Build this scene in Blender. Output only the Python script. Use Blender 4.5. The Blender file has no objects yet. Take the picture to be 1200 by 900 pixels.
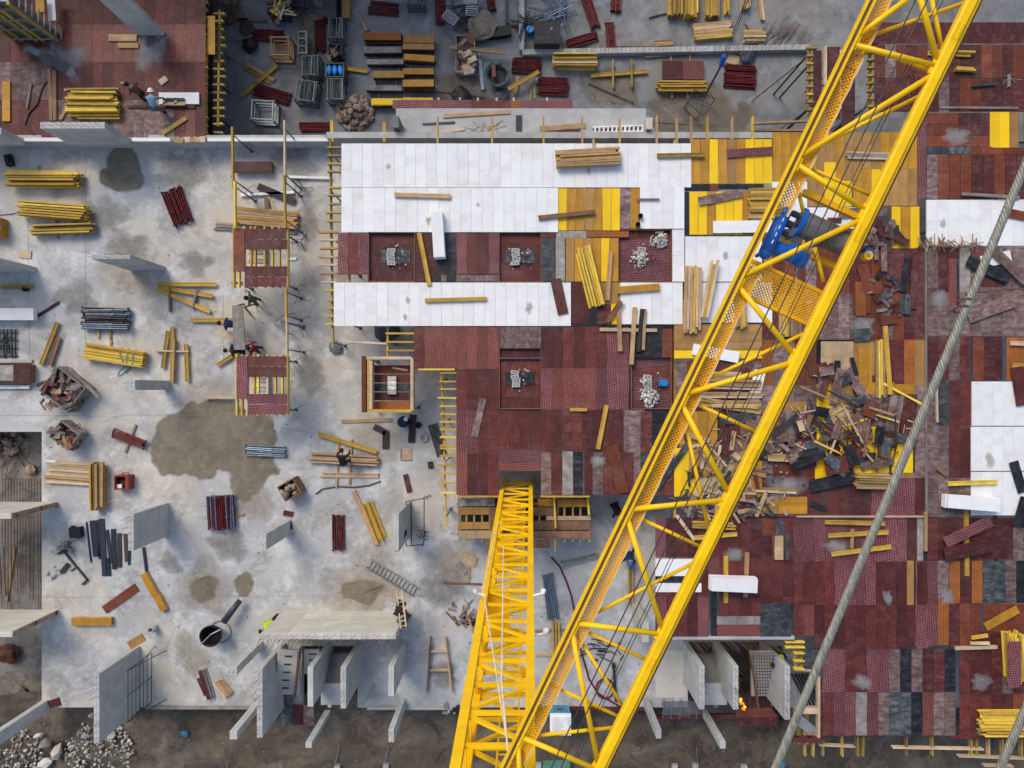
import bpy, bmesh, math, random
from mathutils import Vector, Matrix, Quaternion
random.seed(7)
SC = bpy.context.scene
COL = SC.collection
# ------------------------------------------------------------------ camera, sky, sun, exposure
F, U0, V0, CAMZ = 833.33, 608.0, 455.0, 36.1
cam = bpy.data.cameras.new('camera'); camo = bpy.data.objects.new('camera', cam); COL.objects.link(camo)
camo.location = (0, 0, CAMZ); camo.rotation_euler = (0, 0, 0)
cam.sensor_width = 36; cam.lens = F / 1200 * 36; cam.clip_end = 3000; cam.clip_start = .05
cam.shift_x = -(U0 - 600) / 1200; cam.shift_y = (V0 - 450) / 1200
SC.camera = camo
SUN_EL, SUN_AZ = math.radians(47), math.radians(-32)
w = bpy.data.worlds.new('World'); SC.world = w; w.use_nodes = True
nt = w.node_tree; sky = nt.nodes.new('ShaderNodeTexSky'); sky.sky_type = 'NISHITA'; sky.sun_disc = False
sky.sun_elevation = SUN_EL; sky.sun_rotation = SUN_AZ; sky.dust_density = 3.0; sky.air_density = 1.2
nt.links.new(sky.outputs[0], nt.nodes['Background'].inputs[0]); nt.nodes['Background'].inputs[1].default_value = .125
sl = bpy.data.lights.new('sun', 'SUN'); sl.energy = 1.35; sl.angle = math.radians(26); sl.color = (1, .89, .72)
so = bpy.data.objects.new('sun', sl); COL.objects.link(so)
sd = Vector((math.sin(SUN_AZ) * math.cos(SUN_EL), math.cos(SUN_AZ) * math.cos(SUN_EL), math.sin(SUN_EL)))
so.rotation_euler = (-sd).to_track_quat('-Z', 'Y').to_euler(); so.location = (0, 0, 60)
SC.view_settings.view_transform = 'Standard'; SC.view_settings.look = 'None'
SC.view_settings.exposure = 0.27; SC.view_settings.gamma = 1
SC.render.engine = 'CYCLES'; SC.cycles.use_denoising = True; SC.cycles.max_bounces = 5

def P(u, v, z=0.0):
    d = CAMZ - z
    return Vector(((u - U0) * d / F, -(v - V0) * d / F, z))
def px(n, z=0.0): return n * (CAMZ - z) / F
rnd = random.uniform

# ------------------------------------------------------------------ materials
MATS = {}
def mat(name, col, rough=.8, var=.2, ns=2.5, nc=.25, pat=None, col2=None, metal=0, bump=.0, world=False, emit=0, ps=1.0, grime=None, gamt=.0, rot=0, dust=None):
    m = bpy.data.materials.new(name); m.use_nodes = True; t = m.node_tree; N = t.nodes; L = t.links
    b = N['Principled BSDF']; b.inputs['Roughness'].default_value = rough; b.inputs['Metallic'].default_value = metal
    b.inputs['Specular IOR Level'].default_value = .35
    tc = N.new('ShaderNodeTexCoord'); oi = N.new('ShaderNodeObjectInfo')
    if world:
        vec = N.new('ShaderNodeNewGeometry').outputs['Position']; pvec = vec
    else:
        pvec = tc.outputs['Object']
        sc_ = N.new('ShaderNodeVectorMath'); sc_.operation = 'SCALE'; sc_.inputs[0].default_value = (31, 17, 7); L.new(oi.outputs['Random'], sc_.inputs['Scale'])
        ad = N.new('ShaderNodeVectorMath'); ad.operation = 'ADD'; L.new(pvec, ad.inputs[0]); L.new(sc_.outputs[0], ad.inputs[1]); vec = ad.outputs[0]
    c4 = tuple(col) + (1,)
    def mix(a, b_, fac, mode='MIX'):
        x = N.new('ShaderNodeMix'); x.data_type = 'RGBA'; x.blend_type = mode
        for sck, val in ((x.inputs[0], fac), (x.inputs[6], a), (x.inputs[7], b_)):
            if hasattr(val, 'is_output') or isinstance(val, bpy.types.NodeSocket): L.new(val, sck)
            else: sck.default_value = val
        return x.outputs[2]
    def noise(s, d=4, r=.6, stretch=None):
        n = N.new('ShaderNodeTexNoise'); n.inputs['Scale'].default_value = s; n.inputs['Detail'].default_value = d; n.inputs['Roughness'].default_value = r
        if stretch:
            mp = N.new('ShaderNodeMapping'); mp.inputs['Scale'].default_value = stretch; L.new(vec, mp.inputs[0]); L.new(mp.outputs[0], n.inputs['Vector'])
        else: L.new(vec, n.inputs['Vector'])
        return n.outputs[0]
    def ramp(x, a, b_, lo=0, hi=1):
        r = N.new('ShaderNodeMapRange'); r.clamp = True
        for i, q in enumerate((a, b_, lo, hi)): r.inputs[i + 1].default_value = q
        L.new(x, r.inputs[0]); return r.outputs[0]
    out = c4
    if pat:
        c2 = tuple(col2) + (1,)
        br = N.new('ShaderNodeTexBrick'); mp = N.new('ShaderNodeMapping'); L.new(pvec, mp.inputs[0]); L.new(mp.outputs[0], br.inputs['Vector'])
        br.inputs['Scale'].default_value = 1; br.inputs['Mortar Smooth'].default_value = .1; br.inputs['Bias'].default_value = 0
        if rot: mp.inputs['Rotation'].default_value = (0, 0, math.pi / 2)
        if pat == 'waffle':
            mp.inputs['Rotation'].default_value = (0, 0, math.radians(38)); br.inputs['Brick Width'].default_value = .17 * ps; br.inputs['Row Height'].default_value = .095 * ps
            br.inputs['Mortar Size'].default_value = .028 * ps; br.inputs[1].default_value = c2; br.inputs[2].default_value = tuple(x * .75 for x in col2) + (1,); br.inputs[3].default_value = c4
        elif pat == 'grid':
            br.offset = 0; br.inputs['Brick Width'].default_value = .125 * ps; br.inputs['Row Height'].default_value = .11 * ps; br.inputs['Mortar Size'].default_value = .011
            br.inputs[1].default_value = c4; br.inputs[2].default_value = tuple(x * .86 for x in col) + (1,); br.inputs[3].default_value = c2
        elif pat == 'grain':
            br.offset = .37; br.inputs['Brick Width'].default_value = 1.1 * ps; br.inputs['Row Height'].default_value = .07 * ps; br.inputs['Mortar Size'].default_value = .008
            br.inputs[1].default_value = c4; br.inputs[2].default_value = tuple(x * .82 for x in col) + (1,); br.inputs[3].default_value = c2
        elif pat == 'stripe':
            mp.inputs['Rotation'].default_value = (0, math.pi / 2, 0); br.offset = 0; br.inputs['Brick Width'].default_value = .24 * ps; br.inputs['Row Height'].default_value = 50; br.inputs['Mortar Size'].default_value = .012
            br.inputs[1].default_value = c4; br.inputs[2].default_value = tuple(x * .9 for x in col) + (1,); br.inputs[3].default_value = c2
        out = br.outputs[0]
    # wear
    if gamt:
        g = ramp(noise(ns * 1.3, 6, .7, (1, 2.2, 1)), .5 - gamt * .12, .68 - gamt * .1, 0, gamt)
        out = mix(out, tuple(grime) + (1,), g)
    if nc:
        n1 = ramp(noise(ns, 5), .3, .7, 1 - nc, 1 + nc * .8)
        cc = N.new('ShaderNodeCombineColor'); [L.new(n1, cc.inputs[i]) for i in range(3)]
        out = mix(out, cc.outputs[0], 1.0, 'MULTIPLY')
    if var and not world:
        v = ramp(oi.outputs['Random'], 0, 1, 1 - var, 1 + var)
        cc = N.new('ShaderNodeCombineColor'); [L.new(v, cc.inputs[i]) for i in range(3)]
        out = mix(out, cc.outputs[0], 1.0, 'MULTIPLY')
    if dust is None and name.endswith('_ply') and name not in ('yellow_ply', 'black_ply'): dust = (.25, .20, .17)
    if dust:
        g_ = N.new('ShaderNodeNewGeometry'); n_ = N.new('ShaderNodeTexNoise'); n_.inputs['Scale'].default_value = .33; n_.inputs['Detail'].default_value = 10; n_.inputs['Roughness'].default_value = .78; n_.inputs['Distortion'].default_value = .6; L.new(g_.outputs['Position'], n_.inputs['Vector'])
        out = mix(out, tuple(dust) + (1,), ramp(n_.outputs[0], .52, .72, 0, .26))
    if isinstance(out, tuple): b.inputs['Base Color'].default_value = out
    else: L.new(out, b.inputs['Base Color'])
    if bump:
        bp = N.new('ShaderNodeBump'); bp.inputs['Strength'].default_value = bump; bp.inputs['Distance'].default_value = .02
        L.new(noise(ns * 6, 6), bp.inputs['Height']); L.new(bp.outputs[0], b.inputs['Normal'])
    if emit:
        b.inputs['Emission Color'].default_value = c4; b.inputs['Emission Strength'].default_value = emit
    MATS[name] = m
    return m

GR = (.30, .26, .25)
mat('red_ply', (.050, .006, .006), .6, .38, 1.5, .4, 'waffle', (.235, .05, .045), ps=.85, grime=(.16, .09, .08), gamt=.3)
mat('plum_ply', (.06, .008, .013), .6, .3, 1.5, .25, 'waffle', (.44, .18, .20), ps=.85, grime=(.22, .12, .12), gamt=.2)
mat('brick_ply', (.11, .018, .016), .55, .2, 1.5, .2, 'waffle', (.38, .16, .13), ps=.85)
mat('dark_red_ply', (.095, .016, .012), .6, .3, 1.6, .35, 'grid', (.05, .01, .012), grime=(.2, .14, .14), gamt=.3)
mat('rust_ply', (.20, .043, .012), .6, .3, 1.6, .3, 'grid', (.08, .02, .015), grime=(.18, .13, .12), gamt=.25)
mat('orange_ply', (.36, .115, .02), .6, .22, 1.6, .25, 'grid', (.16, .05, .015))
mat('mauve_ply', (.16, .092, .09), .75, .35, 1.8, .4, 'grid', (.085, .045, .045), grime=(.33, .28, .27), gamt=.55)
mat('brown_worn', (.135, .06, .05), .75, .3, 2, .4, 'waffle', (.22, .15, .15), grime=(.3, .26, .26), gamt=.6)
mat('grey_worn', (.26, .235, .225), .8, .25, 2, .4, grime=(.42, .40, .39), gamt=.6)
mat('black_ply', (.012, .012, .016), .5, .4, 2, .4, grime=(.10, .11, .13), gamt=.35)
mat('slate_ply', (.035, .042, .05), .5, .4, 2, .4, grime=(.17, .19, .20), gamt=.55)
mat('tan_ply', (.42, .235, .075), .6, .18, 1.6, .2, 'grain', (.26, .13, .04), rot=1)
mat('pale_ply', (.50, .36, .20), .65, .18, 1.6, .2, 'grain', (.36, .24, .13), rot=1, grime=(.5, .45, .4), gamt=.3)
mat('amber_ply', (.52, .26, .02), .55, .15, 1.5, .2, 'grain', (.34, .15, .015), rot=1)
mat('yellow_ply', (.88, .56, .003), .5, .07, 1.2, .1, grime=(.6, .45, .12), gamt=.15)
mat('white_board', (.80, .82, .85), .7, .035, .5, .04, grime=(.52, .46, .38), gamt=.32, dust=(.62, .60, .56))
mat('foam', (.80, .82, .85), .7, .04, 1, .05, grime=(.55, .5, .44), gamt=.2)
mat('yellow_wood', (.58, .37, .06), .65, .22, 2, .2, 'grain', (.38, .21, .03))
mat('bright_yellow_wood', (.78, .56, .07), .6, .12, 2, .2, grime=(.4, .3, .15), gamt=.3)
mat('olive_wood', (.40, .28, .07), .7, .25, 2, .25, 'grain', (.24, .16, .05))
mat('lumber', (.46, .30, .16), .75, .25, 2, .25, 'grain', (.30, .19, .10))
mat('pale_lumber', (.62, .48, .33), .75, .18, 2, .2, 'grain', (.45, .34, .23))
mat('brown_lumber', (.26, .14, .08), .75, .25, 2, .3, 'grain', (.15, .08, .05))
mat('grey_lumber', (.27, .25, .23), .8, .25, 2, .3, 'grain', (.17, .155, .14))
mat('dark_lumber', (.045, .04, .042), .75, .3, 2, .3)
mat('red_steel', (.14, .014, .018), .45, .35, 4, .3, metal=.1)
mat('blue_steel', (.16, .22, .30), .4, .3, 4, .25, metal=.4)
mat('galv_steel', (.25, .28, .31), .45, .3, 4, .3, metal=.4)
mat('dull_steel', (.12, .135, .15), .55, .3, 4, .4, metal=.2)
mat('dark_steel', (.05, .055, .065), .45, .3, 4, .25, metal=.4)
mat('navy_steel', (.02, .026, .045), .5, .3, 4, .25)
mat('rebar_steel', (.15, .075, .045), .7, .25, 6, .3)
mat('crane_yellow', (.98, .60, .002), .42, .02, 1.2, .1, grime=(.42, .24, .03), gamt=.22)
mat('crane_orange', (.88, .46, .003), .45, .03, 1.5, .1)
mat('crane_shade', (.15, .075, .04), .6, .05, 3, .25)  # brown that stands for shade in the chord channel and beside the main chord
mat('blue_paint', (.008, .12, .50), .3, .05, 2, .1)
mat('drum_steel', (.17, .175, .17), .42, .05, 3, .3, metal=.4)
mat('rope_steel', (.27, .27, .235), .5, .1, 18, .35, metal=.2)
mat('rope_dark', (.05, .04, .035), .5, .1, 9, .2)
mat('white_paint', (.8, .8, .8), .5, .05)
mat('white_cord', (.75, .66, .55), .7, .05)
mat('wall_concrete', (.53, .54, .54), .85, .06, 1.2, .16, 'stripe', (.36, .37, .38), bump=.3, grime=(.36, .34, .30), gamt=.4)
mat('pale_concrete', (.60, .58, .53), .85, .06, 1.2, .12, 'stripe', (.46, .44, .40), ps=1.3, bump=.2, grime=(.42, .39, .34), gamt=.3)
mat('cement_dust', (.36, .36, .37), .9, 0, 1, .3)
mat('plain_concrete', (.40, .41, .42), .85, .06, 1.0, .2, bump=.2, grime=(.52, .52, .52), gamt=.4)
mat('dark_concrete', (.18, .185, .19), .85, .06, 1.0, .25, bump=.2)
mat('rough_end', (.36, .28, .20), .95, .15, 7, .5, bump=.6)
mat('stone', (.52, .50, .46), .9, .45, 4, .35, bump=.4)
mat('brown_stone', (.33, .26, .20), .9, .4, 4, .35, bump=.4)
mat('black_rubber', (.012, .012, .013), .5, .1)
mat('hose_red', (.16, .012, .025), .5, .1)
mat('turquoise', (.10, .38, .34), .6, .1)
mat('cyan_bag', (.015, .27, .70), .4, .1, 5, .3)
mat('red_paint', (.26, .035, .025), .5, .1, 3, .2)
mat('tarp_blue', (.05, .25, .45), .5, .1)
mat('teal', (.12, .30, .27), .6, .1)
mat('cabin_blue', (.12, .32, .45), .5, .02)
mat('plastic_sheet', (.045, .06, .075), .4, .1, 4, .4)
mat('flame', (1.0, .18, .01), .6, 0, 1, 0, emit=1.6)
mat('flame_core', (1.0, .45, .05), .6, 0, 1, 0, emit=2.2)
mat('skin', (.45, .26, .18), .6, .1, 1, 0)
for n_, c_ in dict(cloth_black=(.012, .012, .015), cloth_navy=(.012, .028, .075), cloth_green=(.10, .16, .03), cloth_red=(.28, .012, .03), cloth_blue=(.18, .32, .45),
                   cloth_grey=(.10, .10, .11), cloth_hivis=(.42, .62, .02), hair_dark=(.015, .012, .01), helmet_white=(.75, .75, .75), helmet_blue=(.03, .12, .4), cloth_brown=(.09, .06, .045)).items():
    mat(n_, c_, .8, .05, 6, .15)

def ground_mat(name, base, tint, dark, ts=.12, speck=.35, dirt=0.0, grit=None):
    m = bpy.data.materials.new(name); m.use_nodes = True; t = m.node_tree; N = t.nodes; L = t.links; b = N['Principled BSDF']
    pos = N.new('ShaderNodeNewGeometry').outputs['Position']
    def noise(s, d=6, r=.62, dist=0):
        n = N.new('ShaderNodeTexNoise'); n.inputs['Scale'].default_value = s; n.inputs['Detail'].default_value = d; n.inputs['Roughness'].default_value = r; n.inputs['Distortion'].default_value = dist
        L.new(pos, n.inputs['Vector']); return n.outputs[0]
    def mr(x, a, c, lo, hi):
        r = N.new('ShaderNodeMapRange'); r.inputs[1].default_value = a; r.inputs[2].default_value = c; r.inputs[3].default_value = lo; r.inputs[4].default_value = hi; L.new(x, r.inputs[0]); return r.outputs[0]
    def mix(a, c, f):
        x = N.new('ShaderNodeMix'); x.data_type = 'RGBA'; L.new(f, x.inputs[0])
        for s_, v_ in ((x.inputs[6], a), (x.inputs[7], c)):
            if isinstance(v_, tuple): s_.default_value = v_ + (1,)
            else: L.new(v_, s_)
        return x.outputs[2]
    c = mix(base, tint, mr(noise(ts, 6, .62, .8), .44, .58, 0, 1))
    c = mix(c, tuple(x * .74 for x in base), mr(noise(ts * 1.7, 9, .72, 1.2), .46, .60, 0, .75))
    c = mix(c, dark, mr(noise(ts * 2.9, 10, .76, .8), .50, .61, 0, .85))
    c = mix(c, tuple(min(.7, x * 1.38) for x in base), mr(noise(ts * 5.5, 10, .78), .50, .63, 0, .8))
    c = mix(c, tuple(x * 1.1 for x in tint), mr(noise(ts * 9, 8, .75), .56, .68, 0, .5))
    c = mix(c, tuple(x * .55 for x in dark), mr(noise(3.2, 9, .8, .4), .60, .72, 0, speck))
    c = mix(c, tuple(x * .45 for x in dark), mr(noise(11, 4, .7), .64, .74, 0, speck))
    if grit: c = mix(c, grit, mr(noise(6, 8, .8), .60, .68, 0, .8))
    L.new(c, b.inputs['Base Color']); L.new(mr(noise(.4), .35, .65, .55, .9), b.inputs['Roughness'])
    bp = N.new('ShaderNodeBump'); bp.inputs['Strength'].default_value = .35; bp.inputs['Distance'].default_value = .03; L.new(noise(5, 10, .75), bp.inputs['Height']); L.new(bp.outputs[0], b.inputs['Normal'])
    MATS[name] = m
ground_mat('floor_concrete', (.485, .50, .515), (.545, .50, .43), (.31, .30, .285), .13, .5)
ground_mat('shaded_concrete', (.20, .215, .235), (.23, .21, .185), (.12, .122, .13), .17, .5)  # yard concrete, darkened to carry the shade lying over it
ground_mat('pit_concrete', (.21, .20, .185), (.28, .24, .19), (.10, .085, .07), .35, .8)
ground_mat('soil', (.10, .078, .053), (.165, .138, .103), (.04, .03, .022), .3, .8, grit=(.22, .20, .17))
ground_mat('far_soil', (.13, .11, .085), (.16, .14, .11), (.08, .065, .05), .05)
ground_mat('wet_concrete', (.215, .18, .13), (.25, .215, .155), (.16, .135, .10), .45, .2)
ground_mat('mud_stain', (.19, .15, .11), (.27, .235, .19), (.12, .09, .065), .6, .5)

# ------------------------------------------------------------------ mesh helpers
class MB:
    def __init__(s): s.v = []; s.f = []; s.mi = []
    def add(s, vs, fs, mi=0):
        o = len(s.v); s.v += [Vector(x) for x in vs]; s.f += [tuple(i + o for i in f) for f in fs]; s.mi += [mi] * len(fs)
    def box(s, x0, y0, z0, x1, y1, z1, M=None, mi=0):
        vs = [Vector(p) for p in ((x0, y0, z0), (x1, y0, z0), (x1, y1, z0), (x0, y1, z0), (x0, y0, z1), (x1, y0, z1), (x1, y1, z1), (x0, y1, z1))]
        if M: vs = [M @ p for p in vs]
        s.add(vs, [(3, 2, 1, 0), (4, 5, 6, 7), (0, 1, 5, 4), (1, 2, 6, 5), (2, 3, 7, 6), (3, 0, 4, 7)], mi)
    def bar(s, A, B, w, h, mi=0, up=Vector((0, 0, 1))):
        A = Vector(A); B = Vector(B); d = (B - A).normalized()
        if abs(d.dot(up)) > .98: up = Vector((0, 1, 0))
        sd_ = d.cross(up).normalized() * w / 2; u = sd_.cross(d).normalized() * h / 2
        vs = [A - sd_ - u, A + sd_ - u, A + sd_ + u, A - sd_ + u, B - sd_ - u, B + sd_ - u, B + sd_ + u, B - sd_ + u]
        s.add(vs, [(0, 1, 2, 3), (7, 6, 5, 4), (4, 5, 1, 0), (5, 6, 2, 1), (6, 7, 3, 2), (7, 4, 0, 3)], mi)
    def tube(s, pts, r, n=8, mi=0, r2=None):
        pts = [Vector(p) for p in pts]; rings = []; prev = None
        for i, p in enumerate(pts):
            d = (pts[min(i + 1, len(pts) - 1)] - pts[max(i - 1, 0)]).normalized()
            if prev is None:
                a = d.orthogonal().normalized()
            else: a = (prev - d * prev.dot(d)).normalized()
            prev = a; b = d.cross(a); rr = r if r2 is None else r + (r2 - r) * i / (len(pts) - 1)
            rings.append([p + (a * math.cos(2 * math.pi * k / n) + b * math.sin(2 * math.pi * k / n)) * rr for k in range(n)])
        vs = [q for rg in rings for q in rg]; fs = []
        for i in range(len(rings) - 1):
            for k in range(n):
                fs.append((i * n + k, i * n + (k + 1) % n, (i + 1) * n + (k + 1) % n, (i + 1) * n + k))
        fs.append(tuple(range(n - 1, -1, -1))); fs.append(tuple((len(rings) - 1) * n + k for k in range(n)))
        s.add(vs, fs, mi)
    def prism(s, poly, z0, z1, mi=0):
        n = len(poly); vs = [(p[0], p[1], z0) for p in poly] + [(p[0], p[1], z1) for p in poly]
        fs = [tuple(range(n - 1, -1, -1)), tuple(range(n, 2 * n))] + [(i, (i + 1) % n, n + (i + 1) % n, n + i) for i in range(n)]
        s.add(vs, fs, mi)
    def lathe(s, prof, n=20, c=(0, 0, 0), mi=0):
        vs = []; fs = []
        for (r, z) in prof:
            for k in range(n): vs.append((c[0] + r * math.cos(2 * math.pi * k / n), c[1] + r * math.sin(2 * math.pi * k / n), c[2] + z))
        for i in range(len(prof) - 1):
            for k in range(n): fs.append((i * n + k, i * n + (k + 1) % n, (i + 1) * n + (k + 1) % n, (i + 1) * n + k))
        s.add(vs, fs, mi)
    def mesh(s, name, mats, smooth=False):
        me = bpy.data.meshes.new(name); me.from_pydata([tuple(x) for x in s.v], [], s.f)
        for m in ([mats] if isinstance(mats, str) else mats): me.materials.append(MATS[m])
        me.polygons.foreach_set('material_index', s.mi)
        if smooth: me.polygons.foreach_set('use_smooth', [True] * len(s.f))
        me.update(); return me
WL = {}
def put(name, me, parent=None, loc=(0, 0, 0), rot=None):
    o = bpy.data.objects.new(name, me); COL.objects.link(o); loc = Vector(loc)
    WL[o.name] = loc.copy()
    if parent is not None: o.parent = parent; o.location = loc - WL[parent.name]
    else: o.location = loc
    if rot is not None:
        o.rotation_euler = rot if not isinstance(rot, (float, int)) else (0, 0, rot)
    return o
def obj(name, mb, m, parent=None, smooth=False, kind=None, base=None):
    c = Vector(base) if base is not None else (sum(mb.v, Vector()) / len(mb.v))
    mb.v = [x - c for x in mb.v]
    o = put(name, mb.mesh(name, m, smooth), parent, c)
    if kind: o['kind'] = kind
    return o
def tag(o, label, cat, group=None):
    o['label'] = label; o['category'] = cat; o['kind'] = 'thing'
    if group: o['group'] = group
    return o
def thing(name, label, cat, loc, group=None):
    return tag(put(name, None, None, loc), label, cat, group)
CACHE = {}
def boxmesh(name, L, W, T, m):
    k = (name, round(L, 2), round(W, 3), round(T, 3), m)
    if k not in CACHE:
        b = MB(); b.box(-L / 2, -W / 2, 0, L / 2, W / 2, T); CACHE[k] = b.mesh(name, m)
    return CACHE[k]
def ibeam(L, m, flat):
    k = ('ib', round(L, 1), m, flat)
    if k not in CACHE:
        b = MB(); L = round(L, 1); h = L / 2
        if flat:
            b.box(-h, -.1, 0, h, -.06, .08); b.box(-h, .06, 0, h, .1, .08); b.box(-h, -.06, .025, h, .06, .055)
        else:
            b.box(-h, -.04, 0, h, .04, .04); b.box(-h, -.04, .16, h, .04, .2); b.box(-h, -.015, .04, h, .015, .16)
        CACHE[k] = b.mesh('beam', m)
    return CACHE[k]
def propmesh(L, m):
    k = ('pr', round(L, 1), m)
    if k not in CACHE:
        b = MB(); L = round(L, 1); h = L / 2
        b.tube([(-h, 0, .05), (h * .25, 0, .05)], .036, 7); b.tube([(h * .2, 0, .05), (h, 0, .05)], .027, 7)
        b.tube([(h * .18, 0, .05), (h * .32, 0, .05)], .048, 7); b.box(-h - .01, -.06, .0, -h, .06, .11); b.box(h, -.06, 0, h + .01, .06, .11)
        CACHE[k] = b.mesh('prop', m)
    return CACHE[k]
def ang(A, B): return math.atan2(B.y - A.y, B.x - A.x)

ITEM = dict(beam=(.125, .2), timber=(.11, .09), plank=(.22, .04), prop=(.085, .09), panel=(.5, .03))
GROUPS = dict(beam_stack='stacks of formwork beams', timber_stack='stacks of sawn timber', prop_bundle='bundles of steel props', loose_beam='loose beams lying about', loose_plank='loose planks lying about',
              plywood_sheet='loose formwork panels', concrete_wall='freestanding concrete walls', worker='workers on the site', foam_block='white foam blocks', panel_stack='stacks of formwork panels')
def bundle(name, cat, label, a, b, wpx, kind, mats, z=0, layers=2, bear=(), n=None, jit=.12, bz=.1):
    zt = z + (bz if bear else 0)
    A = P(*a, zt); B = P(*b, zt); th = ang(A, B); L = (B - A).length; W = px(wpx, zt)
    d = Vector((math.cos(th), math.sin(th), 0)); s = Vector((-d.y, d.x, 0)); C = (A + B) / 2
    root = thing(name, label, cat, (C.x, C.y, z), GROUPS.get(name))
    iw, ih = ITEM[kind]
    n = n or max(2, round(W / iw)); pitch = W / n
    mats = [mats] if isinstance(mats, str) else mats
    for ly in range(layers):
        for i in range(n):
            if ly == layers - 1 and layers > 1 and random.random() < .12: continue
            l = L * rnd(1 - jit, 1); off = (L - l) * rnd(-.5, .5)
            q = C + s * (-W / 2 + (i + .5) * pitch) + d * off; q.z = zt + ly * ih + rnd(0, .012)
            r = th + rnd(-.012, .012) * (2.0 if kind == 'prop' else 1)
            m = random.choice(mats)
            if kind == 'beam':
                fl = (ly == layers - 1 and random.random() < .35)
                put('beam', ibeam(l, m, fl), root, q, (0, 0, r))
            elif kind == 'prop':
                put('prop', propmesh(l, m), root, q, (0, 0, r + (math.pi if random.random() < .4 else 0)))
            elif kind == 'panel':
                put('panel', boxmesh('panel', round(l, 1), pitch * .97, .03, m), root, q, (0, 0, r))
            else:
                put('plank' if kind == 'plank' else 'timber', boxmesh('timber', round(l, 1), round(pitch * rnd(.78, .95), 2), ih, m), root, q, (0, 0, r))
    for (t, e0, e1) in bear:
        q0 = C + d * L * (t - .5) - s * (W / 2 + px(e0)); q1 = C + d * L * (t - .5) + s * (W / 2 + px(e1)); mid = (q0 + q1) / 2
        put('bearer', boxmesh('bearer', round((q1 - q0).length, 1), .1, bz - .004, 'lumber'), root, (mid.x, mid.y, z), th + math.pi / 2)
    return root
def loose(name, cat, label, a, b, wpx, m, z=0, t=.05, kind=None, tilt=0, group=None):
    A = P(*a, z + t); B = P(*b, z + t); C = (A + B) / 2; L = (B - A).length
    if kind == 'beam': me = ibeam(L, m, wpx > 3.6)
    elif kind == 'prop': me = propmesh(L, m)
    else: me = boxmesh(name, L, px(wpx, z + t), t, m)
    o = put(name, me, None, (C.x, C.y, z), (0, tilt, ang(A, B)))
    return tag(o, label, cat, group or GROUPS.get(name))

# ------------------------------------------------------------------ ground, slabs
b = MB(); b.add([(-900, -900, -3.2), (900, -900, -3.2), (900, 900, -3.2), (-900, 900, -3.2)], [(0, 1, 2, 3)])
obj('ground', b, 'far_soil', kind='structure')
ZL, ZD, ZU = -2.5, 2.8, 1.0          # lower yard, main formwork deck, upper-left deck
def pl(pts, z): return [P(u, v, z)[:2] for u, v in pts]
b = MB(); b.prism(pl([(-420, 168), (1560, 168), (1560, 829), (918, 829), (918, 757), (897, 757), (897, 829), (892, 829), (892, 752), (841, 752), (841, 829), (837, 829), (837, 752), (806, 752), (806, 829), (419, 829), (419, 757), (388, 757), (388, 829), (384, 829), (384, 757), (354, 757), (354, 829), (49, 829), (49, 506), (-420, 506)], 0), -.35, 0)
obj('floor_slab', b, 'floor_concrete', kind='structure')
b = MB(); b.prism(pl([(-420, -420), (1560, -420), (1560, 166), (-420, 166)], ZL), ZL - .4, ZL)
obj('yard_slab', b, 'shaded_concrete', kind='structure')
b = MB(); b.prism(pl([(-420, 495), (80, 495), (80, 840), (-420, 840)], -2.2), -2.6, -2.2)
obj('pit_floor', b, 'pit_concrete', kind='structure')
# soil bank with relief
b = MB(); nx, ny = 260, 60; x0, x1, y0, y1 = -36, 42, -28, -16.0
from mathutils import noise as mn
for j in range(ny + 1):
    for i in range(nx + 1):
        x = x0 + (x1 - x0) * i / nx; y = y0 + (y1 - y0) * j / ny
        z = -1.25 + .28 * mn.noise(Vector((x * .5, y * .6, 1))) + .12 * mn.noise(Vector((x * 2, y * 2, 4))) + .05 * mn.noise(Vector((x * 6, y * 6, 7)))
        if x < -15: z += .35 * mn.noise(Vector((x * .9, y * .9, 11)))
        b.v.append(Vector((x, y, z)))
for j in range(ny):
    for i in range(nx): b.f.append((j * (nx + 1) + i, j * (nx + 1) + i + 1, (j + 1) * (nx + 1) + i + 1, (j + 1) * (nx + 1) + i)); b.mi.append(0)
obj('soil_bank', b, 'soil', kind='structure', smooth=True)

nb = MB()  # unseen storeys added beyond the frame to cast shade over the lower yard
def nbox(u0, u1, v0, v1, z0, z1): A, B = P(u0, v1, -2.5), P(u1, v0, -2.5); nb.box(A.x, A.y, z0, B.x, B.y, z1)
for k in range(4):
    z_ = -2.5 + 3.1 * k; nbox(-560, 505, -480, -95, z_ + 2.75, z_ + 3.0)
    for u in range(-560, 505, 71): nbox(u + 2, u + 44, -470, -102, z_ + .002, z_ + 2.748)
obj('added_shade_block', nb, 'plain_concrete', kind='structure')

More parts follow.
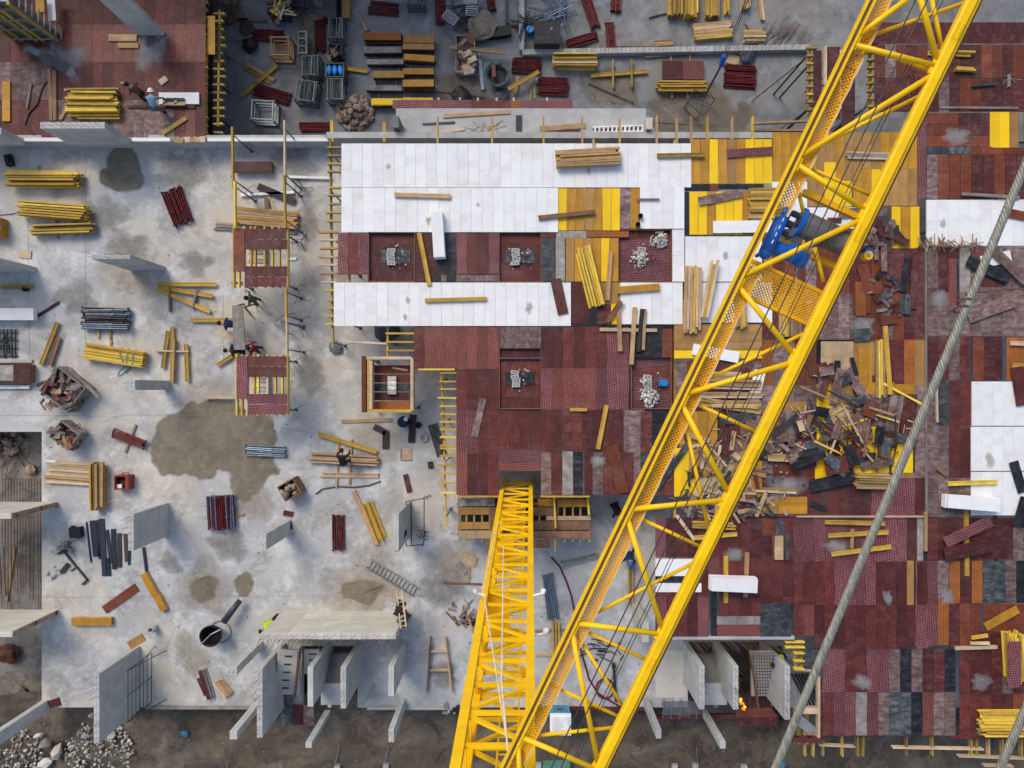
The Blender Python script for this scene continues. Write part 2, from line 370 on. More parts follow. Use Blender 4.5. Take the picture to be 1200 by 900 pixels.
def blob(name, pts, z, m, wob=.25):
    # closed outline through px points, subdivided and roughened
    w_ = [P(u, v, z) for u, v in pts]; n = len(w_); out = []
    for i in range(n):
        p0, p1, p2, p3 = w_[i - 1], w_[i], w_[(i + 1) % n], w_[(i + 2) % n]
        for k in range(8):
            t = k / 8
            q = .5 * ((2 * p1) + (p2 - p0) * t + (2 * p0 - 5 * p1 + 4 * p2 - p3) * t * t + (3 * p1 - p0 - 3 * p2 + p3) * t ** 3)
            q += Vector((mn.noise(q * 1.7), mn.noise(q * 1.7 + Vector((9, 9, 9))), 0)) * wob
            out.append((q.x, q.y, z))
    n = len(out); area = sum(out[i][0] * out[(i + 1) % n][1] - out[(i + 1) % n][0] * out[i][1] for i in range(n)); sg = 1 if area > 0 else -1
    fw = .3 + wob * .3; vs = []; fs = []
    if area < 0: out.reverse()
    for k, d in enumerate((fw * .6, -fw * .4)):
        for i in range(n):
            t = Vector(out[(i + 2) % n]) - Vector(out[i - 2]); nn = Vector((t.y, -t.x, 0)).normalized(); q = Vector(out[i]) + nn * d; vs.append((q.x, q.y, z + (0 if k else -.0015)))
    for i in range(n): fs.append((i, (i + 1) % n, n + (i + 1) % n, n + i))
    fs.append(tuple(range(n, 2 * n)))
    me = bpy.data.meshes.new(name); me.from_pydata(vs, [], fs); at = me.attributes.new('fade', 'FLOAT', 'POINT'); at.data.foreach_set('value', [0.0] * n + [1.0] * n)
    me.materials.append(stain_mat(m)); o = put(name, me); o['kind'] = 'structure'
    return o
SM = {}
def stain_mat(m):
    if m in SM: return SM[m]
    mt = MATS[m].copy(); SM[m] = mt; t = mt.node_tree; N = t.nodes; L = t.links; bs = N['Principled BSDF']
    at = N.new('ShaderNodeAttribute'); at.attribute_name = 'fade'; g = N.new('ShaderNodeNewGeometry'); no = N.new('ShaderNodeTexNoise'); no.inputs['Scale'].default_value = 2.2; no.inputs['Detail'].default_value = 9; no.inputs['Roughness'].default_value = .75; L.new(g.outputs['Position'], no.inputs['Vector'])
    ad = N.new('ShaderNodeMath'); ad.operation = 'MULTIPLY_ADD'; L.new(no.outputs[0], ad.inputs[0]); ad.inputs[1].default_value = 1.3; ad.inputs[2].default_value = -.65; a2 = N.new('ShaderNodeMath'); L.new(ad.outputs[0], a2.inputs[0]); L.new(at.outputs['Fac'], a2.inputs[1])
    r = N.new('ShaderNodeMapRange'); r.clamp = True; r.inputs[1].default_value = .25; r.inputs[2].default_value = 1.0 if m != 'wet_concrete' else .72; r.inputs[4].default_value = .85 if m == 'wet_concrete' else .62; L.new(a2.outputs[0], r.inputs[0])
    L.new(r.outputs[0], bs.inputs['Alpha'])
    return mt
blob('damp_patch', [(133, 176), (152, 176), (165, 195), (168, 210), (155, 222), (130, 220), (118, 207), (126, 190)], .004, 'wet_concrete')
blob('damp_patch', [(225, 474), (262, 472), (300, 484), (322, 503), (318, 530), (326, 552), (312, 560), (301, 582), (287, 590), (276, 578), (272, 558), (258, 545), (246, 560), (222, 556), (190, 552), (180, 525), (186, 497), (208, 485)], .004, 'wet_concrete')
blob('damp_patch', [(222, 688), (238, 675), (254, 680), (250, 700), (232, 706)], .004, 'wet_concrete', .1)
blob('damp_patch', [(278, 678), (290, 672), (296, 682), (288, 698), (278, 692)], .004, 'wet_concrete', .1)
blob('damp_patch', [(402, 684), (420, 681), (450, 684), (446, 694), (434, 708), (414, 704), (403, 699)], .004, 'wet_concrete', .15)
blob('damp_patch', [(762, 118), (795, 105), (830, 100), (850, 120), (880, 128), (872, 150), (835, 158), (790, 155), (765, 145)], ZL + .004, 'mud_stain', .6)
blob('damp_patch', [(690, 88), (735, 92), (750, 118), (735, 125), (700, 122)], ZL + .004, 'mud_stain', .6)
blob('damp_patch', [(520, 92), (560, 96), (575, 118), (545, 118), (515, 116)], ZL + .005, 'mud_stain', .5)
blob('damp_patch', [(545, 22), (575, 18), (580, 40), (560, 48), (540, 40)], ZL + .004, 'mud_stain', .5)
blob('damp_patch', [(345, 0), (375, 10), (385, 60), (365, 68), (350, 40)], ZL + .004, 'mud_stain', .5)
ground_mat('faint_stain', (.42, .37, .30), (.50, .46, .40), (.30, .26, .21), .6, .5)
ground_mat('dark_stain', (.24, .235, .23), (.29, .28, .26), (.17, .165, .16), .6, .5)
def randblob(name, u, v, r, z, m, n=9, asp=1.0):
    c = P(u, v, z); R = px(r, z) * 1.25; N_ = 36; o_ = Vector((rnd(0, 90), rnd(0, 90), 0)); vs = [(c.x, c.y, z)]; fd = [1.0]; fs = []
    for q, (t, f_) in enumerate(((.35, .95), (.7, .6), (1, 0))):
        for k in range(N_):
            a = 6.283 * k / N_; d = Vector((math.cos(a), math.sin(a), 0)); rr = R * t * (1 + .55 * mn.noise(d * 1.3 + o_) + .2 * mn.noise(d * 4 + o_)); vs.append((c.x + d.x * rr * asp, c.y + d.y * rr, z)); fd.append(f_)
    for k in range(N_):
        k2 = (k + 1) % N_; fs.append((0, 1 + k, 1 + k2))
        for q in (0, 1): fs.append((1 + q * N_ + k, 1 + (q + 1) * N_ + k, 1 + (q + 1) * N_ + k2, 1 + q * N_ + k2))
    me = bpy.data.meshes.new(name); me.from_pydata(vs, [], fs); at = me.attributes.new('fade', 'FLOAT', 'POINT'); at.data.foreach_set('value', fd); me.materials.append(stain_mat(m)); o = put(name, me); o['kind'] = 'structure'
for k, (u, v, r, a_) in enumerate(((120, 255, 26, 1.2), (215, 205, 22, 1.3), (150, 290, 20, 1.4), (360, 265, 18, .8), (365, 440, 22, .9), (230, 310, 14, 1.5), (345, 190, 22, 1.2), (270, 640, 18, 1.4), (200, 660, 12, 1), (520, 690, 24, 1.2), (90, 350, 18, 1.3), (520, 790, 16, 1.1))):
    randblob('slab_stain', u, v, r, .0022 + k * .00008, 'dark_stain', 11, a_)
for k, (u, v, r, a_) in enumerate(((150, 320, 30, 1.2), (245, 470, 30, 1.2), (440, 520, 30, 1.3), (430, 690, 40, 1.4), (240, 690, 32, 1.1), (300, 590, 20, 1.2), (225, 770, 26, .8), (530, 660, 26, 1.2), (400, 320, 16, .6))):
    randblob('slab_stain', u, v, r, .0032 + k * .00008, 'faint_stain', 11, a_)
for k, (u, v, r) in enumerate(((502, 258, 5), (478, 352, 4), (690, 200, 4), (620, 360, 7), (455, 195, 4), (730, 360, 5), (560, 240, 3), (1160, 540, 9), (1105, 262, 5), (850, 300, 5), (475, 372, 4))):
    randblob('board_stain', u, v, r, ZD + .0585, 'faint_stain', 9, .7)
for k, (u, v, r, a_) in enumerate(((700, 540, 7, 1.2), (980, 640, 9, 1.6), (1040, 700, 8, .7), (860, 650, 8, 1.3), (1100, 350, 12, .8), (1110, 700, 10, .8), (1150, 800, 10, 1.2), (1010, 380, 12, 1.2), (920, 570, 14, 1.8), (1120, 160, 10, 1.6), (1040, 560, 9, 1.4), (1010, 800, 9, 1.3))):
    randblob('cement_smear', u, v, r, ZD + .0085, 'cement_dust', 9, a_)
# cracks and joints in the slab
for pts in ([(0, 487), (90, 487), (135, 489), (150, 486), (215, 487), (258, 487)], [(32, 180), (33, 300), (35, 420)], [(195, 760), (205, 735), (230, 725), (238, 738)], [(320, 500), (400, 512)], [(100, 176), (100, 420)], [(445, 385), (445, 590), (449, 700)], [(50, 700), (300, 699), (530, 698)], [(262, 345), (262, 420)]):
    b = MB(); b.tube([P(u, v, .002) for u, v in pts], .008, 5); obj('slab_crack', b, 'dark_stain', kind='structure')
# ------------------------------------------------------------------ concrete walls
def wall(label, a, b, h=3.3, th=.25, z0=0.0, m='wall_concrete', ends='', top=False, rough='', name='concrete_wall', world=None):
    A, B = world if world else (P(*a, z0), P(*b, z0)); L = (B - A).length; t = ang(A, B); C = (A + B) / 2
    root = thing(name, label, 'wall', (C.x, C.y, z0), GROUPS.get(name)); R = Matrix.Rotation(t, 3, 'Z')
    # cast in lifts: each lift about 2.4 m long a panel of its own, joints recessed
    n = max(1, round(L / 1.25)); w_ = L / n
    for i in range(n):
        mb = MB(); mb.box(-w_ / 2 + .004, -th / 2, 0, w_ / 2 - .004, th / 2, h + rnd(-.01, .01))
        if h > 2:
            for zz in (.5, 1.5, 2.5):
                for xx in (-.28, .28):
                    for sy in (-1, 1):
                        y_ = sy * (th / 2 + .002); c8 = [(xx * w_ + .03 * math.cos(k * 1.047), y_, zz + .03 * math.sin(k * 1.047)) for k in range(6)]; mb.add(c8, [tuple(range(6)) if sy < 0 else tuple(range(5, -1, -1))], 1)
        put('wall_panel', mb.mesh('wall_panel', [m, 'dark_concrete']), root, C + R @ Vector((-L / 2 + (i + .5) * w_, rnd(-.003, .003), 0)), t)
    for e in rough:
        s_ = -1 if e == 'a' else 1
        mb = MB(); mb.box(-.03, -th / 2 + .01, .05, .03, th / 2 - .01, h - .01)
        for k in range(14):
            zz = rnd(.1, h - .15); mb.box(-.05, -th / 2 + .03, zz, .05, th / 2 - .03, zz + rnd(.04, .12))
        put('rough_edge', mb.mesh('rough_edge', 'rough_end'), root, C + R @ Vector((s_ * (L / 2 + .02), 0, 0)), t)
    rb = MB()
    for e in ends:
        s_ = -1 if e == 'a' else 1
        k = .12
        while k < h:
            for sy in (-.33, .33):
                p = Vector((s_ * L / 2, th * sy, k)); q = p + Vector((s_ * rnd(.35, .6), rnd(-.03, .03), rnd(-.06, .03))); rb.tube([R @ p + C, R @ q + C], .008, 4)
            k += rnd(.16, .34)
    if top:
        k = -L / 2 + .1
        while k < L / 2:
            for sy in (-.33, .33):
                p = Vector((k, th * sy, h - .02)); q = p + Vector((rnd(-.1, .1), rnd(-.08, .08), rnd(.3, .8))); rb.tube([R @ p + C, R @ q + C], .008, 4)
            k += rnd(.14, .4)
    if rb.v: obj('starter_bars', rb, 'rebar_steel', root, kind='stuff')
    return root
W = wall
W('pale wall end beside the sunken pit, next to stacked pale planks', (-60, 591), (67, 591), 3.3, m='pale_concrete', rough='b')
W('pale wall end crossing the lower end of the sunken pit', (-60, 717), (68, 717), 3.3, m='pale_concrete', rough='b')
W('thin pier at the slab corner nearest the rubble heap', (53, 820), (53, 834), 3.4, .3)
wfr = W('tall grooved wall standing at the slab edge above the rubble heap', (161, 757), (161, 831), 3.5, ends='', top=True, rough='')
W('short grooved wall beside the black steel strips', (195, 589), (195, 628), 3.3, top=True, rough='')
W('slim pier beside the red offcut, rods sprouting from its head', (337, 609), (337, 626), 3.5, .32, top=True)
W('slim pier lying-shadowed between the puddle and the debris crate', (196, 446), (196, 457), 3.3, .3, top=True)
W('lone thin wall with rusty bars below the yellow beam stacks', (153, 315), (194, 315), 3.3, .2, top=True)
W('bluish wall end beside the small square board', (-40, 316), (43, 316), 3.3)
W('broad pale back wall of the stair shell with bars along its head', (333, 719), (477, 719), 3.3, .28, m='pale_concrete', top=True)
W('longest side wall of the stair shell beside the stepped ramp', (332, 753), (332, 827), 3.3, top=True)
W('middle wall between the stepped ramp and the landing', (386, 752), (386, 794), 3.3, top=False)
W('wall on the far side of the stair landing', (421, 752), (421, 796), 3.3, top=True)
W('outer wall of the stair shell under the ladder', (472, 751), (472, 783), 3.3, rough='b')
W('short pier west of the stair shell', (304, 751), (304, 760), 3.3, .34, top=True)
W('short pier in the soil below the stair shell corner', (304, 820), (304, 829), 3.3, .34)
W('slender pier in the soil below the stair landing', (384, 832), (384, 838), 3.3, .28)
W('slender pier in the soil below the outer stair wall', (472, 818), (472, 832), 3.3, .25, top=True)
W('nearest wall of the stair core beside the open grey bay', (803, 751), (803, 797), 3.3, top=True)
W('middle wall of the stair core beside the flame', (839, 751), (839, 797), 3.3, top=True)
W('outer wall of the stair core where a worker leans over', (894, 751), (894, 808), 3.3, top=True)
W('slim pier in the soil below the open grey bay', (757, 818), (757, 828), 3.3, .24)
W('slim pier in the soil below the flame', (826, 832), (826, 840), 3.2, .24)
W('pale wall stub beside the deck edge under the jib', (744, 706), (744, 728), 3.0, .3, m='pale_concrete')
W('wall with a brown bulkhead where a worker climbs', (478, 588), (478, 627), 3.5, .24, ends='', rough='b')
# north retaining wall and walls of the upper-left deck
NW = wall('long retaining wall between the slab and the lower yard', (-420, 170), (388, 170), 1.0, .3, 0, 'wall_concrete')
wall('retaining wall running on behind the white deck', (390, 168), (945, 168), 1.2, .3, 0, 'plain_concrete')
wall('grey wall rising from the red deck', (161, 39), (193, 39), 3.3, .2, ZU, 'wall_concrete')
wall('grey wall rising from the edge of the red deck', (82, 166), (153, 166), 2.2, .3, ZU, 'wall_concrete', top=True)
wall('grey wall end at the corner of the red deck', (-60, 167), (29, 167), 1.6, .3, ZU, 'wall_concrete')

# capping strip of white insulation on the retaining wall
for x0_, x1_, lb in ((28, 80, 'short white capping strip on the retaining wall'), (155, 200, 'white capping strip by the timber offcuts on the wall'), (243, 385, 'longest white capping strip on the retaining wall')):
    loose('capping_strip', 'strip', lb, (x0_, 163.5), (x1_, 163.5), 4, 'foam', 1.005, .05)

# ------------------------------------------------------------------ formwork decks
OCC = []
def fill(deck, rect, dirn, mix, z, pw=.5, plen=2.0, t=.03, skip=True, sticky=.55, name='panel', off=0.0):
    """lay panels over a rectangle given in photo pixels at height z; cells already taken are left out"""
    u0, v0, u1, v1 = rect; A = P(u0, v1, z); B = P(u1, v0, z); W_, H_ = B.x - A.x, B.y - A.y
    if dirn == 'H': W_, H_ = H_, W_
    nc = max(1, round(W_ / pw)); nr = max(1, round(H_ / plen)); cw, ch = W_ / nc, H_ / nr
    names = [k for k, _ in mix]; wts = [q for _, q in mix]
    for r in range(nr):
        prev = None
        for c in range(nc):
            a = (c + .5) * cw; l0, l1 = H_ - (r + 1) * ch, H_ - r * ch
            spans = [(l0, l1)]
            if skip:
                for o in OCC:
                    if dirn == 'V': inside, p, q = o[0] < A.x + a < o[1], o[2] - A.y, o[3] - A.y
                    else: inside, p, q = o[2] < A.y + a < o[3], o[0] - A.x, o[1] - A.x
                    if inside: spans = [x for s0, s1 in spans for x in ((s0, min(s1, p)), (max(s0, q), s1)) if x[1] - x[0] > .1]
            if not spans: continue
            m = prev if prev and random.random() < sticky else random.choices(names, wts)[0]; prev = m
            for s0, s1 in spans:
                b_ = (s0 + s1) / 2
                x, y = (A.x + a, A.y + b_) if dirn == 'V' else (A.x + b_, A.y + a)
                put(name, boxmesh(name, cw - .008, s1 - s0 - .008, t, m), deck, (x, y, z + rnd(-.006, .006) - t), 0 if dirn == 'V' else math.pi / 2)
def occ(rect, z=ZD):
    A = P(rect[0], rect[3], z); B = P(rect[2], rect[1], z); OCC.append((A.x, B.x, A.y, B.y))
def deckthing(name, label, cat, rect, z, group='formwork decks'):
    C = (P(rect[0], rect[1], z) + P(rect[2], rect[3], z)) / 2
    return thing(name, label, cat, (C.x, C.y, 0 if z > 2 else z), group)
def joists(deck, us, v0, v1, z, m=('yellow_wood',), vert=True):
    for u in us:
        a, b_ = ((u, v0 + rnd(-1.5, 1.5)), (u + rnd(-.6, .6), v1)) if vert else ((v0 + rnd(-2, 2), u), (v1, u + rnd(-.5, .5)))
        A, B = P(*a, z - .24), P(*b_, z - .24); C = (A + B) / 2
        put('joist', ibeam((B - A).length, random.choice(m), False), deck, C, ang(A, B))
def stringer(deck, a, b_, z, m='yellow_wood', name='stringer'):
    A, B = P(*a, z), P(*b_, z); C = (A + B) / 2; put(name, ibeam((B - A).length, m, False), deck, C, ang(A, B))
def deck_prop(root, u, v, z, tripod=True, m='dull_steel'):
    p = P(u, v, z); mb = MB(); mb.tube([(p.x, p.y, 0), (p.x, p.y, z * .55)], .04, 6); mb.tube([(p.x, p.y, z * .5), (p.x, p.y, z)], .03, 6)
    mb.box(p.x - .08, p.y - .08, 0, p.x + .08, p.y + .08, .012); obj('prop', mb, m, root, base=(p.x, p.y, 0))
    if tripod:
        mb = MB(); a0 = rnd(0, 2)
        for k in range(3):
            a = a0 + k * 2.1; mb.tube([(p.x + .05 * math.cos(a), p.y + .05 * math.sin(a), .6), (p.x + .45 * math.cos(a), p.y + .45 * math.sin(a), .03)], .015, 5)
        obj('tripod', mb, 'galv_steel', root, base=(p.x, p.y, 0))

RED = [('red_ply', 6), ('plum_ply', 2.4), ('brick_ply', 2), ('dark_red_ply', 1.5), ('mauve_ply', .4)]
DARK = [('dark_red_ply', 4), ('red_ply', 2), ('mauve_ply', 2.4), ('brown_worn', 2), ('grey_worn', .6), ('slate_ply', 1), ('black_ply', .8), ('rust_ply', .7)]
WORN = [('mauve_ply', 3), ('brown_worn', 4), ('dark_red_ply', 4), ('grey_worn', .5), ('rust_ply', 3.4), ('tan_ply', .7), ('slate_ply', .2), ('red_ply', 2), ('orange_ply', .6)]
RUST = [('rust_ply', 4), ('dark_red_ply', 4), ('mauve_ply', 1), ('brown_worn', .6), ('orange_ply', .7)]
AMB = [('amber_ply', 5), ('tan_ply', 4), ('yellow_ply', 2.2), ('orange_ply', .5)]

# ---- upper-left red deck
d0 = deckthing('formwork_deck', 'worn red formwork deck above the lower yard, carrying a yellow beam stack', 'formwork deck', (0, 0, 241, 160), ZU)
fill(d0, (-60, -60, 241, 161), 'V', [('red_ply', 6), ('brick_ply', 1), ('brown_worn', 1), ('dark_red_ply', .8)], ZU, sticky=.8)
mb = MB(); A = P(-60, 160, ZU); B = P(240, -60, ZU); mb.box(A.x, A.y, ZU - .24, B.x - .1, B.y, ZU - .06); obj('deck_frame', mb, 'brown_lumber', d0)
joists(d0, [4 + 9.6 * i for i in range(17)], 238, 244.5, ZU, ('yellow_wood', 'olive_wood'), vert=False)
stringer(d0, (243, 46), (242, 163), ZU - .46)
# splashed cement on the red deck
blob('cement_splash', [(40, 58), (62, 52), (85, 58), (88, 82), (72, 78), (48, 72)], ZU + .008, 'cement_dust', .9)
blob('cement_splash', [(158, 56), (175, 44), (196, 46), (192, 74), (165, 76)], ZU + .009, 'cement_dust', .9)

# ---- openings and special rectangles first
PITS = [((432, 272, 486, 330), 'square recess with a rusty floor between the two white strips'), ((585, 272, 634, 330), 'square recess with red floor beside the black panels'), ((725, 269, 787, 330), 'recess holding two heaps of broken concrete'),
        ((585, 408, 634, 479), 'recess with a block stub and black floor strips inside the red deck'), ((740, 418, 787, 479), 'recess with concrete rubble and a blue box')]
for r, _ in PITS: occ(r)
HOLES = [(585, 552, 636, 582), (800, 748, 930, 870), (930, 745, 958, 870), (485, 432, 536, 582), (755, 581, 768, 748)]
for h_ in HOLES: occ(h_)
white = deckthing('insulation_field', 'white insulation boards laid across the north side of the deck', 'insulation', (400, 168, 810, 272), ZD, 'fields of white insulation boards')
def wfill(th_, rect, dirn='V', pl_=2.0):
    fill(th_, rect, dirn, [('white_board', 1)], ZD + .05, pw=.5, plen=pl_, t=.08, skip=False, name='insulation_board'); occ(rect)
wfill(white, (400, 168, 810, 219.6)); wfill(white, (400, 220, 654, 272)); wfill(white, (750, 219, 802, 268)); wfill(white, (788, 269, 802, 330), pl_=1.3)
w2 = deckthing('insulation_field', 'lower strip of white insulation boards beside the red recesses', 'insulation', (391, 330, 669, 382), ZD, 'fields of white insulation boards')
wfill(w2, (391, 331, 669, 382)); wfill(w2, (727, 331, 800, 380))
w3 = deckthing('insulation_field', 'white insulation boards under the tall stack of timber beside the crane jib', 'insulation', (802, 275, 870, 385), ZD, 'fields of white insulation boards')
wfill(w3, (803, 277, 893, 330)); wfill(w3, (803, 331, 905, 378)); wfill(w3, (905, 213, 946, 246), pl_=1.3); wfill(w3, (880, 243, 1005, 268), 'V', 1.0)
w4 = deckthing('insulation_field', 'white insulation boards under the steel rope beside the rust panels', 'insulation', (1086, 234, 1200, 288), ZD, 'fields of white insulation boards')
wfill(w4, (1086, 234, 1250, 288))
w5 = deckthing('insulation_field', 'white insulation boards beside the narrow strip of red patterned panels', 'insulation', (1138, 447, 1200, 605), ZD, 'fields of white insulation boards')
wfill(w5, (1139, 447, 1250, 499)); wfill(w5, (1138, 500, 1250, 552)); wfill(w5, (1138, 553, 1250, 604))

dA = deckthing('formwork_deck', 'amber and yellow deck panels beside the white field', 'formwork deck', (655, 162, 1080, 290), ZD)
def sp(deck, rect, dirn, m, pw=.5, plen=2.0, dz=0):
    fill(deck, rect, dirn, [(m, 1)] if isinstance(m, str) else m, ZD + dz, pw, plen, skip=False); occ(rect)
for i, m in enumerate(('yellow_ply', 'amber_ply', 'amber_ply', 'tan_ply', 'amber_ply', 'yellow_ply', 'yellow_ply')):
    sp(dA, (654 + i * 10.4, 218, 664 + i * 10.4, 270), 'V', m, .42, 2.2)
sp(dA, (727, 218, 739, 268), 'V', 'mauve_ply'); sp(dA, (739, 218, 749.6, 268), 'V', 'amber_ply', .42)
sp(dA, (652, 270.5, 687, 279), 'H', 'grey_worn', .36, 1.4); sp(dA, (687, 270.5, 737, 278), 'H', 'orange_ply', .33, 2)
for i, m in enumerate(('tan_ply', 'amber_ply', 'tan_ply', 'amber_ply', 'yellow_ply', 'amber_ply')):
    sp(dA, (663 + i * 10.3, 279, 673 + i * 10.3, 330), 'V', m, .42, 2.1)
sp(dA, (669.5, 331, 690, 379), 'V', 'red_ply', .5); sp(dA, (690, 331, 726, 356), 'V', 'tan_ply', .42, 1); sp(dA, (700, 356, 716, 380), 'V', 'dark_red_ply', .5, 1); sp(dA, (716, 331, 726.5, 380), 'V', 'yellow_ply', .42)
sp(dA, (651, 279, 662, 330), 'V', 'grey_worn'); sp(dA, (634.5, 279, 650, 330), 'V', 'slate_ply', .55)
for i, m in enumerate(('amber_ply', 'amber_ply', 'yellow_ply', 'amber_ply', 'tan_ply', 'amber_ply', 'yellow_ply', 'yellow_ply', 'yellow_ply')):
    sp(dA, (810.5 + i * 10.5, 163, 820.6 + i * 10.5, 215), 'V', m, .42, 2.1)
sp(dA, (905.5, 155, 1000, 212), 'V', [('amber_ply', 5), ('tan_ply', 4), ('yellow_ply', 1)], .42, 2.1); sp(dA, (946, 190, 966, 242), 'V', 'tan_ply', .42); sp(dA, (966, 190, 998, 242), 'V', 'yellow_ply', .45)
sp(dA, (1000, 155, 1075, 241), 'V', [('amber_ply', 4), ('tan_ply', 2), ('yellow_ply', 2)], .42, 2.0)
for i, m in enumerate(('yellow_ply', 'amber_ply', 'yellow_ply')): sp(dA, (1045 + i * 11, 242, 1055.6 + i * 11, 291), 'V', m, .42)
sp(dA, (788, 215.5, 832, 224), 'H', 'black_ply', .33, 1.8); sp(dA, (832, 215.5, 842, 224), 'H', 'rust_ply', .33, .5); sp(dA, (842, 215.5, 895, 222), 'H', 'black_ply', .28, 1.1); sp(dA, (801, 224.5, 807.5, 275), 'V', 'black_ply', .26)
for i, m in enumerate(('yellow_ply', 'yellow_ply', 'amber_ply', 'yellow_ply', 'yellow_ply', 'yellow_ply', 'amber_ply')): sp(dA, (808 + i * 10.4, 224.5, 818 + i * 10.4, 275), 'V', m, .42)
sp(dA, (790, 380, 893, 410), 'H', 'tan_ply', .42, 4.1); sp(dA, (790, 410.5, 893, 420), 'H', 'yellow_ply', .38, 2.1)
sp(dA, (796, 482, 841, 560), 'V', AMB, .42, 2); sp(dA, (790, 525, 808, 582), 'V', 'yellow_ply', .42); sp(dA, (820, 540, 860, 583), 'V', [('pale_ply', 3), ('tan_ply', 2)], .5, 1.8)
sp(dA, (893, 582, 946, 602), 'H', 'amber_ply', .4, 2.2); sp(dA, (962, 400, 1000, 475), 'V', [('tan_ply', 2), ('pale_ply', 2)], .5, 1.6); sp(dA, (957, 450, 973, 548), 'V', 'yellow_ply', .45, 2)
sp(dA, (1045, 520, 1070, 554), 'V', 'yellow_ply', .45, 1.4); sp(dA, (1000, 545, 1042, 556), 'H', 'yellow_ply', .42, .9); sp(dA, (1048, 450, 1072, 462), 'H', 'amber_ply', .4, 1)

for r_, d_, m_ in (((1000, 400, 1025, 440), 'V', 'tan_ply'), ((1012, 408, 1022, 462), 'V', 'amber_ply'), ((1022, 448, 1048, 462), 'H', 'amber_ply'), ((905, 470, 950, 482), 'H', 'tan_ply'), ((893, 500, 918, 530), 'V', 'pale_ply'), ((955, 548, 975, 570), 'V', 'yellow_ply'), ((860, 540, 880, 583), 'V', 'tan_ply'), ((972, 475, 1000, 500), 'H', 'pale_ply'), ((1000, 462, 1012, 520), 'V', 'rust_ply'), ((1030, 520, 1045, 545), 'V', 'amber_ply'), ((985, 500, 998, 545), 'V', 'yellow_ply'), ((1015, 500, 1028, 545), 'V', 'yellow_ply'), ((880, 540, 893, 583), 'V', 'amber_ply'), ((808, 545, 820, 583), 'V', 'yellow_ply'), ((895, 300, 905, 345), 'V', 'tan_ply'), ((905, 300, 920, 345), 'V', 'rust_ply'), ((1052, 462, 1075, 515), 'V', 'dark_red_ply')):
    sp(dA, r_, d_, m_, .46, 2)

# ---- centre red deck
dC = deckthing('formwork_deck', 'deep red patterned deck around the crane mast, below the white strips', 'formwork deck', (485, 382, 805, 581), ZD)
for k, m in enumerate(('plum_ply', 'red_ply', 'plum_ply')): sp(dC, (396 + k * 12.2, 273, 408 + k * 12.2, 322), 'V', m)
for r_ in ((487, 273, 500, 330), (500, 273, 511, 330)): sp(dC, r_, 'V', 'dark_red_ply')
sp(dC, (511, 273, 535, 330), 'V', 'black_ply', .5, 1.1); sp(dC, (535, 273, 547, 321), 'V', 'plum_ply'); sp(dC, (547, 273, 573, 321), 'V', 'red_ply'); sp(dC, (573, 273, 585, 321), 'V', 'plum_ply'); sp(dC, (517, 322, 585, 330), 'H', 'brown_worn', .33, 2.7)
sp(dC, (634.5, 271, 651, 279), 'H', 'red_ply', .3, .66); sp(dC, (740, 382, 776, 419), 'V', 'black_ply', .5, 1.5); sp(dC, (776, 385, 788, 419), 'V', 'rust_ply', .5, 1.4)
sp(dC, (585, 527, 634, 541), 'H', 'plum_ply', .5, 2); sp(dC, (585, 541.5, 634, 552), 'H', 'brick_ply', .42, 2); sp(dC, (585, 382, 634, 408), 'H', [('brown_worn', 1), ('red_ply', 1)], .5, 2)
sp(dC, (672, 529, 685, 580), 'V', 'mauve_ply'); sp(dC, (659, 529, 671.5, 580), 'V', 'grey_worn'); sp(dC, (647, 529, 659, 580), 'V', 'red_ply')
sp(dC, (671.5, 529, 683, 580), 'V', 'black_ply', dz=.035)
fill(dC, (485, 383, 634, 580), 'V', [('red_ply', 6), ('plum_ply', 2.2), ('brick_ply', 1.4)], ZD)
fill(dC, (634, 383, 737, 480), 'V', [('red_ply', 5), ('plum_ply', 3), ('brick_ply', 1)], ZD)
fill(dC, (634, 480, 755, 580), 'V', [('red_ply', 4), ('dark_red_ply', 4), ('brown_worn', 1.6), ('mauve_ply', .6)], ZD, sticky=.35)
fill(dC, (737, 383, 805, 580), 'V', DARK, ZD, sticky=.3)
joists(dC, [437, 447, 456, 466, 476, 485, 494, 503, 512, 522, 525, 534, 545, 555, 566, 577], 515, 538, ZD, ('yellow_wood', 'bright_yellow_wood', 'tan_wood' if False else 'yellow_wood'), vert=False)
stringer(dC, (517, 432), (521, 500), ZD - .46); stringer(dC, (520, 496), (523, 618), ZD - .46, 'yellow_wood'); stringer(dC, (491, 433), (533, 433), ZD - .1, 'bright_yellow_wood')
stringer(dC, (537, 581), (590, 581), ZD - .24, 'yellow_wood'); stringer(dC, (634, 581), (690, 581), ZD - .24, 'yellow_wood')
joists(dC, [174, 183.5, 193, 202, 221, 230, 240, 250, 260], 385, 402, ZD, ('yellow_wood', 'olive_wood'), vert=False)
joists(dC, [273, 282, 292, 302, 311, 321, 331], 376, 396, ZD, ('yellow_wood', 'lumber', 'pale_lumber'), vert=False)
joists(dC, [341, 352, 362, 371, 380], 383, 392, ZD, ('yellow_wood',), vert=False)
stringer(dC, (388, 163), (389, 270), ZD - .46, 'olive_wood'); stringer(dC, (389, 272), (391, 408), ZD - .46, 'olive_wood')
joists(dC, [513, 577, 637, 682, 726, 769, 792, 809, 828, 857, 881], 138, 170, ZD, ('yellow_wood', 'lumber'), vert=True)
stringer(dC, (883, 146), (948, 143), ZD, 'lumber'); stringer(dC, (883, 154), (945, 154), ZD - .3, 'lumber')
for u, v in ((518, 445), (521, 495), (523, 540), (523, 606), (389, 180), (389, 225), (390, 280), (391, 350), (391, 402), (545, 575), (690, 575), (760, 575), (560, 470), (640, 470), (700, 520)): deck_prop(dC, u, v, ZD - .48)

